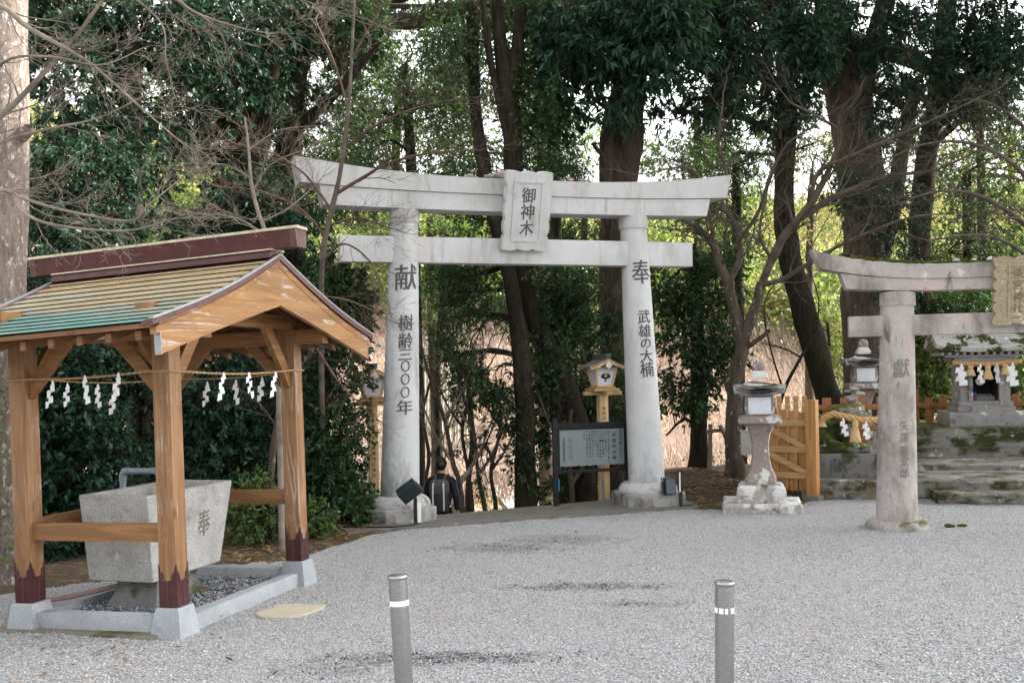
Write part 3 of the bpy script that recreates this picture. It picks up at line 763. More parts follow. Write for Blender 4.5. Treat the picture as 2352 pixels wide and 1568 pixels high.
# moss and small stones left on the lintel
rng2 = random.Random(11)
mb = MB()
for i in range(46):
    s = rng2.uniform(-.86, .25) if i < 30 else rng2.uniform(-.9, -.35); x = W2 / 2 + s * 2.4
    k = max(0, (abs(s) - .2) / .8) ** 2.6
    bm = bmesh.new(); bmesh.ops.create_icosphere(bm, subdivisions=2, radius=1)
    a, b, c = rng2.uniform(.04, .13), rng2.uniform(.03, .08), rng2.uniform(.012, .03)
    for v in bm.verts: v.co = Vector((v.co.x * a, v.co.y * b, v.co.z * c)) * (1 + .25 * math.sin(v.co.x * 9 + v.co.y * 7 + i))
    mb.bm(bm, 0, Matrix.Translation((x, rng2.uniform(-.21, -.08), 3.405 + .24 * k + .012)))
o = mb.build('moss', plain('moss_cushion', (.055, .06, .012), .95, 0, .5, 60, .1), sg, 60)
for i, (s, a) in enumerate([(-.30, .05), (-.22, .04), (-.14, .055), (-.05, .035), (.02, .04), (.1, .05)]):
    bm = bmesh.new(); bmesh.ops.create_icosphere(bm, subdivisions=2, radius=1)
    for v in bm.verts: v.co = Vector((v.co.x * a, v.co.y * a * .8, v.co.z * a * .5)) * (1 + .2 * math.sin(v.co.x * 5 + i))
    q = MB().bm(bm).build('pebble', M['pebble'], None, 60)
    q.location = [float(c) for c in (SO + SD * (W2 / 2 + s * 2.5) + SN * -.1 + np.array([0, 0, 3.437 + a * .35]))]
    q.rotation_euler = (0, 0, i)
    tag(q, 'small grey pebble lying in a row on top of the old stone gate', 'stone', 'pebbles left on the old gate lintel')
# big gate: a few stones tossed on top
for i, (s, a) in enumerate([(-.55, .07), (-.38, .12), (-.25, .10), (-.85, .06), (.75, .06), (.95, .05)]):
    bm = bmesh.new(); bmesh.ops.create_icosphere(bm, subdivisions=2, radius=1)
    for v in bm.verts: v.co = Vector((v.co.x * a, v.co.y * a * .8, v.co.z * a * .6)) * (1 + .2 * math.sin(v.co.x * 5 + i) + .1 * math.sin(v.co.y * 9))
    q = MB().bm(bm).build('pebble', M['lantern'], None, 60)
    p = torii_pt(s, -.1, 5.045 + a * .4); q.location = [float(c) for c in p]; q.rotation_euler = (0, 0, i * 1.3)
    tag(q, 'small stone lying on top of the white granite gate', 'stone', 'stones on top of the white gate')

# ---------------------------------------------------------------- floodlights by the plinths
def floodlight(name, label, base, h, head, rz, tilt, lens, sc=1.0):
    t = thing(name, label, 'floodlight', base, rz)
    mb = MB(); mb.box(-.022, .022, -.02, .02, -.1, h); mb.box(-.03, -.022, -.012, .03, h * .1, h * .9); mb.build('stake', M['lamp_black'], t)
    HM = Matrix.Translation(head) @ Euler(tilt).to_matrix().to_4x4() @ Matrix.Scale(sc, 4)
    mb = MB(); mb.box(-.15, .15, -.07, .07, -.10, .10, 0, HM, .012)
    hd = mb.build('lamp_head', M['lamp_green'], t, 30)
    mb = MB(); mb.box(-.13, .13, -.078, -.069, -.085, .085, 0, HM); mb.build('lens', M[lens], hd)
    mb = MB()
    for sx in (-1, 1): mb.box(sx * .158 - .006, sx * .158 + .006, -.02, .02, -.14, .03, 0, HM)
    mb.box(-.164, .164, -.02, .02, -.15, -.14, 0, HM); mb.build('bracket', M['lamp_grey'], t)
    mb = MB()
    mb.box(-.09, .09, -.025, .02, -.145, -.108, 0, HM); mb.build('gear_box', M['lamp_black'], t)
    return t
fl = floodlight('floodlight', 'dark green floodlight on a black stake before the left gate plinth', torii_pt(-1.89, -.66), .40, (-.09, -.03, .50), R_(0), (R_(35), R_(-36), 0), 'lamp_green')
mb = MB(); mb.box(.022, .075, 0, .012, .05, .33); mb.box(-.06, .06, .02, .03, .045, .08); mb.build('card', M['paper'], fl)
fr = floodlight('floodlight', 'dark floodlight on a black stake beside the right gate plinth', torii_pt(2.27, -.60), .58, (-.17, .02, .34), R_(0), (R_(-12), R_(88), 0), 'lamp_grey', .85)
mb = MB(); mb.box(-.024, -.006, -.03, -.02, .25, .55); mb.build('card', M['paper'], fr)
def cable(label, pts, r=.012):
    mb = MB(); P = [Vector(p) for p in pts]; out = []
    for i in range(len(P) - 1):
        for k in range(6):
            f = k / 6; out.append(P[i].lerp(P[i + 1], f) + Vector((math.sin(i * 3 + f * 3.1) * .02, math.cos(i * 2 + f * 3.1) * .02, 0)))
    out.append(P[-1]); mb.tube(out, r, 6)
    return tag(mb.build('power_cable', M['cable'], None, 60), label, 'cable')
cable('black cable running over the ground from the left floodlight past the plinth', [torii_pt(-1.89, -.68, .04), torii_pt(-2.0, -.78, .035), torii_pt(-2.2, -.84, .035), torii_pt(-2.5, -.80, .04), torii_pt(-2.9, -.55, .04)])
cable('black cable snaking from the right floodlight towards the stone lantern', [torii_pt(2.27, -.62, .03), torii_pt(2.65, -.45, .03), (3.1, 16.35, .05), (3.35, 16.9, .10), (3.5, 17.4, .14)])
# ---------------------------------------------------------------- wash-basin shelter
HYAW = math.atan2(-.28, .96)
HO = np.array([-2.83, 8.48, 0.0])
hut = thing('basin_shelter', 'small timber shelter with a tan and turquoise copper roof over a stone basin', 'shelter', HO, HYAW)
hut.rotation_euler = (0, -.017, HYAW)
HM_ = Matrix.Translation([float(c) for c in HO]) @ Euler((0, -.017, HYAW)).to_matrix().to_4x4()
def hw(x, y, z): return HM_ @ Vector((x, y, z))
LX, LY, PW = -1.44, 2.12, .0825
def shoe_face(mb, w, z0, zc, zm, off, rot, cx, cy):
    """copper shoe plate with a cusped upper edge, on one face of a post"""
    top = [(-w, zc), (-.86 * w, zc - .02), (-.78 * w, zc - .06), (-.52 * w, zc - .075), (-.42 * w, zc - .11), (-.5 * w, zc - .13), (-.16 * w, zm + .012), (0, zm)]
    top = top + [(-x, z) for x, z in reversed(top[:-1])]
    pl = [(-w, z0)] + [(w, z0)] + [(x, z) for x, z in reversed(top)]
    Mx = Matrix.Translation((cx, cy, 0)) @ Matrix.Rotation(rot, 4, 'Z')
    mb.prism(pl, -off, -off + .003, 0, Mx)
    for s in (-1, 1):   # raised scrolls
        pts = [(s * .80 * w, -off - .002, zc - .07), (s * .62 * w, -off - .002, zc - .10), (s * .50 * w, -off - .002, zc - .15), (s * .62 * w, -off - .002, zc - .17), (s * .66 * w, -off - .002, zc - .145)]
        mb.tube(pts, .0035, 5, 1, Mx)
    mb.tube([(0, -off - .002, zm - .01), (0, -off - .002, z0 + .02)], .0045, 5, 1, Mx)
for i, (x, y) in enumerate(((0, 0), (LX, 0), (0, LY), (LX, LY))):
    sb = MB(); sb.loft([[(x + a * s, y + b * s, z) for a, b in ((-1, -1), (1, -1), (1, 1), (-1, 1))] for s, z in ((.146, -.08), (.143, .0), (.110, .236), (.104, .243))])
    sb.build('base_stone', M['granite'], hut)
    pb = MB(); pb.box(x - PW, x + PW, y - PW, y + PW, .243, 2.60, bev=.009); po = pb.build('post', M['wood_z'], hut, 30)
    mb = MB()
    for k in range(4): shoe_face(mb, PW + .001, .246, .60, .455, PW + .004, k * math.pi / 2, x, y)
    mb.build('copper_shoe', [M['maroon'], M['maroon_pale']], po)
    mb = MB()
    for z in ((.835,) if y == 0 else (.90,)):
        mb.box(x - .02, x - .005, y - PW - .008, y - PW, z - .012, z + .012)
    mb.build('peg', M['fence_brown'], po)
# kerb, footing
for y in (0, LY): MB().box(LX + .12, -.12, y - .075, y + .065, -.05, .165, bev=.006).build('kerb', M['granite'], hut, 30)
for x in (0, LX): MB().box(x - .065, x + .07, .12, LY - .12, -.05, .135, bev=.006).build('kerb', M['granite'], hut, 30)
mb = MB(); mb.box(LX - .28, -.08, -.22, -.02, -.12, .035, bev=.01); mb.build('footing', M['old_concrete'], hut, 30)
# rails
mb = MB(); mb.box(LX + PW, -PW, -.045, .03, .775, .925, bev=.004); mb.build('rail', M['wood_x'], hut, 30)
mb = MB(); mb.box(LX + PW, -PW, LY - .03, LY + .03, .82, .965, bev=.004); mb.build('rail', M['wood_x'], hut, 30)
mb = MB(); mb.box(LX - .03, LX + .03, PW, LY - PW, .80, .95, bev=.004); mb.build('rail', M['wood_y'], hut, 30)
# beams
for y in (0, LY):
    mb = MB(); mb.box(LX - .42, .40, y - .06, y + .06, 2.45, 2.598, bev=.004); mb.build('eave_beam', M['wood_x'], hut, 30)
for x in (0, LX):
    mb = MB(); mb.box(x - .065, x + .065, -.30, LY + .30, 2.602, 2.74, bev=.004); mb.build('tie_beam', M['wood_y'], hut, 30)
    mb = MB(); mb.box(x - .05, x + .05, LY / 2 - .07, LY / 2 + .07, 2.74, 3.03, bev=.004); mb.build('king_post', M['wood_z'], hut, 30)
mb = MB(); mb.box(LX - .42, .38, LY / 2 + .04 - .06, LY / 2 + .04 + .06, 2.93, 3.05); mb.build('ridge_beam', M['wood_x'], hut)
def brace(p0, p1, t, mat):
    d = (Vector(p1) - Vector(p0)); L = d.length; q = d.to_track_quat('X', 'Z').to_matrix().to_4x4()
    mb = MB(); mb.box(0, L, -.03, .03, -t / 2, t / 2, 0, Matrix.Translation(p0) @ q, .004); return mb.build('brace', mat, hut, 30)
for y in (0, LY):
    brace((LX + .05, y, 2.03), (LX + .50, y, 2.52), .12, M['wood_x']); brace((-.05, y, 2.03), (-.50, y, 2.52), .12, M['wood_x'])
for x in (0, LX):
    brace((x, .05, 2.05), (x, .52, 2.66), .12, M['wood_y']); brace((x, LY - .05, 2.05), (x, LY - .52, 2.66), .12, M['wood_y'])
# roof: stepped copper courses, underside boards, rafters
RC, RH, X0, X1 = 1.08, 1.95, LX - .47, .455
ZR, ZE = 3.205, 2.53
rf = MB(); n = 12
for sy in (-1, 1):
    for i in range(n):
        f0, f1 = i / n, (i + 1) / n
        sag = lambda f: -.05 * math.sin(math.pi * f)
        ya, yb = RC + sy * RH * f0, RC + sy * (RH * f1 + .012); za, zb = ZR + (ZE - ZR) * f0 + sag(f0), ZR + (ZE - ZR) * f1 + sag(f1)
        pr = [(ya, za), (ya, za + .004), (yb, zb + .021), (yb, zb + .011), (ya + (yb - ya) * .5, (za + zb) / 2 + .001)]
        rf.loft([[(X0, p[0], p[1]) for p in pr], [(X1, p[0], p[1]) for p in pr]])
roof = rf.build('roof', M['roof'], hut); roof.rotation_euler = (0, -.033, 0); roof.location = (.095, 0, -.012)      # the old roof sags to the left
mb = MB()
for sy in (-1, 1):
    prof = [(RC, ZR - .012), (RC + sy * RH * .5, (ZR + ZE) / 2 - .062), (RC + sy * (RH + .0), ZE - .006)]
    lo = [(y, z - .035) for y, z in prof]
    pr = prof + lo[::-1]
    mb.loft([[(X0 + .01, y, z) for y, z in pr], [(X1 - .01, y, z) for y, z in pr]])
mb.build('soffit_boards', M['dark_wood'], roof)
mb = MB()
for sy in (-1, 1):
    for k in range(9):
        x = X0 + .14 + (X1 - X0 - .28) * k / 8
        a, b = Vector((x, RC + sy * .06, ZR - .12)), Vector((x, RC + sy * (RH - .06), ZE - .085))
        mid = (a + b) / 2 - Vector((0, 0, .05))
        for p, q in ((a, mid), (mid, b)):
            mb.loft([[p + Vector(o_) for o_ in ((-.025, 0, -.035), (.025, 0, -.035), (.025, 0, .035), (-.025, 0, .035))], [q + Vector(o_) for o_ in ((-.025, 0, -.035), (.025, 0, -.035), (.025, 0, .035), (-.025, 0, .035))]])
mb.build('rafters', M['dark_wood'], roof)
# gable edges
def gable(x, out):
    for sy in (-1, 1):
        mb = MB(); pts_t = []; pts_b = []
        for i in range(9):
            f = i / 8; y = RC + sy * (RH - .10) * f
            zt = ZR + (ZE - ZR) * f * (RH - .10) / RH - .05 * math.sin(math.pi * f) - .03
            pts_t.append((y, zt)); pts_b.append((y, zt - (.41 - .17 * f - .10 * math.sin(math.pi * min(1, f * 1.0)) * .6)))
        xa, xb = (x, x + out * .045)
        rings = [[(xa, a[0], a[1]), (xb, a[0], a[1]), (xb, b[0], b[1]), (xa, b[0], b[1])] for a, b in zip(pts_t, pts_b)]
        mb.loft(rings); mb.build('barge_board', M['barge'], roof, 20)
        mb = MB()
        a, b = pts_t[-1], pts_b[-1]
        mb.box(min(xa, xb) - .006, max(xa, xb) + .006, min(a[0], a[0] + sy * .008), max(a[0], a[0] + sy * .008), b[1] - .004, a[1]); mb.build('board_cap', M['grey_edge'], roof)
        mb = MB(); rings = []
        for i in range(9):
            f = i / 8; y = RC + sy * (RH + .015) * f; zt = ZR + (ZE - ZR) * f - .05 * math.sin(math.pi * f)
            rings.append([(x + out * -.03, y, zt + .012), (x + out * .068, y, zt + .034), (x + out * .075, y, zt + .028), (x + out * .072, y, zt - .022), (x + out * -.03, y, zt - .026)])
        mb.loft(rings); mb.build('verge_flashing', M['maroon_pale'], roof)
        mb = MB(); rings = []
        for i in range(9):
            f = i / 8; y = RC + sy * (RH + .02) * f; zt = ZR + (ZE - ZR) * f - .05 * math.sin(math.pi * f)
            rings.append([(x + out * .035, y, zt + .032), (x + out * .078, y, zt + .040), (x + out * .078, y, zt + .022), (x + out * .035, y, zt + .022)])
        mb.loft(rings); mb.build('verge_strip', M['grey_edge'], roof)
        mb = MB(); rings = []
        for i in range(9):
            f = i / 8; y = RC + sy * (RH - .04) * f; zt = ZR + (ZE - ZR) * f - .05 * math.sin(math.pi * f) - .030
            rings.append([(x + out * .0, y, zt), (x + out * .058, y, zt), (x + out * .050, y, zt - .055), (x + out * .0, y, zt - .06)])
        mb.loft(rings); mb.build('verge_moulding', M['barge'], roof)
gable(X1 - .02, 1); gable(X0 + .02, -1)
# ridge box with flared ends
rb = MB()
def ridge_ring(x, w, z0, z1): return [(x, RC - w * .8, z0), (x, RC + w * .8, z0), (x, RC + w, z1), (x, RC - w, z1)]
za, zb = ZR + .075, ZR + .235
rb.loft([[(x, RC + a, z) for a, z in pr] for x in (X0 - .0, X1 + .02) for pr in [[(-.15, ZR - .01), (.15, ZR - .01), (.11, ZR + .06), (-.11, ZR + .06)]]])
rb.loft([ridge_ring(X0 - .27, .095, za, zb), ridge_ring(X1 + .27, .095, za, zb)])
rd = rb.build('ridge', M['maroon'], roof)
mb = MB(); mb.loft([[(x, RC + a, z) for a, z in pr] for x in (X0 - .29, X1 + .29) for pr in [[(-.112, zb + .001), (.112, zb + .001), (.10, zb + .028), (-.10, zb + .028)]]]); mb.build('ridge_cap', M['cap_edge'], rd)
mb = MB(); mb.loft([[(x, RC + a, z) for a, z in pr] for x in (X0 - .01, X1 + .03) for pr in [[(-.125, ZR + .06), (.125, ZR + .06), (.115, ZR + .075), (-.115, ZR + .075)]]]); mb.build('ridge_board', M['cap_edge'], rd)
mb = MB(); mb.loft([ridge_ring(X1 + .205, .100, za - .004, zb), ridge_ring(X1 + .275, .108, za - .006, zb + .001)]); mb.build('ridge_end', M['maroon_pale'], rd)
mb = MB(); mb.loft([ridge_ring(X0 - .275, .108, za - .006, zb + .001), ridge_ring(X0 - .205, .100, za - .004, zb)]); mb.build('ridge_end', M['maroon_pale'], rd)
# sticker on the eave beam
mb = MB(); mb.box(-.66, -.545, -.0635, -.0605, 2.478, 2.56); mb.v = [v for v in mb.v]; st = mb.build('votive_sticker', M['sticker'], hut)
mb = MB()
for i, ch in enumerate('基の坪'): letter(mb, ch, .05, lambda a, b, i=i: (-.637 + .034 * i + a, -.0645, 2.517 + b), fit=(.032, .052))
mb.build('lettering', M['ink'], st)

# ---------------------------------------------------------------- stone basin on its foot
tr = thing('stone_basin', 'rough granite water basin with a carved character standing under the shelter', 'basin', hw(-.86, .98, 0), HYAW)
T0 = (-.86, .98)
def tl_(x, y, z): return (x - T0[0], y - T0[1], z)
bm = bmesh.new()
bx = MB()
outer_b = [(-1.20, .44), (-.525, .44), (-.525, 1.52), (-1.20, 1.52)]; outer_t = [(-1.22, .35), (-.50, .35), (-.50, 1.72), (-1.22, 1.72)]
zt, zb = 1.115, .335; k = .075
inn_t = [(-1.22 + k, .35 + k), (-.50 - k, .35 + k), (-.50 - k, 1.72 - k), (-1.22 + k, 1.72 - k)]; inn_b = [(-1.22 + k + .03, .35 + k + .05), (-.50 - k - .03, .35 + k + .05), (-.50 - k - .03, 1.72 - k - .05), (-1.22 + k + .03, 1.72 - k - .05)]
rings = [[tl_(x, y, zb) for x, y in outer_b], [tl_(x, y, zt) for x, y in outer_t], [tl_(x, y, zt) for x, y in inn_t], [tl_(x, y, zt - .22) for x, y in inn_b]]
bx.loft(rings)
me_o = bx.build('basin', M['trough'], tr)
bv = me_o.modifiers.new('edge', 'BEVEL'); bv.width = .014; bv.segments = 3; bv.limit_method = 'ANGLE'
mb = MB(); mb.box(*[-1.22 + k - T0[0], -.50 - k - T0[0], .35 + k - T0[1], 1.72 - k - T0[1]], zt - .10, zt - .095)
wm = NT('basin_water', .04, .5); wm.col((.03, .04, .035)); mb.build('water', wm.m, tr)
mb = MB(); mb.loft([[tl_(x, y, z) for x, y in ((-.86 - a, .98 - b), (-.86 + a, .98 - b), (-.86 + a, .98 + b), (-.86 - a, .98 + b))] for a, b, z in ((.27, .40, -.05), (.25, .38, .12), (.20, .30, .24), (.23, .34, .334))]); mb.build('foot', M['pedestal'], tr, 30)
mb = MB()
def on_end(a, b):      # right end face of the basin
    f = (b - zb) / (zt - zb); x = -.525 + (.025) * f
    return tl_(x + .004, a, b)
letter(mb, '奉', .3, lambda a, b: on_end(1.22 + a, .76 + b), fit=(.20, .25), slant=.1); 
mb.build('lettering', plain('weathered_carving', (.15, .13, .115), .9, 0, .5, 40), tr)
mb = MB()
letter(mb, '献', .2, lambda a, b: tl_(-.83 + a, .44 - .09 * (b + .86 - zb) / (zt - zb) - .004, .90 + b), fit=(.13, .16)); mb.build('lettering', plain('shallow_carving', (.27, .26, .25), .9, 0, .3, 40), tr)
# water pipe with its tap
wp = thing('water_pipe', 'grey plastic water pipe with a chrome tap behind the basin', 'pipe', hw(-1.28, 1.05, 0), HYAW)
mb = MB(); r = .030
mb.tube([(0, 0, .05), (0, 0, 1.20), (0, 0, 1.235), (.02, 0, 1.262), (.05, 0, 1.27), (.36, 0, 1.275)], r, 14)
mb.tube([(0, 0, 1.17), (0, 0, 1.232), (.022, 0, 1.27), (.07, 0, 1.271)], r + .004, 14); mb.tube([(.33, 0, 1.275), (.375, 0, 1.275)], r + .005, 14)
mb.build('pipe', M['pvc'], wp, 50)
mb = MB(); mb.tube([(.365, 0, 1.275), (.43, 0, 1.275), (.47, 0, 1.268), (.49, 0, 1.245), (.494, 0, 1.215)], [.012, .016, .012, .011, .012], 10)
mb.tube([(.42, 0, 1.28), (.42, 0, 1.325)], .011, 10); mb.box(.385, .455, -.010, .010, 1.325, 1.338); mb.build('tap', M['chrome'], wp, 50)
mb = MB(); mb.tube([hw(-1.75, .2, .16), hw(-1.35, .40, .20), hw(-.95, .78, .27), hw(-.86, .95, .30)], .022, 10); o = mb.build('drain_pipe', M['pipe_brown'], None, 50); tag(o, 'brown drain pipe slanting out from under the stone basin', 'pipe')
# pebbles inside the kerb
N = 5200; a = rng.uniform(LX + .07, -.07, N); b = rng.uniform(.07, LY - .07, N)
P = np.array([hw(x, y, .045) for x, y in zip(a, b)])
pebbles('pebble_bed', P[:, 0], P[:, 1], P[:, 2] + rng.uniform(0, .03, N), rng.uniform(.012, .026, N), M['pebble_blue'], rng, 'blue grey pebbles inside the granite kerb of the basin shelter')
a = rng.normal(-.5, .35, 60); b = rng.uniform(.1, LY - .1, 60); P = np.array([hw(min(max(x, LX + .1), -.1), y, .105) for x, y in zip(a, b)])
lying_leaves('leaves_in_kerb', P[:, 0], P[:, 1], P[:, 2], M['leaf_dry'], 'dry leaves on the pebbles under the basin', .03, .06)

# ---------------------------------------------------------------- cord with paper streamers
def cord(pts, r, label, mat, sag=.03, wrap=None):
    mb = MB(); P = [Vector(p) for p in pts]
    out = []
    for i in range(len(P) - 1):
        n = max(2, int((P[i + 1] - P[i]).length / .05))
        for k in range(n):
            f = k / n; L = (P[i + 1] - P[i]).length
            out.append(P[i].lerp(P[i + 1], f) - Vector((0, 0, sag * L * math.sin(math.pi * f))))
    out.append(P[-1])
    for ph in (0, math.pi):
        q = []; s = 0.0; last = out[0]
        for p in out:
            s += (p - last).length; last = p
            a = s * 70 + ph; q.append(p + Vector((math.cos(a) * r * .45, math.cos(a) * r * .3, math.sin(a) * r * .55)))
        mb.tube(q, r * .62, 6)
    return tag(mb.build('hemp_rope', mat, None, 60), label, 'rope')
g_ = PW + .008
cord([hw(LX - g_, .3, 2.15), hw(LX - g_, -g_, 2.165), hw(LX + g_, -g_, 2.165), hw(-g_, -g_, 2.19), hw(g_, -g_, 2.185), hw(g_, g_, 2.18), hw(g_, LY - g_, 2.19), hw(g_, LY + g_, 2.185), hw(-g_, LY + g_, 2.18)], .012, 'pale straw cord round the front posts of the shelter, hung with bright paper streamers', M['thin_rope'], .015)
cord([hw(g_ - .004, LY - g_ * 1.2, 2.165), hw(-g_, LY - g_, 2.16), hw(LX + g_, LY - g_, 2.155), hw(LX + g_, g_, 2.165), hw(LX - .02, -g_ - .004, 2.195)], .010, 'thinner straw cord round the back posts of the shelter', M['thin_rope'], .02)
for z in (2.20, 2.175):
    pass
def streamer_mesh(seed, scale=1.0, w=.044, fold=4):
    r2 = random.Random(seed); mb = MB()
    x, z = 0.0, 0.0; th = .0012
    seg = [(-.008, 0), (.012, 0), (.020, -.06)]
    mb.loft([[(-.008, -th, .012), (.008, -th, .012), (.008, th, .012), (-.008, th, .012)], [(-.020, -th, -.055), (.026, -th, -.055), (.026, th, -.055), (-.020, th, -.055)]])
    x, z = -.012, -.040
    for k in range(fold):
        y = (-1) ** k * .005; dx = (.026 if k % 2 == 0 else -.014) * (1 if seed % 2 else -1) + r2.uniform(-.004, .004); h = .072 + r2.uniform(-.006, .006)
        a = [(x - w / 2, y, z), (x + w / 2, y + .006, z + .014)]; tw = r2.uniform(-.014, .014)
        b = [(x - w / 2 - dx * .35, y + tw, z - h), (x + w / 2 - dx * .35, y + .006 - tw, z - h + .018)]
        mb.loft([[a[0], a[1], (a[1][0], a[1][1] + 2 * th, a[1][2]), (a[0][0], a[0][1] + 2 * th, a[0][2])], [b[0], b[1], (b[1][0], b[1][1] + 2 * th, b[1][2]), (b[0][0], b[0][1] + 2 * th, b[0][2])]])
        x += dx; z -= h - .016
    mb.v = [v * scale * .86 for v in mb.v]
    me = mb.build('paper_streamer', M['paper'])
    return me
SP = [streamer_mesh(i) for i in range(1)]
def hang(p, rz, lab, group, seed, scale=1.0, w=.044, fold=4):
    o = streamer_mesh(seed, scale, w, fold); o.location = p; o.rotation_euler = (random.Random(seed).uniform(-.05, .05), random.Random(seed + 5).uniform(-.08, .08), rz)
    return tag(o, lab, 'paper streamer', group)
for o in SP: bpy.data.objects.remove(o, do_unlink=True)
def on_front(u, v, y):      # on the shelter's plane local y
    n = np.array([.28, .96, 0]); p = PP(u, v, HO + n * y, n); q = Vector(p) - Vector(HO)
    return Vector(p)
GR = 'paper streamers on the shelter cords'
fl_ = [(121, 876, 'bright zigzag paper streamer nearest the left front post'), (195, 864, 'bright zigzag paper streamer in the middle of the left front cord'), (272, 858, 'bright zigzag paper streamer nearest the front corner post on the left front cord')]
for i, (u, v, lab) in enumerate(fl_): hang(on_front(u, v, -g_ - .012), HYAW, lab, GR, 10 + i)
for i, (u, v, lab) in enumerate([(155, 882, 'dim paper streamer on the back cord, left of the middle bright streamer'), (225, 884, 'dim paper streamer on the back cord seen between the middle and right bright streamers'), (262, 900, 'dim paper streamer on the back cord half behind a bright one')]): hang(on_front(u, v, LY - g_ - .02), HYAW + .2, lab, GR, 20 + i, 1.05)
dx_ = np.array([.96, -.28, 0]); 
def on_side(u, v): return Vector(PP(u, v, HO + dx_ * (g_ + .014), dx_))
for i, (u, v, lab) in enumerate([(514, 858, 'bright paper streamer on the gable side cord, nearest the front corner post'), (572, 857, 'bright paper streamer in the middle of the gable side cord'), (633, 856, 'bright paper streamer on the gable side cord, nearest the rear right post')]): hang(on_side(u, v), HYAW + 1.15, lab, GR, 30 + i)
for i, (u, v, lab) in enumerate([(476, 878, 'dim paper streamer on the back cord right beside the front corner post'), (542, 874, 'dim paper streamer on the back cord between two bright gable streamers'), (602, 868, 'dim paper streamer on the back cord near the rear right post')]): hang(on_front(u, v, LY - g_ - .02), HYAW, lab, GR, 40 + i, 1.05)

# ---------------------------------------------------------------- flagstone, bollards
mb = MB(); c = PG(662, 1405)
pl = [(585, 1412), (640, 1392), (680, 1389), (748, 1393), (742, 1400), (700, 1415), (668, 1422), (600, 1421)]
p3 = [PG(u, v) - c for u, v in pl]; n = len(p3)
mb.loft([[(p[0] * k, p[1] * k, z) for p in p3] for k, z in ((1, -.05), (1, .014), (.96, .022))])
tag(mb.build('flagstone', M['slab'], None, 30, loc=(c[0], c[1], 0)), 'flat tan stone slab set in the gravel beside the shelter', 'stone slab')
def bollard(label, u_top, v_top, t, lean, worn):
    top = PT(u_top, v_top, t)
    b = thing('bollard', label, 'bollard', (top[0], top[1], 0), 0, 'steel bollards in the foreground')
    b.rotation_euler = (0, lean, 0); h = top[2] / math.cos(lean); b.location.x = top[0] - h * math.sin(lean)
    r = .0572
    mb = MB(); mb.lathe([(r, -.1), (r, h - .03), (r, h - .012)], 40, cap=True); mb.build('pipe', M['steel'], b, 40)
    mb = MB(); mb.lathe([(r + .001, h - .024), (r + .005, h - .02), (r + .005, h - .006), (r + .002, h), (r * .8, h + .003), (.01, h + .006)], 40); mb.build('cap', M['steel'], b, 50)
    mb = MB(); n = 40
    for j in range(n):
        if worn and j in worn: continue
        a0, a1 = 2 * math.pi * j / n, 2 * math.pi * (j + 1) / n; R2 = r + .0015
        mb.add([(R2 * math.cos(a0), R2 * math.sin(a0), h - .185), (R2 * math.cos(a1), R2 * math.sin(a1), h - .185), (R2 * math.cos(a1), R2 * math.sin(a1), h - .152), (R2 * math.cos(a0), R2 * math.sin(a0), h - .152)], [(0, 1, 2, 3)])
    mb.build('reflective_band', M['reflect'], b)
bollard('leaning steel bollard with a clean white reflective band', 913, 1320, 6.35, R_(-2.2), None)
bollard('upright steel bollard with a torn white reflective band', 1664, 1334, 6.15, R_(1.1), (24, 28, 31, 32, 36))
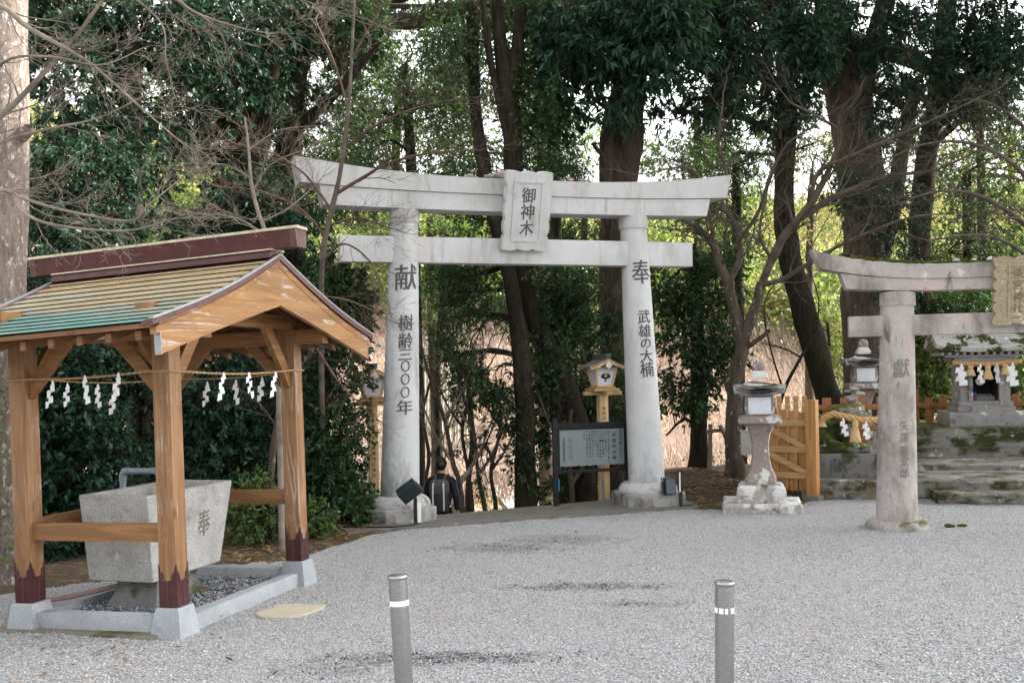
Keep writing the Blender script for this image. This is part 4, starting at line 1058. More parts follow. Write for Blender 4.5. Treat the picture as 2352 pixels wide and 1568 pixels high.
# ---------------------------------------------------------------- wooden post lanterns
def wood_lantern(label, base, yaw, texts, zoff=0.0):
    t = thing('wooden_lantern', label, 'lantern', base, yaw, 'wooden post lanterns by the gate')
    mb = MB(); mb.box(-.075, .075, -.075, .075, -.3, 1.735 + zoff, bev=.004); post = mb.build('post', M['post_wood'], t, 30)
    T = Matrix.Translation((0, 0, zoff))
    mb = MB(); mb.box(-.33, .33, -.055, .055, 1.735, 1.80, 0, T, .004); mb.box(-.055, .055, -.33, .33, 1.738, 1.797, 0, T, .004); mb.build('cross_arm', M['shelf_wood'], t, 30)
    mb = MB(); mb.box(-.22, .22, -.22, .22, 1.802, 1.845, 0, T, .004); mb.box(-.17, .17, -.17, .17, 1.846, 1.875, 0, T, .004); mb.build('shelf', M['shelf_wood'], t, 30)
    b0, b1, z0, z1 = .135, .195, 1.876, 2.185
    def ring(w, z): return [(-w, -w, z), (w, -w, z), (w, w, z), (-w, w, z)]
    mb = MB(); mb.loft([ring(b0 - .008, z0), ring(b1 - .008, z1)], 0, T); box = mb.build('lamp_box', M['shoji'], t)
    mb = MB()
    for sx in (-1, 1):
        for sy in (-1, 1):
            c0, c1 = b0 - .011, b1 - .011; e = .016
            mb.loft([[(sx * c0 - e, sy * c0 - e, z0), (sx * c0 + e, sy * c0 - e, z0), (sx * c0 + e, sy * c0 + e, z0), (sx * c0 - e, sy * c0 + e, z0)],
                     [(sx * c1 - e, sy * c1 - e, z1), (sx * c1 + e, sy * c1 - e, z1), (sx * c1 + e, sy * c1 + e, z1), (sx * c1 - e, sy * c1 + e, z1)]], 0, T)
    for sy in (-1, 1):
        mb.box(-b0 + .02, b0 - .02, sy * b0 - .010, sy * b0 + .006, z0, z0 + .025, 0, T); mb.box(-b1 + .02, b1 - .02, sy * b1 - .008, sy * b1 + .004, z1 - .03, z1, 0, T)
        mb.box(sy * b0 - .008, sy * b0 + .006, -b0 + .02, b0 - .02, z0, z0 + .024, 0, T); mb.box(sy * b1 - .008, sy * b1 + .004, -b1 + .02, b1 - .02, z1 - .029, z1, 0, T)
    mb.build('frame', M['post_wood'], t)
    def face(a, b):
        f = (b - z0) / (z1 - z0); w = b0 + (b1 - b0) * f - .008; return T @ Vector((a, -w - .002, b))
    mb = MB()
    for x in (-.06, .0, .06):
        mb.add([face(x - .003, z0 + .03), face(x + .003, z0 + .03), face(x * 1.3 + .003, z1 - .03), face(x * 1.3 - .003, z1 - .03)], [(0, 1, 2, 3)])
    for z in (1.945, 2.015, 2.085):
        mb.add([face(-.12, z), face(.12, z), face(.12, z + .006), face(-.12, z + .006)], [(0, 1, 2, 3)])
    mb.build('lattice', M['fit_white'], box)
    # folding-fan crest with a pale disc
    mb = MB(); c = (.0, 1.985); pts = []
    for i in range(13):
        a = R_(200) - R_(220) * i / 12; r = .088 if i % 2 == 0 else .080; pts.append((c[0] + r * math.cos(a), c[1] + .055 + r * math.sin(a) * .62))
    pl = [(c[0] - .022, c[1] + .012), (c[0], c[1] - .008), (c[0] + .022, c[1] + .012)] + pts[::-1]
    f2 = lambda p, d: face(p[0], p[1]) + Vector((0, -d, 0))
    mb.add([f2(p, .002) for p in pl], [tuple(range(len(pl)))])
    mb.add([f2((c[0] + .022 * math.cos(q), c[1] - .02 + .012 * math.sin(q)), .002) for q in [k * math.pi / 8 for k in range(16)]], [tuple(range(16))])
    cr_ = mb.build('fan_crest', M['ink'], box)
    mb = MB(); mb.add([f2((c[0] + .026 * math.cos(q), c[1] + .068 + .026 * math.sin(q)), .004) for q in [k * math.pi / 8 for k in range(16)]], [tuple(range(16))]); mb.build('disc', M['gold'], cr_)
    # curved gabled roof, gables to the front
    mb = MB(); rings = []
    yf = (-.30, .30)
    prof = []
    for i in range(13):
        s = -1 + 2 * i / 12; prof.append((s * .325, 2.345 - .155 * abs(s) ** .85 + .02 * (abs(s) ** 6)))
    lo = [(x, z - .022) for x, z in prof]
    pr = prof + lo[::-1]
    mb.loft([[(x, y, z) for x, z in pr] for y in (-.285, .285)], 0, T); rf_ = mb.build('roof', M['roof_grey'], t, 25)
    for y0, y1 in ((-.300, -.262), (.262, .300)):
        mb = MB()
        q = [(x * .985, z - .024) for x, z in prof]; q2 = [(x * .97, z - .075 + .018 * abs(x) / .3) for x, z in prof]
        pr = q + q2[::-1]
        mb.loft([[(x, y, z) for x, z in pr] for y in (y0, y1)], 0, T); mb.build('barge_board', M['post_wood'], rf_, 25)
        mb = MB(); yy = y0 - .004 if y0 < 0 else y1 + .001
        for cx, cz, r in ((0, 2.225, .042), (-.032, 2.215, .024), (.032, 2.215, .024), (0, 2.19, .026)):
            mb.lathe([(r, 0), (r * .8, .006)], 16, 0, T @ Matrix.Translation((cx, yy + (0 if y0 < 0 else .006), cz)) @ Matrix.Rotation(math.pi / 2, 4, 'X'))
        mb.build('gable_ornament', M['fit_white'], rf_)
    mb = MB(); mb.box(-.045, .045, -.30, .30, 2.335, 2.395, 0, T, .004); mb.box(-.055, .055, -.31, .31, 2.395, 2.41, 0, T); mb.build('ridge', M['roof_green'], rf_, 30)
    mb = MB()
    for chars, ztop, sz, pit in texts:
        y = ztop
        for ch in chars:
            if ch != ' ': letter(mb, ch, .06, lambda a, b, y=y: (a, -.0775, y + zoff + b), fit=(sz, sz if ch not in '口の' else sz * .8), slant=.08)
            y -= pit
    mb.build('lettering', M['ink'], post)
    return t
bR = PT(1388, 1150, 16.8); 
wl = wood_lantern('pale timber post lantern with fan crest standing before the notice board', (bR[0], bR[1], .0), R_(TY), [('新町区', 1.52, .052, .082), ('山口', 1.23, .062, .098), ('文弘', 1.02, .062, .095)])
wl.rotation_euler = (0, 0, R_(TY))
mb = MB(); mb.tube([(-.055, -.09, -.1), (-.055, -.09, .34)], .020, 10); mb.tube([(-.055, -.085, .34), (-.05, -.08, .55)], .006, 6); mb.build('cable_duct', M['pvc'], wl, 50)
bL = PT(858, 1090, 16.5)
wood_lantern('pale timber post lantern half hidden behind the left gate pillar', (bL[0] + .0, bL[1], -.09), R_(TY), [('生長の家', 1.50, .062, .092), ('武雄地区連合', 1.06, .060, .088)])

# ---------------------------------------------------------------- notice board
nb = thing('notice_board', 'black framed notice board with pale blue grey panel of vertical writing', 'notice board', (.65, 16.10, 0), R_(TY))
for x, top in ((0, 1.385), (1.25, 1.43)):
    mb = MB(); mb.box(x - .035, x + .035, -.035, .035, -.4, top, bev=.004); mb.build('post', M['black_frame'], nb, 30)
mb = MB(); mb.box(.036, 1.214, -.03, .03, 1.25, 1.315); mb.box(.036, 1.214, -.025, .025, .525, .575); mb.box(.04, .075, -.026, .026, .576, 1.249); mb.box(1.175, 1.21, -.026, .026, .576, 1.249); mb.box(.075, 1.175, -.022, .022, 1.205, 1.248); mb.build('frame', M['black_frame'], nb)
mb = MB(); n = 24; zb_ = [(.075 + 1.1 * i / n, .635 + .006 * math.sin(i * 2.1)) for i in range(n + 1)]
mb.prism(zb_ + [(1.175, 1.204), (.075, 1.204)], -.02, .0); pn = mb.build('panel', M['board'], nb)
mb = MB()
def bl(chars, x, top, sz, pit, h=None):
    y = top
    for ch in chars:
        if ch == ' ': y -= pit * .5; continue
        letter(mb, ch, sz, lambda a, b, y=y: (x + a, -.0215, y + b), fit=(sz, sz if ch not in '一ー' else (sz * .15 if ch == '一' else sz)), slant=.08); y -= pit
bl('天然記念物', 1.115, 1.165, .046, .052); bl('（昭和三年指定）', 1.115, .90, .022, .026)
bl('武雄の大楠', 1.00, 1.11, .066, .092)
for i, ln in enumerate(('幹周二十メートル枝張東西三十メートル', '南北三十三メートル樹高三', '十四メートル樹高二', '十七メートル推定樹', '令三千年と云われる', '巨木である', '樹根の部分に広さ十', '二畳敷の空洞があり', '中には天神様を祀っ', 'ている')):
    pit = .049 if i > 1 else .028
    bl(ln, .905 - .046 * i, 1.165, .033 if i > 1 else .024, pit)
bl('昭和四十三年四月三十日指定', .275, 1.06, .02, .028); bl('昭和五十五年三月一日改正', .235, 1.06, .02, .028)
bl('武雄市教育委員会', .145, 1.06, .040, .048)
mb.build('lettering', M['ink'], pn)
mb = MB(); mb.box(.036, .052, -.04, -.036, .25, .45); mb.build('blue_tape', plain('blue_tape', (.02, .17, .42), .5), nb)

# ---------------------------------------------------------------- stone lanterns
def sq(w, z, d=None, c=0.0, lift=0.0, n=5):
    """square ring with n points a side; lift raises the corners, c rounds them"""
    d = d or w; pts = []
    for k in range(4):
        for i in range(n):
            s = -1 + 2 * i / n
            x, y = [(s, -1), (1, s), (-s, 1), (-1, -s)][k]
            q = min(abs(x), abs(y)); pts.append((x * w * (1 - c * q * q), y * d * (1 - c * q * q), z + lift * q ** 3))
    return pts
def stone_lantern(label, loc, yaw):
    t = thing('stone_lantern', label, 'stone lantern', loc, yaw, 'weathered stone lanterns')
    r3 = random.Random(5)
    mb = MB(); mb.loft([[(x + r3.uniform(-.02, .02), y + r3.uniform(-.02, .02), z) for x, y, z in sq(w, z, d)] for w, d, z in ((.57, .50, -.15), (.565, .495, .09), (.545, .475, .135))]); mb.build('bottom_slab', M['lantern_white'], t, 30)
    mb = MB(); mb.loft([sq(.365, .136), sq(.355, .30), sq(.345, .305), sq(.335, .345), sq(.29, .385)]); mb.build('base', M['lantern_white'], t, 30)
    mb = MB(); mb.loft([sq(w, z, None, c) for w, z, c in ((.225, .386, .12), (.232, .44, .12), (.215, .52, .12), (.165, .62, .12), (.135, .76, .12), (.125, .90, .12), (.130, 1.02, .12), (.155, 1.14, .12), (.185, 1.21, .12), (.19, 1.235, .12))]); mb.build('shaft', M['lantern'], t, 45)
    mb = MB(); mb.loft([sq(w, z) for w, z in ((.205, 1.236), (.22, 1.275), (.305, 1.30), (.315, 1.315), (.31, 1.385), (.235, 1.415))]); mb.build('platform', M['lantern'], t, 30)
    mb = MB(); mb.loft([sq(w, z, None, .02) for w, z in ((.205, 1.416), (.222, 1.55), (.205, 1.715))]); fb = mb.build('fire_box', M['lantern'], t, 30)
    mb = MB(); mb.box(-.165, .165, -.235, -.222, 1.44, 1.69, bev=.003)
    fp = mb.build('lamp_panel', M['white_panel'], fb, 30)
    mb = MB()
    for x in (-.145, .145):
        for z in (1.46, 1.67): mb.lathe([(.006, 0), (.006, .004)], 8, 0, Matrix.Translation((x, -.2355, z)) @ Matrix.Rotation(math.pi / 2, 4, 'X'))
    mb.build('screws', M['lamp_grey'], fp)
    mb = MB(); mb.box(.222, .232, -.15, .15, 1.45, 1.68); mb.build('lamp_panel', M['lamp_grey'], fb)
    mb = MB(); mb.loft([sq(.225, 1.716), sq(.365, 1.735, lift=.08, n=8), sq(.380, 1.785, lift=.095, n=8), sq(.275, 1.85, lift=.03, n=8), sq(.19, 1.925, n=8), sq(.15, 1.955, n=8)]); mb.build('roof', M['lantern_white'], t, 35)
    mb = MB(); mb.loft([sq(w, z, None, .05) for w, z in ((.125, 1.956), (.13, 2.0), (.10, 2.045), (.085, 2.085))]); mb.build('neck', M['lantern_white'], t, 35)
    mb = MB(); mb.lathe([(.07, 2.086), (.095, 2.11), (.10, 2.15), (.085, 2.20), (.04, 2.235), (.01, 2.24)], 20); mb.build('finial', M['lantern'], t, 60)
    return t
stone_lantern('weathered stone lantern with white lichen standing on the gravel before the timber gate', (3.72, 15.42, 0), R_(-13))
stone_lantern('mossy roofed stone lantern behind the lion dog, half hidden by the old gate pillar', (6.63, 19.3, .40), R_(-8))

# ---------------------------------------------------------------- shrine terrace
HSY = R_(-12)
SHO = np.array([6.43, 15.54, 0.0]); HD = np.array([math.cos(HSY), math.sin(HSY), 0]); HN = np.array([-HD[1], HD[0], 0])
def sw(x, y, z=0.0): return SHO + HD * x + HN * y + np.array([0, 0, z])
stp = thing('stone_steps', 'mossy stone steps and terrace leading up to the small shrine', 'steps', SHO, HSY)
r4 = random.Random(8)
def rough_block(mb, x0, x1, y0, y1, z0, z1, jit=.012, step=.35):
    nx_ = max(2, int((x1 - x0) / step)); rings = []
    for i in range(nx_ + 1):
        x = x0 + (x1 - x0) * i / nx_; a, b, c = [r4.uniform(-jit, jit) for _ in range(3)]
        rings.append([(x, y0 + a, z0), (x, y0 + a * .6, z1 - .02 + b), (x, y0 + .03 + a, z1 + b * .6), (x, y1, z1 + c * .4), (x, y1, z0)])
    mb.loft([r[::-1] for r in rings])
for name_, args in (('step', (0, 3.6, 0, .62, -.2, .165)), ('terrace', (-1.95, 5, .60, 2.4, -.25, .295)), ('step', (-.1, 5, 2.36, 4.0, .1, .395)), ('step', (-.3, 5, 4.02, 4.4, .1, .555)), ('terrace_wall', (-.33, 5, 4.22, 7.2, -.4, .93))):
    mb = MB(); rough_block(mb, *args); mb.build(name_, M['mossy_wall'] if name_ == 'terrace_wall' else M['mossy'], stp, 35)
# shrine
hk = thing('stone_shrine', 'small grey stone shrine with mossy curved roof on the terrace', 'shrine', sw(1.78, 5.15, .93), HSY)
mb = MB(); mb.box(-.70, .70, -.62, .62, -.02, .27, bev=.012); mb.build('base', M['shrine'], hk, 30)
mb = MB(); mb.box(-.52, .52, -.50, .48, .271, .37, bev=.008); mb.box(-.27, .27, -.53, -.505, .271, .40); mb.box(-.285, .285, -.57, -.531, .271, .36); mb.build('plinth', M['shrine'], hk, 30)
mb = MB(); mb.box(-.49, -.24, -.46, .42, .371, .47, bev=.02); mb.box(.24, .49, -.46, .42, .371, .47, bev=.02); mb.build('moulding', M['shrine'], hk, 30)
mb = MB(); mb.box(-.45, -.25, -.40, .40, .471, 1.24); mb.box(.25, .45, -.40, .40, .471, 1.24); mb.box(-.25, .25, .30, .40, .371, 1.24); mb.box(-.25, .25, -.40, .30, 1.15, 1.24); mb.build('walls', M['shrine'], hk)
mb = MB(); mb.box(-.249, .249, -.22, .299, .45, 1.149); 
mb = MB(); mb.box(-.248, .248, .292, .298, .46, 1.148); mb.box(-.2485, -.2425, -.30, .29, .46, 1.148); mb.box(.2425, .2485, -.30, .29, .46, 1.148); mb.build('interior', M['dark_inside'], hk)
mb = MB(); mb.box(-.24, .24, -.44, .28, .401, .48); mb.box(-.24, .24, -.10, .28, .481, .56); mb.box(-.22, .22, .05, .28, .561, .60); mb.build('altar', M['shrine'], hk)
for s in (-1, 1):
    mb = MB(); mb.box(s * .275 - .04, s * .275 + .04, -.47, -.405, .471, 1.15, bev=.004); mb.build('door_leaf', M['shrine'], hk, 30)
mb = MB(); mb.lathe([(.085, 0), (.085, .01)], 24, 0, Matrix.Translation((.0, .02, .86)) @ Matrix.Rotation(math.pi / 2, 4, 'X')); mb.build('mirror', M['mirror'], hk)
mb = MB(); mb.box(-.56, .56, -.46, .44, 1.241, 1.33, bev=.006); mb.build('lintel', M['shrine'], hk, 30)
mb = MB()
for i in range(13):
    x = -.80 + 1.6 * i / 12; mb.box(x - .028, x + .028, -.60, .56, 1.375, 1.425)
for y in (-.52, .48): mb.box(-.74, .74, y, y + .06, 1.331, 1.374)
mb.build('rafters', M['shrine'], hk)
rings = []
for i in range(25):
    s = -1 + 2 * i / 24; lift = .085 * abs(s) ** 3; k = 1.0
    pr = []
    for f, z in ((-1, 0), (-.75, .10), (-.5, .22), (-.25, .37), (-.12, .47), (.12, .47), (.25, .37), (.5, .22), (.75, .10), (1, 0)):
        pr.append((f * .68, z * (1 - .25 * abs(s) ** 4)))
    tp = [(s * .92, y, 1.50 + z + lift) for y, z in pr]; bt = [(s * .92, y * (.97), 1.427 + lift + max(0, z - .05) * .5) for y, z in pr]
    rings.append(tp + bt[::-1])
mb = MB(); mb.loft(rings); rfk = mb.build('roof', M['shrine_roof'], hk, 40)
mb = MB(); mb.box(-.55, .55, -.085, .085, 1.95, 2.08, bev=.012); mb.build('ridge', M['shrine_roof'], rfk, 30)
# things on and in the shrine
for nm, mt, z, lab in (('cup', 'red_cup', 0, 'red glass cup at the left of the shrine altar, under the blue one'), ('cup', 'blue_cup', .085, 'blue glass cup at the left of the shrine altar, on top of the red one')):
    mb = MB(); mb.lathe([(.025, 0), (.032, .02), (.032, .07), (.022, .083)], 16); q = mb.build(nm, M[mt], None, 40); p = sw(1.78 - .17, 5.15 - .30, .93 + .482 + z); q.location = [float(c) for c in p]; tag(q, lab, 'cup')
def twisted(pts, r, strands=3, turns=14.0, taper=None):
    P = [Vector(p) for p in pts]; mb = MB(); N = 60; 
    def at(f):
        k = f * (len(P) - 1); i = min(int(k), len(P) - 2); return P[i].lerp(P[i + 1], k - i)
    for s in range(strands):
        q = []; rr = []
        for i in range(N + 1):
            f = i / N; p = at(f); d = (at(min(1, f + .02)) - at(max(0, f - .02))).normalized(); u = Vector((0, 0, 1)); u = (u - d * u.dot(d)).normalized(); w = d.cross(u)
            a = f * turns * 2 + s * 2 * math.pi / strands; R = r * (taper(f) if taper else 1)
            q.append(p + (u * math.cos(a) + w * math.sin(a)) * R * .5); rr.append(R * .58)
        mb.tube(q, rr, 7)
    return mb
def tassel(mb, top, L, r, rr_=None):
    top = Vector(top); r5 = random.Random(int(L * 1000))
    mb.lathe([(r * .55, 0), (r * .8, -L * .2), (r * .55, -L * .3), (r * .95, -L * .6), (r * 1.2, -L), (.005, -L * .97)], 14, 0, Matrix.Translation(top))
    for i in range(40):
        a = r5.uniform(0, 6.28); x, y = math.cos(a), math.sin(a)
        mb.tube([top + Vector((x * r * .6, y * r * .6, -L * .33)), top + Vector((x * r * 1.25, y * r * 1.25, -L * r5.uniform(.95, 1.08)))], .004, 4)
rp = twisted([sw(1.78 - .60, 4.66, .93 + 1.225), sw(1.78 - .3, 4.63, .93 + 1.20), sw(1.78, 4.62, .93 + 1.195), sw(1.78 + .3, 4.63, .93 + 1.20), sw(1.78 + .62, 4.66, .93 + 1.235)], .048)
rp = rp.build('straw_rope', M['rope'], None, 60); tag(rp, 'thick twisted straw rope across the front of the small stone shrine', 'rope')
for x, L, zz in ((-.29, .20, 1.17), (.02, .27, 1.17), (.33, .20, 1.18)):
    mb = MB(); tassel(mb, sw(1.78 + x, 4.60, .93 + zz), L, .075); mb.build('tassel', M['straw'], rp, 60)
for i, (x, lab, rz, sc) in enumerate(((-.46, 'large white paper streamer at the left end of the shrine rope', 0, 1.75), (-.12, 'white paper streamer left of the middle tassel on the shrine rope', .5, 1.5), (.17, 'twisted white paper streamer right of the middle tassel on the shrine rope', -1.0, 1.5), (.45, 'large white paper streamer at the right end of the shrine rope', 0, 1.75))):
    hang(Vector(sw(1.78 + x, 4.555, .93 + 1.19)), HSY + rz, lab, 'paper streamers on the shrine rope', 51 + i * 2 if x < .3 else 51 + i * 2, sc, .10 if i in (0, 3) else .07, 4)

# ---------------------------------------------------------------- lion dog on its pedestal
pd = thing('stone_pedestal', 'grey stone pedestal with carved characters under the mossy lion dog', 'pedestal', sw(-1.95, 1.05, .29), HSY)
mb = MB(); mb.box(0, 1.75, 0, .95, -.04, .40, bev=.012); mb.build('block', M['pedestal'], pd, 30)
mb = MB(); letter(mb, '献', .3, lambda a, b: (.62 + a, -.003, .215 + b), fit=(.28, .25), slant=.1); letter(mb, '奉', .3, lambda a, b: (1.30 + a, -.003, .215 + b), fit=(.28, .25), slant=.1); mb.build('lettering', M['carve'], pd)
ld = thing('lion_dog', 'mossy stone lion dog statue seated on the carved pedestal', 'statue', sw(-1.95, 1.05, .695), HSY)
def blob(mb, c, r, rot=(0, 0, 0), seed=0, amp=.10, sub=3):
    bm = bmesh.new(); bmesh.ops.create_icosphere(bm, subdivisions=sub, radius=1)
    Mx = Matrix.Translation(c) @ Euler(rot).to_matrix().to_4x4()
    for v in bm.verts:
        p = v.co; k = 1 + amp * (math.sin(p.x * 4.1 + seed) + math.sin(p.y * 5.3 + seed * 2) + math.sin(p.z * 6.1 + seed * 3)) * .5
        v.co = Mx @ Vector((p.x * r[0] * k, p.y * r[1] * k, p.z * r[2] * k))
    mb.bm(bm)
mb = MB()
mb.box(.16, 1.35, .12, .82, .0, .16, bev=.03)
blob(mb, (.46, .42, .34), (.30, .30, .27), seed=1)              # haunch
blob(mb, (.30, .52, .42), (.18, .20, .36), (0, -.2, 0), 2, .2)      # tail along the back
blob(mb, (.36, .55, .72), (.14, .14, .24), (0, .25, 0), 3, .25)
blob(mb, (.62, .48, .58), (.28, .26, .34), (0, .45, 0), 4)       # back
blob(mb, (.86, .46, .62), (.27, .25, .40), (0, .1, 0), 5)        # chest
blob(mb, (.93, .30, .30), (.10, .11, .32), (0, 0, 0), 6)         # fore legs
blob(mb, (1.02, .58, .30), (.10, .11, .32), (0, 0, 0), 7)
blob(mb, (.62, .20, .22), (.22, .12, .10), seed=8)               # hind paw
blob(mb, (.98, .24, .20), (.14, .11, .08), seed=9)
blob(mb, (1.00, .40, 1.02), (.25, .24, .24), seed=10, amp=.16)   # head
blob(mb, (1.14, .30, .94), (.16, .16, .12), seed=11)             # muzzle
blob(mb, (.86, .44, .95), (.16, .28, .26), seed=12, amp=.35)     # mane
for k in range(12): blob(mb, (.84 + .09 * math.cos(k), .44 + .26 * math.cos(k * 1.7), .88 + .26 * math.sin(k * 1.1)), (.085, .08, .085), seed=k, sub=2)
o = mb.v = [Vector((v.x * .86, v.y, v.z * .66)) for v in mb.v]; o = mb.build('body', M['statue'], ld, 60)
rm = o.modifiers.new('fuse', 'REMESH'); rm.mode = 'VOXEL'; rm.voxel_size = .022; rm.use_smooth_shade = True
tx = bpy.data.textures.new('roughness', 'CLOUDS'); tx.noise_scale = .12
dm = o.modifiers.new('wear', 'DISPLACE'); dm.texture = tx; dm.strength = .05; dm.texture_coords = 'LOCAL'
r6 = random.Random(3)
for k in range(9):    # flat stones piled in front of the face
    mb = MB(); a, b, c = r6.uniform(.07, .14), r6.uniform(.06, .10), r6.uniform(.025, .05)
    bm = bmesh.new(); bmesh.ops.create_icosphere(bm, subdivisions=2, radius=1)
    for v in bm.verts: v.co = Vector((v.co.x * a, v.co.y * b, v.co.z * c)) * (1 + .15 * math.sin(v.co.x * 5 + k))
    q = mb.bm(bm).build('flat_stone', M['lantern_white'], None, 50); p = sw(-1.95 + .93 + r6.uniform(-.05, .09), 1.05 + .40 + r6.uniform(-.05, .05), .695 + .80 + .045 * k * .8); q.location = [float(c_) for c_ in p]; q.rotation_euler = (0, r6.uniform(-.15, .15), k)
    tag(q, 'flat pale stone in the pile on the lion dog beside the old gate pillar', 'stone', 'flat stones piled on the lion dog')
tp = lambda f: .45 + .55 * math.sin(math.pi * min(1, f * 1.3 + .12))
pts = [sw(-1.95 + x, 1.05 + y, .695 + z) for x, y, z in ((.34, .10, .46), (.40, .06, .58), (.55, .02, .655), (.75, .0, .60), (.95, .0, .555), (1.15, .04, .54), (1.3, .1, .55))]
rp = twisted(pts, .055, 3, 12).build('straw_rope', M['rope'], None, 60); tag(rp, 'twisted straw rope draped over the mossy lion dog', 'rope')
mb = MB(); tassel(mb, sw(-1.95 + .89, 1.02, .695 + .54), .34, .07); mb.build('tassel', M['straw'], rp, 60)
for x, L in ((.38, .12),):
    mb = MB(); tassel(mb, sw(-1.95 + x, 1.12, .695 + .56), L, .06); mb.build('tassel', M['straw'], rp, 60)
hang(Vector(sw(-1.95 + .70, 1.0, .695 + .57)), HSY, 'white paper streamer hanging from the lion dog rope left of its tassel', 'paper streamers on the lion dog rope', 61, 1.25, .07, 4)
hang(Vector(sw(-1.95 + 1.06, 1.0, .695 + .52)), HSY, 'white paper streamer hanging from the lion dog rope right of its tassel', 'paper streamers on the lion dog rope', 63, 1.25, .07, 4)

# ---------------------------------------------------------------- timber fences and the open gate
def plank_fence(name, label, loc, yaw, boards, rails, posts=(), diag=None, mat='fence_wood', rmat='fence_pale', group=None, cat='fence'):
    t = thing(name, label, cat, loc, yaw, group)
    mb = MB()
    for i, (x, w, z0, z1, y) in enumerate(boards):
        mb = MB(); mb.box(x - w / 2, x + w / 2, y - .012, y + .012, z0, z1, bev=.003); mb.build('board', M[mat], t, 30)
    for x0, x1, z, h, y in rails:
        mb = MB(); mb.box(x0, x1, y - .02, y + .02, z - h / 2, z + h / 2, bev=.003); mb.build('rail', M[rmat], t, 30)
    for x, w, z1, y in posts:
        mb = MB(); mb.box(x - w / 2, x + w / 2, y - w / 2, y + w / 2, -.02, z1, bev=.004); mb.build('post', M[mat], t, 30)
        mb = MB(); mb.box(x - .13, x + .13, y - .13, y + .13, -.15, .075, bev=.01); mb.build('footing', M['concrete'], t, 30)
    if diag:
        for (x0, z0), (x1, z1) in diag:
            d = math.atan2(z1 - z0, x1 - x0); L = math.hypot(x1 - x0, z1 - z0)
            mb = MB(); mb.box(0, L, -.012, .012, -.045, .045, 0, Matrix.Translation((x0, .034, z0)) @ Matrix.Rotation(-d, 4, 'Y')); mb.build('brace', M[rmat], t)
    return t
gp = PT(1868, 1128, 16.4); gp[2] = 0.0
gy = math.atan2(.55, -.83)      # leaf swings back and to the left
plank_fence('wooden_gate_leaf', 'tall orange timber gate leaf with diagonal brace, nearest the stone lantern', (gp[0], gp[1], 0), gy,
    [(.17 + .155 * i, .125, .13, 1.40 + .025 * i, -.03) for i in range(5)], [(.06, .85, z, .10, .005) for z in (.38, .80, 1.22)], [(0, .17, 1.60, 0)],
    [((.08, .42), (.82, .78)), ((.08, .82), (.82, 1.2))], group='leaves of the timber gate', cat='gate')
plank_fence('wooden_gate_leaf', 'paler timber gate leaf standing open behind the nearest leaf', (gp[0] + .22, gp[1] + 1.0, .0), math.atan2(.35, -.94),
    [(.05 + .14 * i, .085, .2, 1.64, -.03) for i in range(6)], [(-.02, .82, z, .09, .005) for z in (.4, .85, 1.30)], [], [((.02, .5), (.78, 1.2))], 'fence_pale', 'fence_pale', 'leaves of the timber gate', 'gate')
fz = lambda u, v, t: PT(u, v, t)
p0 = PT(1885, 1000, 18.4)
plank_fence('wooden_fence', 'brown picket fence with three rails left of the lion dog', (p0[0], p0[1], 0), R_(-10),
    [(.12 + .31 * i, .155, .25, 1.57, .03) for i in range(5)], [(-.05, 1.5, z, .10, -.012) for z in (.55, 1.02, 1.40)], mat='fence_brown', rmat='fence_brown')
p0 = PT(2095, 950, 21.0)
plank_fence('wooden_fence', 'brown timber fence with one taller post between the old gate pillar and the shrine', (p0[0], p0[1], .3), R_(-10),
    [(-.2 + .27 * i, .15, .3, (1.46 if i != 1 else 1.62) - .3 + (.0 if i != 1 else .02), .03) for i in range(4)], [(-.5, .82, z, .10, -.012) for z in (.60, 1.0)], mat='fence_brown', rmat='fence_brown')
p0 = PT(2290, 950, 21.0)
plank_fence('wooden_fence', 'brown timber fence to the right of the shrine by the picture edge', (p0[0], p0[1], .3), R_(-10),
    [(.02 + .36 * i, .16, .3, 1.2, .03) for i in range(5)], [(-.05, 1.8, z, .10, -.012) for z in (.62, 1.0)], mat='fence_brown', rmat='fence_brown')

# ---------------------------------------------------------------- grey box on a post, tree prop
p0 = PT(1724, 1090, 17.0)
eb = thing('utility_box', 'grey metal utility box on a dark post behind the stone lantern', 'utility box', (p0[0], p0[1], float(height(p0[0], p0[1]))), R_(-10))
mb = MB(); mb.box(-.15, .18, -.09, .09, .66, 1.05, bev=.012); mb.build('box', M['box_metal'], eb, 30)
mb = MB(); mb.box(-.16, .19, -.10, .10, 1.051, 1.065); mb.build('lid', M['box_metal'], eb)
mb = MB(); mb.box(.06, .13, -.035, .035, -.2, .659); mb.build('post', M['lamp_black'], eb)
p0 = PT(1652, 1085, 19.5); z0 = float(height(p0[0], p0[1]))
tpz = thing('tree_prop', 'rough log prop frame leaning against the spotted trunk', 'prop', (p0[0], p0[1], z0), 0)
for a, b in (((-.20, .0, -.1), (-.14, .05, .92)), ((.42, -.25, -.1), (.03, .0, .90))):
    mb = MB(); mb.tube([a, ((a[0] + b[0]) / 2 + .01, (a[1] + b[1]) / 2, (a[2] + b[2]) / 2), b], [.045, .042, .04], 10); mb.build('leg', M['pole'], tpz, 50)
mb = MB(); mb.tube([(-.22, .05, .78), (.12, .05, .80)], .036, 10); mb.build('crossbar', M['pole'], tpz, 50)
mb = MB()
for k in range(5): blob(mb, (random.Random(k).uniform(-.12, .12), random.Random(k + 9).uniform(-.05, .05), .012), (.05, .035, .022), seed=k, amp=.3, sub=2)
p0 = PG(2193, 1210); q = mb.build('moss_tuft', plain('moss_tuft', (.06, .065, .012), .95, 0, .5, 80, .1), None, 60, loc=(p0[0], p0[1], .01)); tag(q, 'small green moss tuft on the gravel right of the old gate', 'moss')
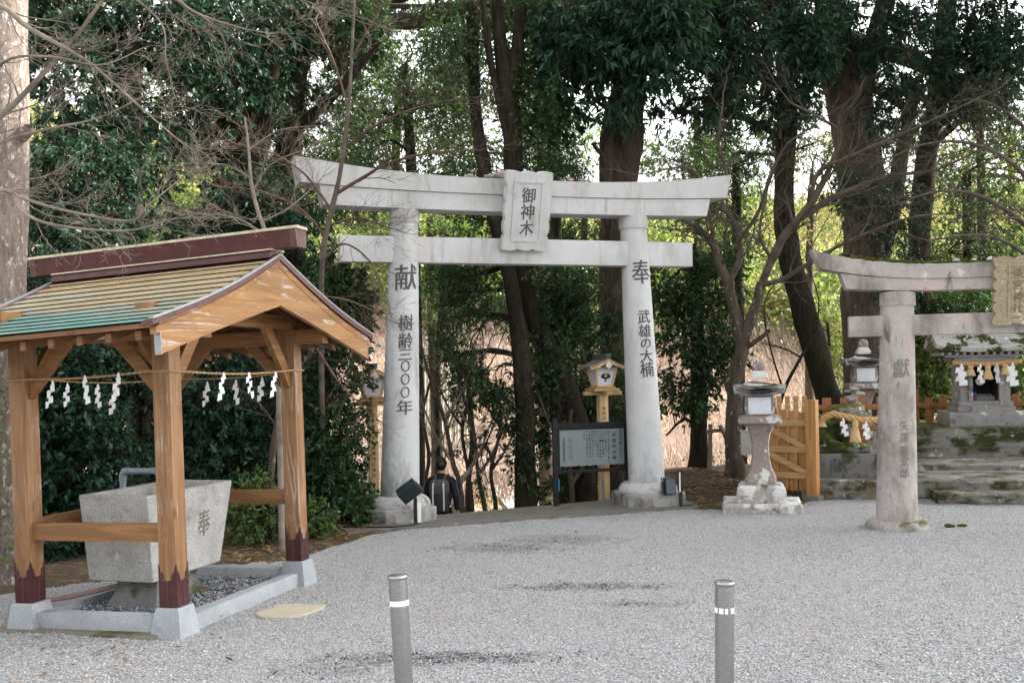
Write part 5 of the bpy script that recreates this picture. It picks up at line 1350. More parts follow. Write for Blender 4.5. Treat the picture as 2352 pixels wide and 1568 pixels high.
# ---------------------------------------------------------------- people
def skin_mesh(name, nodes, edges, mat, parent, sub=2, root=0):
    """nodes: {key: (pos, radius)}; one continuous surface grown round connected joints"""
    bm = bmesh.new(); sk = bm.verts.layers.skin.verify(); vs = {}
    for i, (k, (p, r)) in enumerate(nodes.items()):
        v = bm.verts.new(p); rr = r if hasattr(r, '__len__') else (r, r); v[sk].radius = rr; v[sk].use_root = (i == root); vs[k] = v
    for a, b in edges: bm.edges.new((vs[a], vs[b]))
    me = bpy.data.meshes.new(name); bm.to_mesh(me); bm.free(); me.materials.append(mat)
    o = bpy.data.objects.new(name, me); link(o, parent)
    m = o.modifiers.new('skin', 'SKIN'); m.use_smooth_shade = True; m.branch_smoothing = .6
    s = o.modifiers.new('smooth', 'SUBSURF'); s.levels = sub; s.render_levels = sub
    return o
def hand(nodes, edges, key, w, d, side, k=1.0):
    """palm, four fingers and a thumb hanging from wrist point w along direction d"""
    w, d = Vector(w), Vector(d).normalized(); fwd = Vector((0, 1, 0)); fwd = (fwd - d * fwd.dot(d)).normalized(); inn = d.cross(fwd) * side
    nodes[key + 'palm'] = (w + d * .05 * k, (.030 * k, .018 * k)); nodes[key + 'palm2'] = (w + d * .09 * k, (.032 * k, .016 * k))
    edges += [(key, key + 'palm'), (key + 'palm', key + 'palm2')]
    for i, (off, L) in enumerate(((.027, .070), (.009, .080), (-.009, .074), (-.027, .058))):
        a = w + d * .10 * k + fwd * off * k; b = a + (d * .6 + inn * .25) * L * k * .55; c = b + (d * .35 + inn * .75) * L * k * .5
        for s, p, r in (('a', a, .0095), ('b', b, .0085), ('c', c, .0075)): nodes[key + 'f%d' % i + s] = (p, r * k)
        edges += [(key + 'palm2', key + 'f%da' % i), (key + 'f%da' % i, key + 'f%db' % i), (key + 'f%db' % i, key + 'f%dc' % i)]
    a = w + d * .035 * k + fwd * .034 * k; b = a + (d * .7 + fwd * .5 + inn * .3).normalized() * .035 * k; c = b + (d * .8 + fwd * .2 + inn * .4).normalized() * .03 * k
    for s, p, r in (('a', a, .011), ('b', b, .010), ('c', c, .0085)): nodes[key + 't' + s] = (p, r * k)
    edges += [(key + 'palm', key + 'ta'), (key + 'ta', key + 'tb'), (key + 'tb', key + 'tc')]
def person(label, loc, rz, H, top_mat, leg_mat, hair_mat, step=.12, arm=.10, lean=.04, hood=False, collar=True):
    k = H / 1.72
    t = thing('person', label, 'person', loc, rz)      # faces +y (away from the viewer), feet at z = 0
    V = lambda x, y, z: Vector((x * k, y * k, z * k))
    P = dict(pel=V(0, 0, .92), bel=V(0, .005 + lean * .2, 1.05), che=V(0, .01 + lean * .6, 1.27), nkb=V(0, lean, 1.43), nk=V(0, .015 + lean, 1.50), hd0=V(0, .03 + lean, 1.575), hd1=V(0, .03 + lean, 1.64))
    for s, S_ in ((-1, 'l'), (1, 'r')):
        ph = s
        P[S_ + 'hip'] = V(.09 * s, 0, .90); P[S_ + 'kn'] = V(.095 * s, .05 + step * .6 * ph, .50); P[S_ + 'an'] = V(.10 * s, -.02 + step * ph, .09); P[S_ + 'to'] = V(.115 * s, .13 + step * ph, .03)
        P[S_ + 'sh'] = V(.185 * s, lean * .85, 1.385); P[S_ + 'el'] = V(.25 * s, -.02 - arm * ph * .3, 1.11); P[S_ + 'wr'] = V(.265 * s, .06 - arm * ph, .88)
    n = {}; e = []
    n['pel'] = (P['pel'], .12 * k); n['bel'] = (P['bel'], (.125 * k, .095 * k)); n['che'] = (P['che'], (.15 * k, .10 * k)); n['nkb'] = (P['nkb'], (.075 * k, .06 * k)); n['nk'] = (P['nk'], .052 * k); n['hd0'] = (P['hd0'], (.070 * k, .082 * k)); n['hd1'] = (P['hd1'], (.074 * k, .092 * k)); n['hd2'] = (V(0, .02 + lean, 1.695), (.05 * k, .06 * k))
    e += [('pel', 'bel'), ('bel', 'che'), ('che', 'nkb'), ('nkb', 'nk'), ('nk', 'hd0'), ('hd0', 'hd1'), ('hd1', 'hd2')]
    n['nose'] = (V(0, .128 + lean, 1.605), .012 * k); e.append(('hd0', 'nose'))
    for s, S_ in ((-1, 'l'), (1, 'r')):
        n[S_ + 'ear'] = (V(.080 * s, .02 + lean, 1.61), (.012 * k, .022 * k)); e.append(('hd0', S_ + 'ear'))
        for a, r in (('hip', .085), ('kn', .055), ('an', .04), ('to', .032)): n[S_ + a] = (P[S_ + a], r * k)
        e += [('pel', S_ + 'hip'), (S_ + 'hip', S_ + 'kn'), (S_ + 'kn', S_ + 'an'), (S_ + 'an', S_ + 'to')]
        for a, r in (('sh', .055), ('el', .040), ('wr', .027)): n[S_ + a] = (P[S_ + a], r * k)
        e += [('che', S_ + 'sh'), (S_ + 'sh', S_ + 'el'), (S_ + 'el', S_ + 'wr')]
        hand(n, e, S_ + 'wr', P[S_ + 'wr'], P[S_ + 'wr'] - P[S_ + 'el'], -s, k)
    skin_mesh('body', n, e, M['skin'], t, 1)
    # jacket
    n = {}; e = []
    n['bel'] = (P['bel'], (.155 * k, .125 * k)); n['hem'] = (P['pel'] - V(0, .0, .06), (.165 * k, .13 * k)); n['che'] = (P['che'], (.185 * k, .125 * k)); n['up'] = (V(0, lean * .9, 1.40), (.12 * k, .09 * k)); n['nkb'] = (P['nkb'] + V(0, 0, .035), (.072 * k, .068 * k)); n['col'] = (P['nk'] + V(0, -.004, .005), (.068 * k, .066 * k))
    e += [('bel', 'hem'), ('bel', 'che'), ('che', 'up'), ('up', 'nkb'), ('nkb', 'col')]
    for s, S_ in ((-1, 'l'), (1, 'r')):
        for a, r in (('sh', .078), ('el', .064)): n[S_ + a] = (P[S_ + a], r * k)
        n[S_ + 'cf'] = (P[S_ + 'wr'] + (P[S_ + 'el'] - P[S_ + 'wr']) * .06, .045 * k)
        e += [('up', S_ + 'sh'), (S_ + 'sh', S_ + 'el'), (S_ + 'el', S_ + 'cf')]
    jk = skin_mesh('jacket', n, e, top_mat, t, 2)
    # trousers and shoes
    n = {}; e = []
    n['pel'] = (P['pel'], (.14 * k, .12 * k))
    for s, S_ in ((-1, 'l'), (1, 'r')):
        n[S_ + 'hip'] = (P[S_ + 'hip'] - V(0, 0, .04), .105 * k); n[S_ + 'kn'] = (P[S_ + 'kn'], .075 * k); n[S_ + 'an'] = (P[S_ + 'an'] + V(0, 0, .02), .062 * k)
        e += [('pel', S_ + 'hip'), (S_ + 'hip', S_ + 'kn'), (S_ + 'kn', S_ + 'an')]
    skin_mesh('trousers', n, e, leg_mat, t, 2)
    for s, S_ in ((-1, 'l'), (1, 'r')):
        a, b = P[S_ + 'an'], P[S_ + 'to']
        skin_mesh('shoe', {'h': (a + V(0, -.03, -.045), (.042 * k, .035 * k)), 'm': ((a + b) / 2 + V(0, 0, -.025), (.045 * k, .035 * k)), 't': (b + V(0, .02, 0), (.04 * k, .026 * k))}, [('h', 'm'), ('m', 't')], M['black_cloth'], t, 2)
    # hair
    bm = bmesh.new(); bmesh.ops.create_icosphere(bm, subdivisions=4, radius=1)
    c = V(0, .012 + lean, 1.645)
    dele = [v for v in bm.verts if (v.co.y > .25 and v.co.z < .35) or v.co.z < -.93 or (v.co.z < -.15 and v.co.y > -.05)]
    bmesh.ops.delete(bm, geom=dele, context='VERTS')
    for v in bm.verts:
        p = v.co; q = 1 + .035 * math.sin(p.x * 17 + p.z * 9) * math.sin(p.y * 13 + p.z * 11)
        v.co = c + Vector((p.x * .100 * q, p.y * .118 * q - (.014 if p.z < 0 else 0), p.z * .116 * q)) * k
    mb = MB(); mb.bm(bm); h = mb.build('hair', hair_mat, t, 60); so_ = h.modifiers.new('thick', 'SOLIDIFY'); so_.thickness = .012; so_.offset = -1
    return t, P, k, jk
px_, py_, pz_ = -1.20, 16.72, -1.02
pz_ = float(stair((np.array([px_, py_, 0]) - TO) @ TN))
man, P, k, jk = person('man in a dark navy jacket and grey backpack walking down behind the gate', (px_, py_, pz_), R_(-4), 1.74, M['navy'], M['black_cloth'], M['hair'], .13, .05)
mb = MB()
for s in (-1, 1):
    mb.tube([(s * .255 * k, -.055 * k, 1.36 * k), (s * .312 * k, -.075 * k, 1.12 * k), (s * .305 * k, -.02 * k, .95 * k)], .004, 5)
    mb.tube([(s * .12 * k, -.115 * k, 1.05 * k), (s * .13 * k, -.135 * k, .86 * k)], .004, 5)
mb.build('piping', M['stripe'], man)
bp = thing('backpack', 'grey and dark roll top backpack with two white straps on the man in navy', 'backpack', (px_, py_, pz_), R_(-4))
def sack(name, rings, mat, parent):
    mb = MB(); R2 = []
    for z, w, d0, d1 in rings:
        ring = []
        for j in range(24):
            a = 2 * math.pi * j / 24; ca, sa = math.cos(a), math.sin(a)
            x = w * math.copysign(abs(ca) ** .6, ca); y = (d0 + d1) / 2 + (d1 - d0) / 2 * math.copysign(abs(sa) ** .6, sa); ring.append((x, y, z))
        R2.append(ring)
    mb.loft(R2); return mb.build(name, mat, parent, 60)
yb_ = -.105
bag = sack('bag', [(.90, .10, yb_ - .12, yb_ + .01), (.915, .15, yb_ - .17, yb_ + .01), (1.0, .165, yb_ - .19, yb_ + .01), (1.18, .16, yb_ - .18, yb_ + .01), (1.255, .158, yb_ - .175, yb_ + .01)], M['pack_dark'], bp)
sack('flap', [(1.22, .160, yb_ - .182, yb_ + .008), (1.25, .166, yb_ - .19, yb_ + .01), (1.33, .165, yb_ - .185, yb_ + .012), (1.40, .145, yb_ - .15, yb_ + .015), (1.43, .10, yb_ - .10, yb_ + .015)], M['pack'], bp)
for s in (-1, 1):
    mb = MB(); pts = [(s * .075, yb_ - .12, 1.415), (s * .085, yb_ - .19, 1.34), (s * .088, yb_ - .20, 1.22), (s * .088, yb_ - .197, 1.05), (s * .085, yb_ - .19, .94)]
    for i in range(len(pts) - 1):
        a, b = Vector(pts[i]), Vector(pts[i + 1]); mb.loft([[a + Vector(o_) for o_ in ((-.012, 0, 0), (.012, 0, 0), (.012, -.004, 0), (-.012, -.004, 0))], [b + Vector(o_) for o_ in ((-.012, 0, 0), (.012, 0, 0), (.012, -.004, 0), (-.012, -.004, 0))]])
    mb.build('strap', M['strap'], bp)
    mb = MB(); pts = [(s * .07, yb_ - .02, 1.40), (s * .09, -.03, 1.475), (s * .11, .06, 1.475), (s * .13, .15, 1.38), (s * .14, .15, 1.15), (s * .15, .0, 1.0), (s * .14, yb_, .98)]
    mb.tube(pts, [.022, .028, .03, .028, .022, .014, .012], 8); mb.build('shoulder_strap', M['pack'], bp, 60)
mb = MB(); mb.tube([(-.02, yb_ - .03, 1.42), (-.012, yb_ - .03, 1.475), (.012, yb_ - .03, 1.475), (.02, yb_ - .03, 1.42)], .007, 6); mb.build('grab_loop', M['black_cloth'], bp, 60)
mb = MB()
for i, ch in enumerate('ASPI'):
    letter(mb, ch, .06, lambda a, b, i=i: (-.038 + b, yb_ - .193, 1.175 - .062 * i - a), fit=(.05, .055))
mb.build('lettering', M['ink'], bag)
mb = MB(); mb.box(.155, .20, yb_ - .13, yb_ - .03, 1.08, 1.22, bev=.02); mb.build('side_pocket', M['black_cloth'], bp, 30)
p0 = PT(966 + 0, 1175, 22.0)
x2, y2 = PT(1048, 1140, 19.4)[:2]; z2 = float(stair((np.array([x2, y2, 0]) - TO) @ TN))
w2, P2, k2, j2 = person('person in a white hooded jacket ahead of the man with the backpack', (x2, y2, z2), R_(8), 1.58, M['white_cloth'], M['black_cloth'], M['hair'], .10, .06)
mb = MB(); blob(mb, (0, -.085, 1.42), (.13, .08, .10), seed=3); mb.build('hood', M['white_cloth'], w2, 60)
bg2 = thing('shoulder_bag', 'black and white patterned shoulder bag at the side of the person in white', 'bag', (x2, y2, z2), R_(8))
sack('pouch', [(.82, .10, -.20, -.12), (.85, .14, -.23, -.11), (1.05, .14, -.22, -.11), (1.10, .12, -.19, -.12)], M['bag_dark'], bg2)
mb = MB(); mb.tube([(-.12, -.15, 1.08), (-.17, -.10, 1.42), (-.10, .02, 1.47)], .012, 6); mb.build('strap', M['bag_dark'], bg2, 60)
x3, y3 = PT(1076, 1150, 21.2)[:2]; z3 = float(stair((np.array([x3, y3, 0]) - TO) @ TN))
person('person in a brown jacket farthest down the slope behind the gate', (x3, y3, z3), R_(-10), 1.66, M['brown_cloth'], M['black_cloth'], M['hair'], .10, .06)
# ---------------------------------------------------------------- trees: vectorised wood and leaves
def nrm(v): return v / np.maximum(1e-9, np.linalg.norm(v, axis=-1, keepdims=True))
class Wood:
    """collects tapered limbs; thick ones as tubes with uneven bark, thin ones as three-sided twigs"""
    def __init__(s, rng): s.V = []; s.F = []; s.n = 0; s.rng = rng; s.segs = []
    def tube(s, P, R, sides=12, rough=.10):
        P = np.asarray(P, float); R = np.asarray(R, float)
        T = np.gradient(P, axis=0); T = nrm(T); up = np.array([1.0, 0, 0])
        ang = np.arange(sides) * 2 * math.pi / sides
        ph = s.rng.uniform(0, 6.28, 4)
        rings = []
        for i in range(len(P)):
            u = up - T[i] * np.dot(up, T[i]); u /= np.linalg.norm(u); w = np.cross(T[i], u); up = u
            k = 1 + rough * (np.sin(ang * 2 + ph[0] + i * .5) * .5 + np.sin(ang * 3 + ph[1] - i * .9) * .35 + np.sin(ang * 5 + ph[2] + i * 1.7) * .25)
            rings.append(P[i] + (np.cos(ang)[:, None] * u + np.sin(ang)[:, None] * w) * (R[i] * k)[:, None])
        V = np.concatenate(rings); idx = np.arange(len(V)).reshape(len(P), sides)
        a = idx[:-1]; b = np.roll(idx[:-1], -1, 1); c = np.roll(idx[1:], -1, 1); d = idx[1:]
        F = np.stack([a, b, c, d], -1).reshape(-1, 4) + s.n
        s.V.append(V); s.F.append(F); s.n += len(V)
    def limb(s, P, r0, r1, sides=8, n=10, wob=.04):
        """smooth limb through the points"""
        P = np.asarray(P, float); f = np.linspace(0, 1, n) * (len(P) - 1)
        Q = smooth(P, f); L = np.linalg.norm(P[-1] - P[0])
        Q[1:-1] += s.rng.normal(0, wob * L / n, (n - 2, 3))
        s.tube(Q, np.linspace(r0, r1, n), sides, .08); return Q
    def seg(s, p0, p1, r0, r1): s.segs.append((np.atleast_2d(p0), np.atleast_2d(p1), np.atleast_1d(r0), np.atleast_1d(r1)))
    def flush(s):
        if not s.segs: return
        p0 = np.concatenate([q[0] for q in s.segs]); p1 = np.concatenate([q[1] for q in s.segs]); r0 = np.concatenate([q[2] for q in s.segs]); r1 = np.concatenate([q[3] for q in s.segs]); s.segs = []
        d = nrm(p1 - p0); a = np.where(np.abs(d[:, 2:3]) < .9, np.array([[0, 0, 1.0]]), np.array([[1.0, 0, 0]])); u = nrm(np.cross(d, a)); w = np.cross(d, u)
        N = len(p0); V = []
        for p, r in ((p0, r0), (p1, r1)):
            for k in range(3):
                q = 2 * math.pi * k / 3; V.append(p + (u * math.cos(q) + w * math.sin(q)) * r[:, None])
        V = np.stack(V, 1).reshape(-1, 3)
        f = np.array([(0, 1, 4, 3), (1, 2, 5, 4), (2, 0, 3, 5)]); F = (f[None] + (np.arange(N) * 6)[:, None, None]).reshape(-1, 4) + s.n
        s.V.append(V); s.F.append(F); s.n += len(V)
    def build(s, name, mat, parent):
        s.flush(); return np_mesh(name, np.concatenate(s.V), np.concatenate(s.F), mat, parent, smooth=True)
def smooth(P, f):
    P = np.asarray(P, float); n = len(P); out = []
    for x in f:
        i = min(int(x), n - 2); t = x - i
        p0, p1, p2, p3 = P[max(i - 1, 0)], P[i], P[i + 1], P[min(i + 2, n - 1)]
        out.append(.5 * ((2 * p1) + (-p0 + p2) * t + (2 * p0 - 5 * p1 + 4 * p2 - p3) * t * t + (-p0 + 3 * p1 - 3 * p2 + p3) * t ** 3))
    return np.array(out)
def leaves(P, D, size, rng, width=.40, droop=0.0, fold=.25):
    """one folded diamond leaf at each point, pointing along D"""
    N = len(P); D = nrm(D + np.array([0, 0, -droop])); r = nrm(rng.normal(0, 1, (N, 3)) + np.array([0, 0, .9])); S_ = nrm(np.cross(D, r)); U = np.cross(S_, D)
    s = (size * rng.uniform(.65, 1.25, N))[:, None]
    mid = P + D * s * .45 - U * s * fold * .12
    V = np.stack([P, mid + S_ * s * width * .5 + U * s * fold * .3, P + D * s - U * s * fold * .25, mid - S_ * s * width * .5 + U * s * fold * .3], 1)
    return V.reshape(-1, 3)
def gappy(P, k, thr, ph):
    q = np.sin(P[:, 0] * k + ph) + np.sin(P[:, 1] * k * 1.1 + ph * 2) + np.sin(P[:, 2] * k * 1.3 + ph * 3) + .6 * np.sin((P[:, 0] + P[:, 2]) * k * 2.3 + ph)
    return q > thr
def crown_points(blobs, rng, gap=-.6, gk=2.2):
    """blobs (u, v, t, ru, rv, depth radius in m, sprays); returns spray centres and outward directions"""
    C, O = [], []
    for (u, v, t, ru, rv, rt, n) in blobs:
        n = int(n * (1.9 if t < 26 else 2.0)); c = PT(u, v, t); R = np.array([ru * t / FOCAL_PX, rt, rv * t / FOCAL_PX])
        q = nrm(rng.normal(0, 1, (n * 2, 3))) * rng.uniform(0.15, 1, (n * 2, 1)) ** .45
        p = c + q * R; ok = gappy(p, gk, gap, u * .01); p, q = p[ok][:n], q[ok][:n]
        C.append(p); O.append(q)
    return np.concatenate(C), np.concatenate(O)
def sprays(C, O, rng, k=9, L=.28, size=.12, width=.36, droop=.35, wood=None, r=.004):
    """a twig at every centre carrying k leaves, whorled towards its tip"""
    N = len(C); d = nrm(O * .7 + rng.normal(0, .55, (N, 3)) + np.array([0, 0, -.15])); tip = C + d * (L * rng.uniform(.6, 1.2, N))[:, None] + np.array([0, 0, -.12 * L])
    if wood is not None: wood.seg(C - d * L * .6, tip, np.full(N, r), np.full(N, r * .4))
    f = rng.uniform(.1, 1.0, (N, k)) ** .6
    P = C[:, None] + (tip - C)[:, None] * f[..., None]
    D = d[:, None] * .55 + rng.normal(0, .6, (N, k, 3))
    return leaves(P.reshape(-1, 3), D.reshape(-1, 3), size, rng, width, droop)
def leaf_obj(name, Vs, mat, parent):
    V = np.concatenate(Vs) if isinstance(Vs, list) else Vs
    return np_mesh(name, V, np.arange(len(V)).reshape(-1, 4), mat, parent)
def px_path(pts):
    """(u, v, t, width in px) -> points, radii"""
    return np.array([PT(u, v, t) for u, v, t, w in pts]), np.array([w * .5 * t / FOCAL_PX for u, v, t, w in pts])
def trunk(w, pts, ground=True, sides=16, rough=.12, n=None, flare=1.35):
    P, R = px_path(pts)
    if ground:
        g = float(height(P[0][0], P[0][1])); 
        if P[0][2] > g - .1:
            P = np.concatenate([[[P[0][0], P[0][1], g - .25]], P]); R = np.concatenate([[R[0] * flare], R])
    n = n or 6 * len(P); f = np.linspace(0, 1, n) * (len(P) - 1)
    Q = smooth(P, f); RR = np.interp(f, np.arange(len(P)), R)
    w.tube(Q, RR, sides, rough); return Q
def evergreen(label, trunks, blobs, bark_m, leaf_m, seed, size=.12, k=9, L=.28, width=.36, droop=.35, gap=-.6, gk=2.2, limbs=5, name='evergreen_tree', cat='tree', group=None, ground=True, sides=16):
    rg = np.random.default_rng(seed); w = Wood(rg); Qs = [trunk(w, t, i == 0 and ground, sides) for i, t in enumerate(trunks)]
    base = Qs[0][0]; A = np.concatenate(Qs)
    C, O = crown_points(blobs, rg, gap, gk)
    for (u, v, t, ru, rv, rt, n) in blobs:
        c = PT(u, v, t); cand = A[A[:, 2] < c[2] + .2]; cand = cand if len(cand) else A
        a = cand[np.argmin(np.linalg.norm(cand - c, axis=1))]
        m = (a + c) / 2 + rg.normal(0, .12, 3) + np.array([0, 0, .1])
        r0 = .02 + .018 * np.linalg.norm(c - a); q = w.limb([a, m, c], r0, r0 * .5, 7, 9)
        near = C[np.linalg.norm((C - c) / np.array([ru * t / FOCAL_PX + .1, rt + .1, rv * t / FOCAL_PX + .1]), axis=1) < 1.05]
        for j in range(min(limbs, len(near))):
            e = near[rg.integers(len(near))]; st = q[rg.integers(3, len(q))]
            w.limb([st, (st + e) / 2 + rg.normal(0, .08, 3), e], r0 * .4, .005, 5, 6)
    V = sprays(C, O, rg, k, L, size, width, droop, w)
    root = thing(name, label, cat, (0, 0, 0), 0, group)
    root.location = [float(x) for x in base]; off = base[None]
    w.flush(); w.V = [v - off for v in w.V]
    np_mesh('trunk', np.concatenate(w.V), np.concatenate(w.F), bark_m, root, smooth=True)
    leaf_obj('crown', V - off, leaf_m, root)
    return root
def grow(w, p, d, L, r, lvl, rg, flat=.55, up=.06, spread=.75, nseg=5, side=5):
    """recursive bare branch; lower levels carry ever finer, flatter fans of twigs"""
    d = nrm(np.asarray(d, float)); p = np.asarray(p, float); step = L / nseg; P = [p]
    kids = []
    for i in range(nseg):
        d = nrm(d + rg.normal(0, .22, 3) * np.array([1, 1, flat]) + np.array([0, 0, up])); q = P[-1] + d * step
        P.append(q)
        if lvl > 0 and i >= (1 if lvl > 1 else 0):
            for _ in range(1 if rg.random() < .75 else 2): kids.append((q, d.copy(), i))
    R = np.linspace(r, max(r * .35, .0012), nseg + 1)
    if r > .009: w.tube(np.array(P), R, 6, .06)
    else:
        P_ = np.array(P); w.seg(P_[:-1], P_[1:], R[:-1], R[1:])
    for q, dd, i in kids:
        perp = nrm(np.cross(dd, rg.normal(0, 1, 3)) * np.array([1, 1, flat]))
        nd = nrm(dd + perp * spread * rg.uniform(.5, 1.2)); f = 1 - .45 * i / nseg
        grow(w, q, nd, L * f * rg.uniform(.42, .68), max(R[i + 1] * .58, .0012), lvl - 1, rg, flat, up, spread, nseg if lvl > 2 else 4)
def bare_limb(w, pts, rg, lvl=2, kids=9, klen=.9, spread=.8, up=.05, flat=.6, start=.15):
    """limb traced from (u, v, t, width px), with side branches grown along it"""
    P, R = px_path(pts); n = max(8, 5 * len(P)); f = np.linspace(0, 1, n) * (len(P) - 1); Q = smooth(P, f); RR = np.interp(f, np.arange(len(P)), R)
    w.tube(Q, RR, 8 if RR[0] > .02 else 5, .08)
    for j in range(kids):
        i = int(n * (start + (1 - start) * (j + rg.random() * .8) / kids)); i = min(i, n - 2); d = nrm(Q[i + 1] - Q[i])
        perp = nrm(np.cross(d, rg.normal(0, 1, 3)) * np.array([1, 1, flat])); L = klen * rg.uniform(.6, 1.2) * (1 - .35 * i / n)
        grow(w, Q[i], d + perp * spread, L, max(RR[i] * .36, .0026), lvl, rg, flat, up, spread)
    grow(w, Q[-1], Q[-1] - Q[-2], klen * .7, RR[-1], lvl, rg, flat, up, spread)
    return Q
def bare_tree(name, label, mat, seed, trunks, limbs, cat='tree', ground=True, twig_mat=None, **k):
    rg = np.random.default_rng(seed); w = Wood(rg); Q = trunk(w, trunks[0], ground, 12, .12)
    for t in trunks[1:]: trunk(w, t, False, 10, .1)
    b = Q[0]; tw = Wood(rg) if twig_mat else w
    for args in limbs:
        kk = dict(k); pts = args
        if isinstance(args, dict): kk.update(args); pts = kk.pop('pts')
        bare_limb(tw, pts, rg, **kk)
    root = thing(name, label, cat, [float(x) for x in b])
    for ww, nm, mm in ((w, 'trunk', mat), (tw, 'branches', twig_mat)):
        if ww is w and nm == 'branches': continue
        ww.flush(); np_mesh(nm, np.concatenate(ww.V) - b[None], np.concatenate(ww.F), mm, root, smooth=True)
    return root
# ---------------------------------------------------------------- the far hillside: woods and dry brush
rg = np.random.default_rng(21)
def woods(name, label, mat, N, per, size, y0, y1, seed, keep=None, rad=(2.0, 3.6)):
    rg = np.random.default_rng(seed); y = y0 + (y1 - y0) * rg.uniform(0, 1, N) ** .8; x = rg.uniform(-.62, .62, N) * y
    if keep is not None:
        ok = keep(x, y, rg); x, y = x[ok], y[ok]
    n = len(x); z = height(x, y); R = rg.uniform(*rad, n); c = np.stack([x, y, z + R * .9], -1)
    q = nrm(rg.normal(0, 1, (n, per, 3))) * rg.uniform(.35, 1, (n, per, 1)) ** .5; q[..., 2] *= 1.15
    P = (c[:, None] + q * R[:, None, None]).reshape(-1, 3); D = (q + rg.normal(0, .5, q.shape)).reshape(-1, 3)
    ok = gappy(P, 1.6, -.9, seed); P, D = P[ok], D[ok]
    o = leaf_obj(name, leaves(P, D, size, rg, .6, .2), mat, None); return tag(o, label, kind='stuff')
side = lambda x, y, rg: (rg.random(len(x)) < np.where(np.abs(x / y) < .75, 1, 1))
woods('far_woods', 'sunlit yellow green woods on the far hillside', M['leaf_yellow'], 460, 800, .34, 68, 118, 31)
woods('far_woods', 'fresh green woods on the far hillside', M['leaf_fresh'], 480, 800, .34, 64, 118, 32)
woods('far_woods', 'darker green woods on the far hillside', M['leaf_mid'], 340, 800, .33, 64, 118, 33)
# pale dry brush covering the lower slope
N = 22000; y = rg.uniform(38, 78, N); x = rg.uniform(-.35, .62, N) * y; z = height(x, y)
w = Wood(rg); p0 = np.stack([x, y, z - .1], -1); d = nrm(np.stack([rg.normal(0, .35, N), rg.normal(0, .3, N), np.ones(N)], -1)); L = rg.uniform(.8, 2.6, N)
p1 = p0 + d * L[:, None] * .55; d2 = nrm(d + rg.normal(0, .35, (N, 3)) * np.array([1, 1, .4])); p2 = p1 + d2 * L[:, None] * .5
w.seg(p0, p1, np.full(N, .026), np.full(N, .016)); w.seg(p1, p2, np.full(N, .016), np.full(N, .006))
for _ in range(2):
    d3 = nrm(d + rg.normal(0, .6, (N, 3)) * np.array([1, 1, .5])); w.seg(p1, p1 + d3 * L[:, None] * .45, np.full(N, .011), np.full(N, .004))
tag(w.build('dry_brush', M['brush'], None), 'pale leafless brush covering the slope behind the trees', kind='stuff')

# undergrowth on the low ground, and a stand of bamboo
for lab, mt, n_, sd in (('olive undergrowth on the low ground behind the gate', 'leaf_fresh', 420, 41), ('dark undergrowth on the low ground behind the gate', 'leaf_mid', 380, 42), ('brown dry undergrowth on the low ground behind the gate', 'leaf_dull', 700, 43)):
    rq = np.random.default_rng(sd); y = rq.uniform(20, 60, n_); x = rq.uniform(-.30, .50, n_) * y
    ok = (y > edge_y(x) + 1.5) & (np.abs(x - np.interp(y, [24, 27, 31, 36, 43, 50], [-3.2, -1.2, 0, .4, -.5, -4])) > .9) & ~((x > -1.9) & (x < 2) & (y < 22)); x, y = x[ok], y[ok]
    c = np.stack([x, y, height(x, y) + .1], -1); k = 26; q = nrm(rq.normal(0, 1, (len(x), k, 3))) * rq.uniform(.2, 1, (len(x), k, 1)); q[..., 2] = np.abs(q[..., 2])
    P = (c[:, None] + q * rq.uniform(.25, .7, (len(x), 1, 1))).reshape(-1, 3)
    tag(leaf_obj('undergrowth', leaves(P, (q + rq.normal(0, .4, q.shape)).reshape(-1, 3), .13, rq, .4, .1), M[mt], None), lab, kind='stuff')
M['bamboo'] = plain('grey_green_bamboo', (.30, .31, .25), .5, 0, .3, 1.5)
rq = np.random.default_rng(44); w = Wood(rq); w.tube(np.array([(0, 0, -.3), (.02, 0, 2), (-.02, .03, 4), (.05, 0, 6.5), (.25, 0, 9)]), np.array([.06, .058, .054, .042, .02]), 7, .03)
for z in np.arange(.3, 8, .42): w.tube(np.array([(0, 0, z), (0, 0, z + .03)]), np.array([.064, .064]) * (1 - z / 16), 7, .0)
b0 = w.build('bamboo', M['bamboo'], None); tag(b0, 'grey green bamboo culm in the grove low behind the gate opening', 'bamboo', 'bamboo culms behind the gate')
for i in range(34):
    o = b0 if i == 0 else b0.copy(); 
    if i: COL.objects.link(o)
    p = PT(rq.uniform(945, 1075), 1040, rq.uniform(44, 54)); o.location = (p[0], p[1], float(height(p[0], p[1]))); o.rotation_euler = (rq.uniform(-.05, .05), rq.uniform(-.08, .08), rq.uniform(0, 6)); o.scale = (1, 1, rq.uniform(.6, .9))

# ---------------------------------------------------------------- trees round the yard
def bl_(*rows): return list(rows)
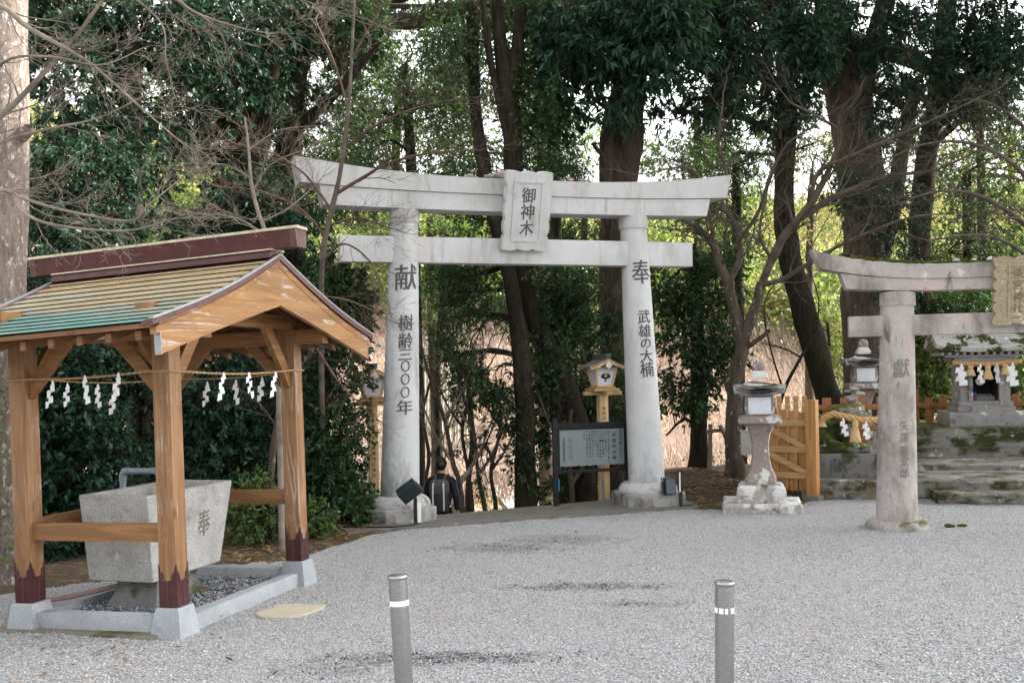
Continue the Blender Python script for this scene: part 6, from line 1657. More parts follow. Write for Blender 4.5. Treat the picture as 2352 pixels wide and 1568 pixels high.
# the big flaking trunk at the left edge
rgp = np.random.default_rng(3); w = Wood(rgp)
Q = trunk(w, [(0, 1300, 11.2, 112), (2, 1000, 11.2, 108), (4, 600, 11.2, 108), (6, 300, 11.2, 112), (2, 0, 11.2, 116), (-4, -160, 11.2, 112)], True, 24, .05)
P_ = PT(62, 300, 11.1); w.limb([PT(30, 320, 11.2), PT(60, 305, 11.05), PT(66, 290, 11.0)], .09, .05, 10, 5)
root = thing('plane_tree', 'thick flaking pinkish barked trunk at the left edge behind the shelter', 'tree', [float(x) for x in Q[0]])
np_mesh('trunk', np.concatenate(w.V) - Q[0][None], np.concatenate(w.F), M['bark_plane'], root, smooth=True)
c = np.stack([rgp.uniform(-.20, .27, 260) + Q[0][0], np.full(260, Q[0][1] - .27), rgp.uniform(.1, 2.3, 260)], -1)
leaf_obj('ivy', leaves(c, rgp.normal(0, 1, (260, 3)) * np.array([1, .25, 1]), .06, rgp, .7) - Q[0][None], M['leaf_mid'], root)

evergreen('dense dark evergreen around a lichen spotted trunk behind the shelter roof', [[(318, 1000, 15.5, 56), (312, 700, 15.5, 54), (302, 450, 15.5, 52), (300, 250, 15.5, 48), (290, -60, 15.5, 40)]],
    bl_((240, -230, 15.3, 260, 200, 1.8, 150), (60, -150, 14.6, 160, 140, 1.2, 200), (170, 170, 15.2, 120, 150, 1.2, 340), (190, 420, 14.8, 120, 150, 1.0, 420), (330, 330, 15.9, 90, 90, .8, 120), (220, 620, 14.6, 130, 130, .9, 300), (370, 90, 15.6, 140, 120, 1.3, 330), (110, 20, 15, 90, 90, 1, 160), (300, 480, 14.9, 50, 40, .4, 60)),
    M['bark_grey'], M['leaf_dark'], 101, .125, 10, .30, .36, .55)
evergreen('dark evergreen with a slanting trunk above the shelter ridge', [[(600, 1000, 17, 60), (590, 600, 17, 58), (575, 400, 17, 56), (520, 270, 17, 44), (440, 110, 17, 34), (400, -60, 17, 26)], [(580, 420, 17, 44), (610, 250, 17, 40), (640, 60, 17, 34), (650, -80, 17, 28)]],
    bl_((520, -230, 16.8, 250, 200, 1.9, 150), (480, 180, 17, 170, 170, 1.5, 440), (470, 430, 17, 160, 130, 1.2, 330), (560, 60, 17, 150, 110, 1.4, 300), (620, 480, 16.4, 110, 90, .9, 210), (420, 600, 16.4, 120, 90, .9, 200), (620, 250, 17.6, 90, 120, 1, 170)),
    M['bark_dark'], M['leaf_dark'], 102, .12, 9, .28, .34, .6)
evergreen('dark evergreen whose mossy limb reaches right over the white gate', [[(700, 1100, 18, 62), (672, 600, 18, 58), (668, 300, 18, 52), (690, 100, 18, 46), (700, -80, 18, 40)], [(672, 300, 18, 30), (720, 262, 17.8, 26), (770, 215, 17.6, 22), (815, 165, 17.5, 18), (870, 95, 17.4, 14)]],
    bl_((780, -230, 18, 240, 190, 2, 150), (690, 120, 18, 130, 150, 1.4, 330), (760, 40, 18.4, 130, 90, 1.4, 260), (640, 330, 18, 100, 110, 1.0, 200), (720, 440, 18.2, 90, 80, .9, 110), (850, 90, 18.6, 90, 70, 1.0, 120)),
    M['bark_dark'], M['leaf_deep'], 103, .11, 9, .26, .36, .5)
# understory hedge behind the shelter
for lab, bl, sd, lm in (('dark glossy shrub behind the left half of the shelter', [(150, 850, 13.6, 120, 110, .8, 330), (200, 1030, 13.2, 130, 130, .8, 380), (130, 1230, 13.0, 110, 130, .7, 300), (260, 1180, 13.4, 90, 90, .6, 170), (60, 1100, 12.6, 70, 180, .5, 200)], 111, 'leaf_dark'),
                ('dark glossy shrub behind the middle of the shelter', [(320, 860, 14.6, 90, 100, .8, 210), (500, 900, 14.8, 100, 120, .8, 260), (520, 1060, 14.6, 90, 90, .7, 150), (420, 1080, 14.6, 100, 110, .7, 190)], 112, 'leaf_dark'),
                ('dense dark shrub between the shelter and the left gate pillar', [(750, 1000, 14.9, 80, 120, .8, 330), (770, 1140, 14.7, 80, 70, .6, 240), (700, 1080, 14.6, 70, 110, .6, 190), (760, 820, 15.2, 80, 100, .8, 230), (790, 690, 15.6, 60, 80, .7, 150), (740, 680, 15.4, 70, 90, .7, 150)], 113, 'leaf_deep'),
                ('low shrub at the foot of the left gate plinth', [(800, 1190, 14.6, 60, 30, .35, 110), (700, 1190, 13.8, 60, 40, .4, 100), (590, 1160, 13.4, 60, 70, .5, 110)], 114, 'leaf_mid')):
    u, v, t = bl[0][:3]
    evergreen(lab, [[(u, v + 150, t, 12), (u + 6, v + 40, t, 9), (u, v - 40, t, 6)]], bl, M['bark_dark'], M[lm], sd, .085 if sd > 112 else .10, 10, .24, .42, .45, -1.1, 3.0, 6, 'shrub', 'shrub', sides=8)
for lab, bl, sd in (('tall dark evergreen thicket deep behind the left half of the shelter', [(120, 760, 17, 160, 130, 1, 420), (240, 900, 17.4, 150, 150, 1, 450), (150, 1080, 17, 150, 140, .9, 380), (340, 1020, 17.5, 130, 140, .9, 340), (60, 560, 17, 110, 120, .9, 220)], 115),
                ('tall dark evergreen thicket deep behind the gable of the shelter', [(470, 800, 18, 150, 130, 1, 400), (560, 960, 17.6, 140, 150, 1, 400), (650, 800, 18, 110, 140, 1, 300), (480, 1080, 17.5, 130, 110, .9, 260), (680, 640, 18.5, 110, 100, 1, 220), (520, 640, 18.5, 130, 100, 1, 240), (640, 1050, 17.5, 90, 110, .8, 200)], 116)):
    u, v, t = bl[0][:3]
    evergreen(lab, [[(u + 40, v + 500, t, 22), (u + 46, v + 250, t, 18), (u, v - 40, t, 8)]], bl, M['bark_dark'], M['leaf_dark'], sd, .12, 10, .30, .38, .45, -1.1, 2.4, 6, 'thicket', 'shrub', sides=8)
# fern-like tuft at the kerb
rgf = np.random.default_rng(5); c = PG(635, 1222); n = 26
D = np.stack([rgf.normal(0, 1, n), rgf.normal(0, 1, n), rgf.uniform(.3, 1.3, n)], -1)
o = leaf_obj('broad_leaf_plant', leaves(np.tile(np.array([c[0], c[1], .02]), (n, 1)) + rgf.normal(0, .02, (n, 3)), D, .26, rgf, .22), M['leaf_fresh'], None); tag(o, 'small broad leaved green plant on the soil behind the right shelter post', 'plant')

# tall trees standing just outside the picture on the right: the yard lies in their shade
def shade_tree(label, x, y, h, crowns, seed):
    rg = np.random.default_rng(seed); w = Wood(rg); g = float(height(x, y))
    w.tube(smooth(np.array([(x, y, g - .3), (x + .1, y, h * .3), (x - .1, y + .1, h * .6), (x, y, h)]), np.linspace(0, 3, 14)), np.linspace(.42, .12, 14), 14, .12)
    C, O = [], []
    for (cx, cy, cz, r) in crowns:
        c = np.array([cx, cy, cz]); w.limb([(x, y, h * .62), ((x + cx) / 2, (y + cy) / 2, cz - 1), c], .16, .05, 7, 9)
        n = int(250 * r * r); q = nrm(rg.normal(0, 1, (n, 3))) * rg.uniform(.1, 1, (n, 1)) ** .4; p = c + q * np.array([r, r, r * .62]); C.append(p); O.append(q)
    C, O = np.concatenate(C), np.concatenate(O); V = sprays(C, O, rg, 9, .5, .26, .42, .3, w)
    root = thing('evergreen_tree', label, 'tree', (x, y, g)); off = np.array([[x, y, g]]); w.flush()
    np_mesh('trunk', np.concatenate(w.V) - off, np.concatenate(w.F), M['bark_dark'], root, smooth=True); leaf_obj('crown', V - off, M['leaf_deep'], root)
shade_tree('tall broad evergreen just outside the picture, right of the yard', 14.5, 12, 17, [(12, 11, 14.5, 3.6), (16.5, 13.5, 15.5, 3.8), (19, 9.5, 15, 3.4), (10.5, 15, 14.6, 3.2), (14, 17, 15.8, 3.4), (21, 13, 16, 3.4)], 301)
shade_tree('tall broad evergreen just outside the picture, right of the shrine', 16.5, 21.5, 18, [(14, 20, 15.5, 3.4), (19, 19, 16, 3.8), (22.5, 17, 17, 3.4), (17, 24, 16.5, 3.2), (12.5, 19, 14.5, 2.6), (22, 22, 17, 3.4), (24.5, 22.5, 14.5, 3.4), (27, 20, 16, 3.6), (21, 24.5, 13.5, 3)], 302)
shade_tree('tall broad evergreen just outside the picture, nearest the viewer on the right', 13, 4.5, 16, [(10.5, 6.5, 13.5, 3.2), (14.5, 7, 14.5, 3.4), (17.5, 5, 15, 3.4), (12.5, 2.5, 14, 3)], 303)

# trees seen through and above the white gate
evergreen('tall slender evergreen with a dark trunk rising left of the gate tablet', [[(1208, 1168, 17.0, 52), (1206, 1000, 17.0, 46), (1200, 850, 17.1, 42), (1175, 660, 17.4, 36), (1120, 430, 18, 32), (1092, 250, 18.5, 28), (1086, 100, 18.5, 26), (1080, -60, 18.5, 24)]],
    bl_((1040, 130, 18, 70, 70, .8, 90), (1130, 120, 18.2, 60, 90, .6, 80), (1090, 480, 17.6, 60, 40, .5, 40), (1140, 850, 16.9, 50, 60, .5, 60), (1200, 1060, 16.9, 35, 60, .35, 30), (1060, 40, 19, 120, 70, 1.2, 150), (1090, 330, 18.6, 70, 60, .7, 60), (1080, 600, 18.0, 100, 70, .8, 130), (1100, 760, 17.8, 90, 110, .8, 190), (1160, 930, 17.2, 60, 70, .6, 70), (1000, 640, 19, 60, 60, .6, 60)),
    M['bark_dark'], M['leaf_deep'], 121, .10, 8, .26, .32, .4, -.2, 2.6)
evergreen('forked evergreen with a leaning lower trunk behind the gate tablet', [[(1346, 1160, 17.8, 56), (1330, 990, 17.8, 52), (1300, 890, 17.8, 48), (1255, 790, 17.8, 46), (1200, 660, 17.8, 46), (1184, 520, 17.9, 46), (1180, 380, 18, 44), (1170, 230, 18, 48), (1152, 120, 18, 32), (1134, -60, 18, 26)], [(1172, 240, 18, 38), (1186, 140, 18, 32), (1194, 40, 18, 28), (1198, -60, 18, 26)], [(1172, 340, 18, 20), (1150, 250, 17.9, 17), (1125, 130, 17.8, 16), (1106, -30, 17.7, 14)]],
    bl_((1200, 150, 18, 60, 90, .6, 90), (1230, 200, 17.6, 50, 70, .5, 60), (1290, 420, 18, 50, 40, .5, 50), (1160, -20, 18, 120, 60, 1, 130), (1240, 330, 18.2, 80, 70, .8, 110), (1150, 480, 18.2, 80, 50, .7, 90), (1260, 620, 18.2, 90, 70, .8, 130), (1220, 60, 19, 90, 60, .9, 70), (1290, 760, 18, 80, 90, .8, 130), (1230, 880, 17.6, 50, 60, .5, 60), (1330, 690, 18.4, 60, 70, .7, 90)),
    M['bark_dark'], M['leaf_deep'], 122, .10, 8, .26, .32, .4, -.2, 2.6)
evergreen('massive rough trunked evergreen with drooping glossy leaves right of the gate tablet', [[(1412, 1150, 19.5, 64), (1410, 900, 19.5, 58), (1408, 700, 19.5, 58), (1418, 480, 19.5, 84), (1432, 330, 19.5, 84), (1448, 180, 19.5, 76), (1446, 0, 19.5, 70), (1440, -80, 19.5, 66)], [(1400, 560, 19.3, 30), (1392, 450, 19.2, 34), (1396, 300, 19.2, 30), (1420, 200, 19.3, 26)]],
    bl_((1420, -220, 18.6, 260, 200, 2.2, 150), (1400, 60, 18.0, 130, 90, .9, 330), (1340, 170, 18, 80, 90, .8, 210), (1520, 120, 18.2, 100, 110, .9, 260), (1370, 330, 17.8, 50, 45, .5, 60), (1420, 220, 18.3, 70, 60, .5, 60), (1480, 20, 18, 140, 60, 1, 240), (1300, 60, 18.2, 70, 70, .8, 130), (1290, 240, 18.6, 45, 60, .6, 60)),
    M['bark_cedar'], M['leaf_dark'], 123, .19, 8, .30, .28, .75, -.4, 2.4)
evergreen('bushy evergreen on a dark trunk right of the right gate pillar', [[(1603, 1072, 20.5, 44), (1606, 960, 20.5, 38), (1604, 850, 20.5, 34), (1600, 700, 20.5, 28), (1590, 560, 20.5, 18)]],
    bl_((1545, 640, 20.2, 70, 90, .8, 170), (1600, 760, 20.2, 90, 90, .9, 230), (1560, 880, 19.8, 70, 80, .7, 170), (1650, 640, 20.6, 60, 70, .7, 110), (1660, 830, 20.6, 50, 60, .6, 90), (1530, 1000, 19.6, 30, 60, .5, 60)),
    M['bark_dark'], M['leaf_deep'], 124, .12, 9, .28, .34, .45, -.3, 2.6)
evergreen('leafy understorey tree behind the notice board', [[(1362, 1150, 18.8, 22), (1368, 950, 18.8, 18), (1350, 800, 18.8, 14)]],
    bl_((1240, 960, 18.6, 70, 60, .6, 110), (1330, 850, 18.6, 90, 80, .8, 200), (1300, 740, 18.8, 80, 60, .7, 130), (1380, 960, 18.8, 60, 70, .6, 110), (1310, 1120, 18.2, 60, 40, .5, 60), (1400, 700, 19, 50, 60, .6, 60)),
    M['bark_dark'], M['leaf_deep'], 125, .12, 9, .28, .34, .45, -.3, 2.8)
evergreen('small leafy tree with glinting leaves left of the notice board', [[(1075, 1140, 19, 14), (1085, 1000, 19, 11), (1070, 860, 19, 8)]],
    bl_((1020, 720, 19.2, 60, 60, .6, 70), (1090, 880, 18.8, 70, 80, .6, 110), (1130, 1060, 18, 50, 60, .5, 60), (1060, 1000, 19, 40, 40, .4, 26)),
    M['bark_grey'], M['leaf_deep'], 126, .095, 8, .26, .34, .4, -.1, 2.8)
# lighter trees farther back, above the gate
for lab, tr_, bl, sd, lm in (
    ('light green tree far behind the left end of the white gate', [(900, 900, 34, 26), (905, 500, 34, 22), (915, 200, 34, 14)], [(860, 190, 34, 130, 110, 2.4, 300), (960, 120, 34, 120, 110, 2.4, 300), (880, 330, 33, 130, 80, 2, 260), (1010, 260, 33, 90, 90, 2, 210)], 131, 'leaf_mid'),
    ('light green tree far behind the gate tablet', [(1250, 900, 36, 26), (1245, 500, 36, 22), (1235, 200, 36, 14)], [(1130, 160, 36, 110, 110, 2.4, 260), (1250, 210, 36, 110, 100, 2.4, 260), (1290, 330, 35, 110, 80, 2, 220), (1080, 360, 35, 100, 70, 2, 170)], 132, 'leaf_mid'),
    ('sparse light green tree far behind the left of the gate opening', [(1000, 1000, 30, 20), (990, 750, 30, 16), (985, 500, 30, 12)], [(990, 520, 30, 90, 60, 1.6, 150), (1060, 560, 30, 90, 60, 1.6, 140), (900, 560, 30, 80, 90, 1.6, 150), (1010, 690, 30, 70, 50, 1.4, 100)], 133, 'leaf_mid'),
    ('green tree far behind the right of the gate opening', [(1340, 1000, 32, 24), (1345, 700, 32, 20), (1340, 450, 32, 12)], [(1330, 520, 32, 110, 80, 1.8, 230), (1250, 600, 32, 100, 70, 1.8, 190), (1390, 640, 32, 70, 90, 1.6, 170), (1340, 770, 31, 90, 70, 1.6, 150)], 134, 'leaf_deep'),
    ('olive green tree far behind the left end of the shelter roof', [(640, 1000, 32, 30), (640, 500, 32, 26), (650, 200, 32, 16)], [(560, 130, 32, 150, 120, 2.4, 300), (740, 330, 32, 120, 110, 2.2, 240), (400, 300, 32, 160, 180, 2.4, 330), (620, 560, 30, 160, 110, 2.0, 260), (300, 120, 32, 140, 130, 2.2, 260)], 135, 'leaf_mid'),
    ('green tree far behind the bare maple right of the gate', [(1610, 900, 33, 26), (1605, 500, 33, 22), (1600, 250, 33, 14)], [(1560, 380, 33, 100, 90, 2, 220), (1660, 440, 33, 100, 80, 2, 200), (1600, 560, 32, 90, 70, 2, 170), (1700, 310, 34, 100, 90, 2, 190)], 136, 'leaf_mid'),
    ('yellow green tree far behind the leaning trunk right of the gate', [(1860, 900, 40, 22), (1860, 600, 40, 18), (1865, 400, 40, 12)], [(1850, 520, 40, 80, 120, 2.2, 180), (1880, 360, 40, 90, 90, 2.2, 160)], 137, 'leaf_yellow'),
    ('olive green tree behind the old gate by the right edge', [(2260, 900, 30, 26), (2255, 500, 30, 22), (2250, 250, 30, 14)], [(2240, 520, 29, 130, 110, 1.8, 280), (2180, 680, 28, 100, 90, 1.6, 200), (2310, 680, 28, 90, 100, 1.6, 200), (2270, 380, 30, 120, 90, 1.8, 200)], 138, 'leaf_mid'),
    ('yellowish tree far back at the right edge', [(2330, 900, 38, 22), (2325, 500, 38, 18), (2320, 300, 38, 12)], [(2300, 420, 38, 110, 110, 2.2, 200), (2130, 420, 38, 100, 100, 2.2, 170), (2200, 300, 40, 110, 90, 2.2, 150)], 139, 'leaf_yellow')):
    evergreen(lab, [tr_], bl, M['bark_grey'], M[lm], sd, .125, 12, .5, .40, .35, -.25, 1.5, 5, sides=8)

# mid-distance crowns that break up the light between the near trunks
for lab, tr_, bl, sd in (
    ('shadowy small leaved evergreen behind the left half of the white gate', [(960, 1100, 24, 34), (955, 700, 24, 28), (945, 400, 24, 24), (930, 150, 24, 18)], [(870, 330, 23, 110, 90, 1.2, 170), (980, 250, 24, 110, 100, 1.3, 190), (820, 430, 22.5, 80, 60, .9, 90), (930, 90, 24, 110, 80, 1.2, 160), (1030, 400, 23, 80, 50, .8, 80), (780, 250, 23, 80, 90, 1, 110)], 161),
    ('shadowy small leaved evergreen behind the gate tablet', [(1290, 1100, 25, 34), (1280, 700, 25, 28), (1275, 400, 25, 24), (1262, 200, 25, 18)], [(1230, 300, 25, 90, 90, 1.2, 150), (1310, 380, 24, 70, 50, .9, 90), (1130, 280, 25, 80, 80, 1.1, 120), (1200, 130, 25, 90, 70, 1.1, 110), (1100, 420, 24, 90, 40, .9, 80)], 162),
    ('shadowy small leaved evergreen seen through the gate opening', [(1010, 1130, 25, 20), (1005, 850, 25, 16), (1020, 650, 25, 12)], [(1010, 640, 24, 70, 50, .9, 90), (1090, 680, 24, 80, 60, .9, 110), (1180, 740, 24, 80, 80, .9, 120), (1030, 800, 24, 70, 60, .8, 60), (1300, 660, 24, 100, 60, .9, 130), (1250, 830, 23, 80, 70, .8, 100), (1160, 560, 24, 90, 40, .9, 90)], 163),
    ('shadowy small leaved evergreen behind the bare maple and the leaning trunk', [(1700, 1000, 27, 30), (1695, 650, 27, 26), (1690, 350, 27, 20)], [(1650, 400, 26, 90, 80, 1.2, 130), (1740, 350, 26, 90, 80, 1.2, 120), (1590, 470, 26, 70, 70, 1, 100), (1700, 520, 26, 60, 70, 1, 70), (1870, 330, 26, 60, 60, .9, 60)], 164),
    ('shadowy small leaved evergreen behind the old gate lintel', [(2230, 950, 27, 30), (2225, 650, 27, 26), (2220, 400, 27, 20)], [(2200, 560, 26, 90, 80, 1.2, 130), (2290, 500, 26, 90, 90, 1.2, 140), (2140, 660, 26, 70, 60, 1, 90), (2290, 640, 26, 90, 70, 1.1, 130), (2230, 400, 26, 80, 80, 1.2, 110), (2330, 360, 26, 60, 80, 1, 90)], 165)):
    evergreen(lab, [tr_], bl, M['bark_dark'], M['leaf_deep'], sd, .085, 12, .34, .38, .35, -.15, 2.0, 6, sides=8)
# right hand trees
evergreen('dark leaning trunk with a sparse crown behind the timber gate', [[(1912, 960, 20.5, 62), (1896, 890, 20.5, 58), (1866, 780, 20.5, 56), (1828, 650, 20.5, 54), (1806, 540, 20.5, 48), (1800, 420, 20.5, 46), (1808, 280, 20.5, 44), (1800, 130, 20.5, 36), (1780, -60, 20.5, 28)]],
    bl_((2080, 250, 31, 90, 110, 1.8, 200), (1990, 330, 32, 70, 120, 1.6, 150), (2300, 240, 30, 90, 90, 1.8, 180), (1620, 280, 33, 90, 90, 2, 180), (1760, 220, 33, 80, 90, 2, 160), (1850, 150, 34, 80, 120, 2, 170), (1180, 20, 36, 130, 90, 2.4, 300), (1300, 80, 36, 90, 90, 2.2, 200), (1080, 60, 36, 90, 90, 2.2, 200), (700, 60, 34, 110, 90, 2.2, 220), (800, 20, 34, 120, 90, 2.2, 260), (960, -20, 34, 140, 80, 2.2, 260), (1800, 250, 20, 50, 70, .5, 60), (1850, 120, 19.8, 70, 70, .8, 110), (1860, 20, 19.8, 90, 60, .8, 130), (1740, -220, 19.8, 240, 190, 2, 150), (1760, 80, 19.6, 130, 90, 1.0, 280), (1650, 90, 19.4, 110, 90, 1.0, 260), (1640, 220, 19.2, 60, 60, .6, 90), (1560, 260, 19, 60, 60, .6, 100), (1720, 190, 19.6, 60, 50, .6, 80), (1600, 20, 19.4, 100, 60, .9, 190)),
    M['bark_dark'], M['leaf_dark'], 141, .17, 8, .30, .30, .6, -.3, 2.4)
evergreen('huge fissured trunk forking high up behind the old gate', [[(1998, 1000, 22, 124), (1990, 760, 22, 108), (1988, 600, 22, 100), (1985, 460, 22, 98), (1966, 330, 22, 100), (1948, 220, 22, 104), (1918, 90, 22, 78), (1900, -80, 22, 66)], [(1956, 260, 22, 66), (1990, 150, 22, 52), (2030, 20, 22, 44), (2050, -80, 22, 40)], [(2010, 620, 21.9, 52), (2046, 500, 21.9, 40), (2062, 400, 21.9, 36), (2085, 290, 22, 30), (2100, 200, 22, 26)]],
    bl_((1960, 430, 21, 60, 60, .5, 50), (2060, 480, 21, 60, 80, .6, 80), (1900, 60, 21, 70, 60, .7, 80), (2070, 640, 21, 50, 60, .5, 50), (1980, -230, 21.5, 240, 200, 2.2, 150), (2000, 40, 21, 110, 90, 1.0, 190), (1880, 190, 21.4, 60, 60, .6, 60), (2080, 120, 20.8, 90, 90, 1.0, 190), (2050, 260, 21, 70, 60, .7, 90)),
    M['bark_grey'], M['leaf_dark'], 142, .15, 8, .30, .28, .6, -.2, 2.4)
evergreen('dark slender trunk with feathery foliage at the right edge', [[(2100, 960, 25, 60), (2106, 700, 25, 54), (2112, 540, 25, 50), (2126, 380, 25, 46), (2158, 200, 25, 44), (2176, 0, 25, 40), (2180, -80, 25, 38)]],
    bl_((2240, -220, 21, 240, 200, 2.2, 150), (2170, 150, 21, 90, 130, 1.0, 230), (2270, 170, 20.4, 100, 90, 1.0, 280), (2330, 90, 20.2, 80, 110, 1.0, 220), (2230, 40, 21, 110, 70, 1.0, 200), (2180, 290, 21, 70, 50, .6, 80)),
    M['bark_dark'], M['leaf_dark'], 143, .14, 9, .30, .26, .65, -.3, 2.4)
for lab, bl, sd, lm in (('bright green shrub behind the fence left of the shrine', [(2140, 830, 24, 50, 60, .8, 170), (2120, 910, 23.5, 50, 50, .7, 120), (2180, 890, 24, 50, 60, .7, 130)], 151, 'leaf_fresh'),
                ('green shrub behind the fence right of the shrine', [(2320, 840, 24, 60, 80, .8, 200), (2345, 930, 23.5, 50, 50, .7, 110), (2260, 800, 25, 70, 70, .8, 150)], 152, 'leaf_mid'),
                ('dark leafy bush behind the shrine roof', [(2200, 740, 25, 90, 60, .9, 170), (2120, 720, 25, 60, 70, .8, 110), (2300, 740, 25, 80, 60, .9, 140)], 153, 'leaf_deep'),
                ('pale green bush beyond the leaning trunk and the second stone lantern', [(1900, 760, 34, 60, 70, 1.4, 130), (1940, 830, 33, 50, 60, 1.2, 110)], 154, 'leaf_fresh')):
    u, v, t = bl[0][:3]
    evergreen(lab, [[(u, v + 130, t, 10), (u + 5, v + 40, t, 8), (u, v - 30, t, 5)]], bl, M['bark_dark'], M[lm], sd, .12, 9, .28, .42, .3, -.8, 2.4, 5, 'shrub', 'shrub', sides=8)

# ---------------------------------------------------------------- bare maples
bare_tree('bare_maple', 'leafless spreading maple with a spotted crooked trunk between the white gate and the timber gate', M['bark_pale'], 201,
    [[(1688, 1078, 18.6, 46), (1684, 1000, 18.6, 38), (1688, 920, 18.6, 36), (1684, 880, 18.6, 40), (1698, 830, 18.5, 34), (1704, 790, 18.5, 32), (1692, 730, 18.5, 26), (1678, 680, 18.5, 24), (1672, 640, 18.5, 26)], [(1704, 800, 18.5, 28), (1722, 740, 18.4, 24), (1740, 690, 18.3, 22), (1748, 650, 18.2, 20)], [(1712, 800, 18.5, 14), (1748, 775, 18.3, 10), (1768, 758, 18.2, 8)]],
    [dict(pts=[(1672, 650, 18.5, 24), (1650, 600, 18.4, 20), (1636, 560, 18.3, 16), (1610, 530, 18.2, 12), (1560, 500, 18, 8), (1500, 480, 17.8, 5)], kids=11),
     dict(pts=[(1672, 650, 18.5, 18), (1700, 590, 18.4, 14), (1690, 520, 18.3, 12), (1660, 470, 18.2, 10), (1668, 400, 18.1, 8), (1650, 330, 18, 6), (1660, 240, 17.9, 4)], kids=15),
     dict(pts=[(1640, 570, 18.3, 10), (1628, 480, 18.1, 8), (1600, 400, 18, 7), (1560, 385, 17.9, 5), (1480, 400, 17.6, 3)], kids=11),
     dict(pts=[(1748, 655, 18.2, 18), (1790, 560, 17.8, 20), (1829, 510, 17.5, 20), (1860, 470, 17.3, 18), (1890, 420, 17.2, 15), (1913, 366, 17.1, 12), (1928, 305, 17, 9), (1880, 270, 16.8, 6), (1815, 236, 16.6, 4)], kids=17),
     dict(pts=[(1835, 505, 17.5, 14), (1900, 460, 17.2, 12), (1947, 438, 17, 11), (2042, 404, 16.7, 9), (2142, 392, 16.4, 7), (2240, 350, 16.2, 4)], kids=20),
     dict(pts=[(1860, 470, 17.3, 12), (1880, 395, 17.1, 10), (1940, 365, 16.9, 9), (2008, 335, 16.7, 8), (2111, 290, 16.4, 6), (2275, 213, 16, 3)], kids=20),
     dict(pts=[(1748, 655, 18.2, 14), (1800, 640, 17.9, 11), (1880, 590, 17.5, 9), (1980, 540, 17, 7), (2090, 500, 16.6, 5), (2200, 490, 16.3, 3)], kids=17),
     dict(pts=[(1690, 560, 18.3, 10), (1740, 490, 18, 8), (1770, 400, 17.8, 7), (1810, 330, 17.6, 5), (1870, 290, 17.4, 3)], kids=12),
     dict(pts=[(1748, 660, 18.2, 10), (1770, 600, 18, 8), (1745, 540, 17.9, 7), (1760, 450, 17.8, 5)], kids=10)],
    twig_mat=M['twig'], lvl=2, klen=1.15, spread=.8, up=.05)
bare_tree('bare_maple', 'thin leafless maple sapling rising before the left end of the white gate', M['twig'], 202,
    [[(742, 1120, 14.6, 12), (738, 700, 14.2, 12), (745, 560, 14.0, 13), (770, 450, 13.9, 12), (784, 380, 13.8, 10), (800, 250, 13.7, 9), (808, 120, 13.7, 7), (815, -40, 13.7, 5)]],
    [dict(pts=[(772, 445, 13.9, 9), (830, 410, 13.7, 8), (900, 372, 13.5, 6), (1000, 350, 13.3, 4), (1090, 345, 13.1, 3)], kids=12),
     dict(pts=[(790, 340, 13.8, 7), (860, 290, 13.6, 6), (950, 250, 13.4, 4), (1060, 225, 13.2, 3)], kids=12),
     dict(pts=[(800, 250, 13.7, 6), (770, 150, 13.7, 4), (730, 60, 13.7, 3)], kids=10),
     dict(pts=[(760, 480, 14.0, 7), (700, 400, 13.9, 5), (620, 350, 13.9, 4), (540, 330, 13.9, 2.5)], kids=12),
     dict(pts=[(748, 545, 14.0, 7), (690, 480, 13.9, 5), (600, 440, 13.9, 4), (500, 430, 13.9, 2.5)], kids=15),
     dict(pts=[(752, 520, 14.0, 6), (820, 500, 13.8, 5), (880, 520, 13.7, 3)], kids=10),
     dict(pts=[(740, 600, 14.0, 7), (790, 560, 13.8, 5), (850, 600, 13.7, 4), (880, 660, 13.6, 2.5)], kids=11),
     dict(pts=[(735, 680, 14.1, 6), (800, 690, 13.9, 5), (870, 720, 13.8, 3)], kids=11),
     dict(pts=[(728, 800, 14.2, 6), (780, 880, 14.0, 5), (830, 930, 13.9, 3)], kids=10),
     dict(pts=[(806, 140, 13.7, 5), (850, 60, 13.7, 4), (900, -20, 13.7, 3)], kids=9)],
    twig_mat=M['twig_red'], lvl=2, klen=.75, spread=.75, up=.06)
bare_tree('bare_maple', 'slim greenish leafless sapling above the middle of the shelter ridge', M['twig_pale'], 203,
    [[(640, 900, 12.8, 12), (625, 640, 12.8, 11), (610, 540, 12.8, 10), (588, 470, 12.8, 9), (576, 410, 12.8, 8), (571, 340, 12.8, 6), (562, 270, 12.8, 4)]],
    [dict(pts=[(576, 410, 12.8, 5), (520, 380, 12.7, 4), (440, 375, 12.6, 2.5)], kids=9), dict(pts=[(580, 440, 12.8, 5), (620, 380, 12.7, 4), (680, 350, 12.6, 2.5)], kids=9),
     dict(pts=[(571, 345, 12.8, 4), (640, 300, 12.7, 3), (720, 290, 12.6, 2)], kids=9), dict(pts=[(610, 540, 12.8, 5), (540, 500, 12.7, 4), (450, 490, 12.6, 2.5)], kids=11), dict(pts=[(600, 510, 12.8, 5), (660, 480, 12.7, 4), (720, 430, 12.6, 2.5)], kids=9)],
    lvl=2, klen=.6, spread=.7, up=.07)
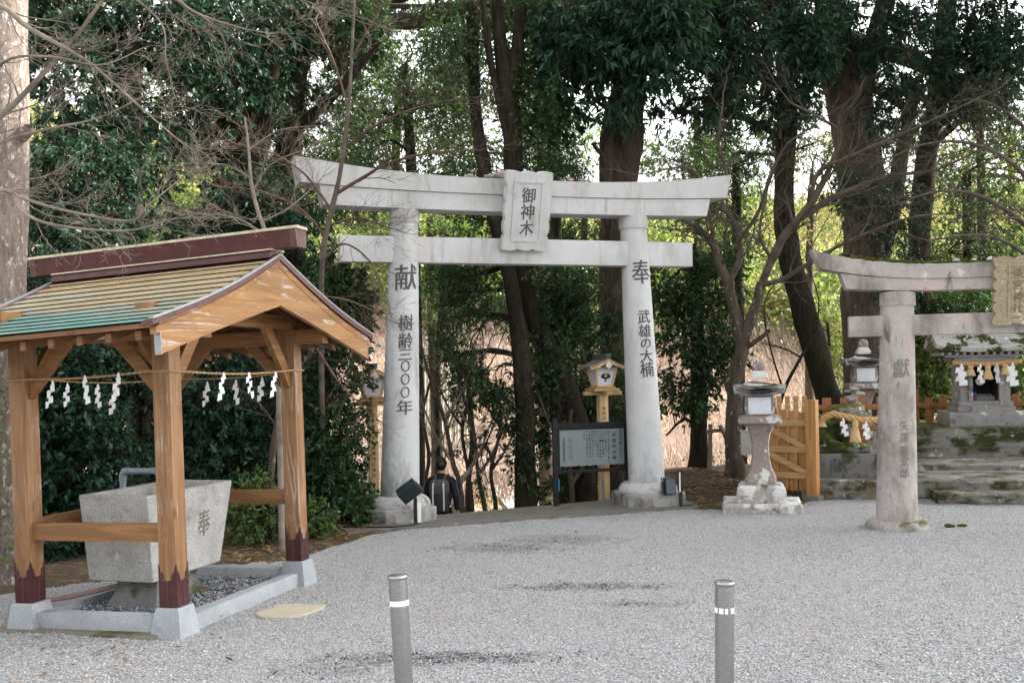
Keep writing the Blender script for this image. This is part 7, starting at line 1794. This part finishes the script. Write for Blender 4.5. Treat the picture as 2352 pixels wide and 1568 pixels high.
bare_tree('bare_maple', 'leafless maple reaching in from the left with pale twigs over the shelter roof', M['bark_pale'], 204,
    [[(-260, 1250, 8.2, 70), (-250, 800, 8.2, 60), (-230, 400, 8.2, 50), (-210, 100, 8.2, 36), (-190, -150, 8.2, 22)]],
    [dict(pts=[(-225, 300, 8.2, 26), (-120, 10, 7.9, 20), (0, 15, 7.6, 13), (61, 61, 7.5, 11), (190, 135, 7.4, 8), (260, 190, 7.3, 6), (340, 262, 7.2, 4), (420, 330, 7.1, 2.5)], kids=19),
     dict(pts=[(-228, 380, 8.2, 24), (-100, 330, 8, 18), (0, 268, 7.8, 15), (75, 195, 7.7, 12), (170, 90, 7.6, 9), (250, -20, 7.5, 6)], kids=11),
     dict(pts=[(-235, 480, 8.2, 22), (-110, 420, 8, 14), (0, 330, 7.7, 8), (114, 296, 7.5, 6), (229, 270, 7.4, 4), (350, 210, 7.3, 2.5)], kids=15),
     dict(pts=[(-240, 600, 8.2, 24), (-120, 470, 7.8, 14), (0, 438, 7.5, 10), (57, 457, 7.4, 8), (152, 484, 7.3, 7), (297, 507, 7.2, 5), (343, 469, 7.1, 4), (419, 408, 7, 2.5)], kids=17),
     dict(pts=[(-240, 640, 8.2, 20), (-110, 520, 7.8, 12), (0, 445, 7.5, 9), (57, 491, 7.4, 8), (133, 518, 7.3, 7), (290, 530, 7.2, 5), (400, 503, 7.1, 3), (480, 500, 7, 2)], kids=20),
     dict(pts=[(-232, 420, 8.2, 18), (-100, 300, 7.9, 11), (0, 150, 7.6, 7), (110, 130, 7.4, 5), (230, 150, 7.3, 4), (330, 110, 7.2, 2.5)], kids=14),
     dict(pts=[(-200, 60, 8.2, 20), (-40, -60, 7.8, 12), (160, -90, 7.5, 9), (360, -30, 7.3, 7), (437, 22, 7.2, 6), (480, 42, 7.2, 5), (560, 66, 7.1, 3.5), (625, 78, 7, 2)], kids=11),
     dict(pts=[(-200, 80, 8.2, 16), (0, -50, 7.7, 9), (200, -60, 7.5, 7), (360, 40, 7.3, 4), (380, 130, 7.2, 3)], kids=10),
     dict(pts=[(300, -70, 7.4, 7), (520, -60, 7.3, 5), (640, -30, 7.2, 4), (720, 20, 7.1, 3), (790, 32, 7, 2)], kids=6)],
    twig_mat=M['twig_pale'], lvl=2, klen=.55, spread=.62, up=.015, flat=.7)
bare_tree('bare_sapling', 'slender pale trunk seen behind the right rail of the shelter', M['bark_pale'], 205,
    [[(625, 1205, 13.4, 17), (622, 1100, 13.4, 16), (632, 1000, 13.4, 15), (645, 920, 13.4, 14), (652, 860, 13.4, 12), (640, 790, 13.4, 9), (610, 740, 13.4, 6)]],
    [dict(pts=[(648, 900, 13.4, 7), (690, 840, 13.3, 5), (740, 800, 13.2, 3)], kids=8), dict(pts=[(635, 980, 13.4, 6), (590, 920, 13.3, 4), (540, 890, 13.2, 2.5)], kids=8)], lvl=1, klen=.6)
sap = [('crooked bare sapling right of the man with the backpack', [(1062, 1190, 17.6, 13), (1056, 1110, 17.6, 12), (1040, 1060, 17.6, 11), (1020, 960, 17.6, 9), (985, 860, 17.6, 7), (965, 780, 17.6, 5)]),
       ('thin bare sapling forking above the two walkers farther down', [(1085, 1180, 18.4, 10), (1075, 1080, 18.4, 9), (1062, 980, 18.4, 8), (1095, 880, 18.4, 6), (1110, 800, 18.4, 4)]),
       ('slim bare sapling beside the left edge of the footpath', [(1115, 1185, 18, 11), (1098, 1090, 18, 10), (1088, 990, 18, 8), (1062, 900, 18, 7), (1040, 800, 18, 5), (1045, 720, 18, 3)]),
       ('leafless thicket stem left of the dark trunk in the gate opening', [(1140, 1180, 18.6, 10), (1128, 1080, 18.6, 9), (1150, 980, 18.6, 7), (1140, 880, 18.6, 5)]),
       ('bare sapling just right of the left gate pillar', [(975, 1140, 20, 9), (985, 1050, 20, 8), (972, 950, 20, 7), (990, 860, 20, 5), (985, 760, 20, 3)]),
       ('bare stem under the middle of the notice board', [(1315, 1170, 17.5, 14), (1312, 1110, 17.5, 13), (1306, 1040, 17.5, 11), (1312, 940, 17.5, 8)])]
for i, (lab, pts) in enumerate(sap):
    u0 = [(p[0] + s * 40, p[1] - 60, p[2], p[3] * .5) for p, s in zip(pts[1:], (1, -1, 1, -1, 1))]
    bare_tree('bare_sapling', lab, M['bark_grey'] if i % 2 else M['bark_pale'], 210 + i, [pts], [dict(pts=[pts[j], u0[j - 1], (u0[j - 1][0] + (u0[j - 1][0] - pts[j][0]) * .9, u0[j - 1][1] - 90, pts[j][2] - .2, 1.5)], kids=8) for j in range(1, len(pts) - 1)], twig_mat=M['twig'] if i % 2 else M['twig_pale'], lvl=2, klen=.7, spread=.7, up=.05)
bare_tree('bare_bush', 'leafless twiggy bush at the foot of the leaning trunk behind the stone lantern', M['bark_dark'], 220, [[(1780, 1000, 20, 9), (1800, 900, 20, 8), (1840, 820, 20, 7), (1875, 760, 20, 5)]],
    [dict(pts=[(1800, 900, 20, 5), (1770, 800, 20, 4), (1755, 700, 20, 3), (1790, 640, 20, 2)], kids=6), dict(pts=[(1840, 820, 20, 5), (1800, 800, 19.9, 4), (1760, 790, 19.8, 2)], kids=6), dict(pts=[(1875, 765, 20, 4), (1880, 690, 20, 3), (1860, 620, 20, 2)], kids=6)], lvl=1, klen=.6)
bare_tree('bare_maple', 'leafless brownish maple over the right end of the old gate', M['bark_grey'], 221, [[(2480, 1000, 19, 50), (2460, 700, 19, 44), (2430, 500, 19, 36), (2400, 350, 19, 24)]],
    [dict(pts=[(2450, 620, 19, 18), (2360, 520, 18.6, 13), (2250, 450, 18.3, 9), (2150, 440, 18, 6), (2060, 470, 17.8, 3)], kids=19), dict(pts=[(2430, 500, 19, 16), (2330, 380, 18.6, 11), (2230, 330, 18.3, 8), (2130, 330, 18, 5), (2050, 360, 17.8, 3)], kids=19),
     dict(pts=[(2460, 680, 19, 14), (2350, 580, 18.6, 10), (2260, 540, 18.3, 7), (2150, 550, 18, 4)], kids=15), dict(pts=[(2400, 360, 19, 12), (2340, 280, 18.7, 8), (2280, 240, 18.5, 5)], kids=10)], twig_mat=M['twig'], lvl=2, klen=1.1, spread=.8, up=.04)
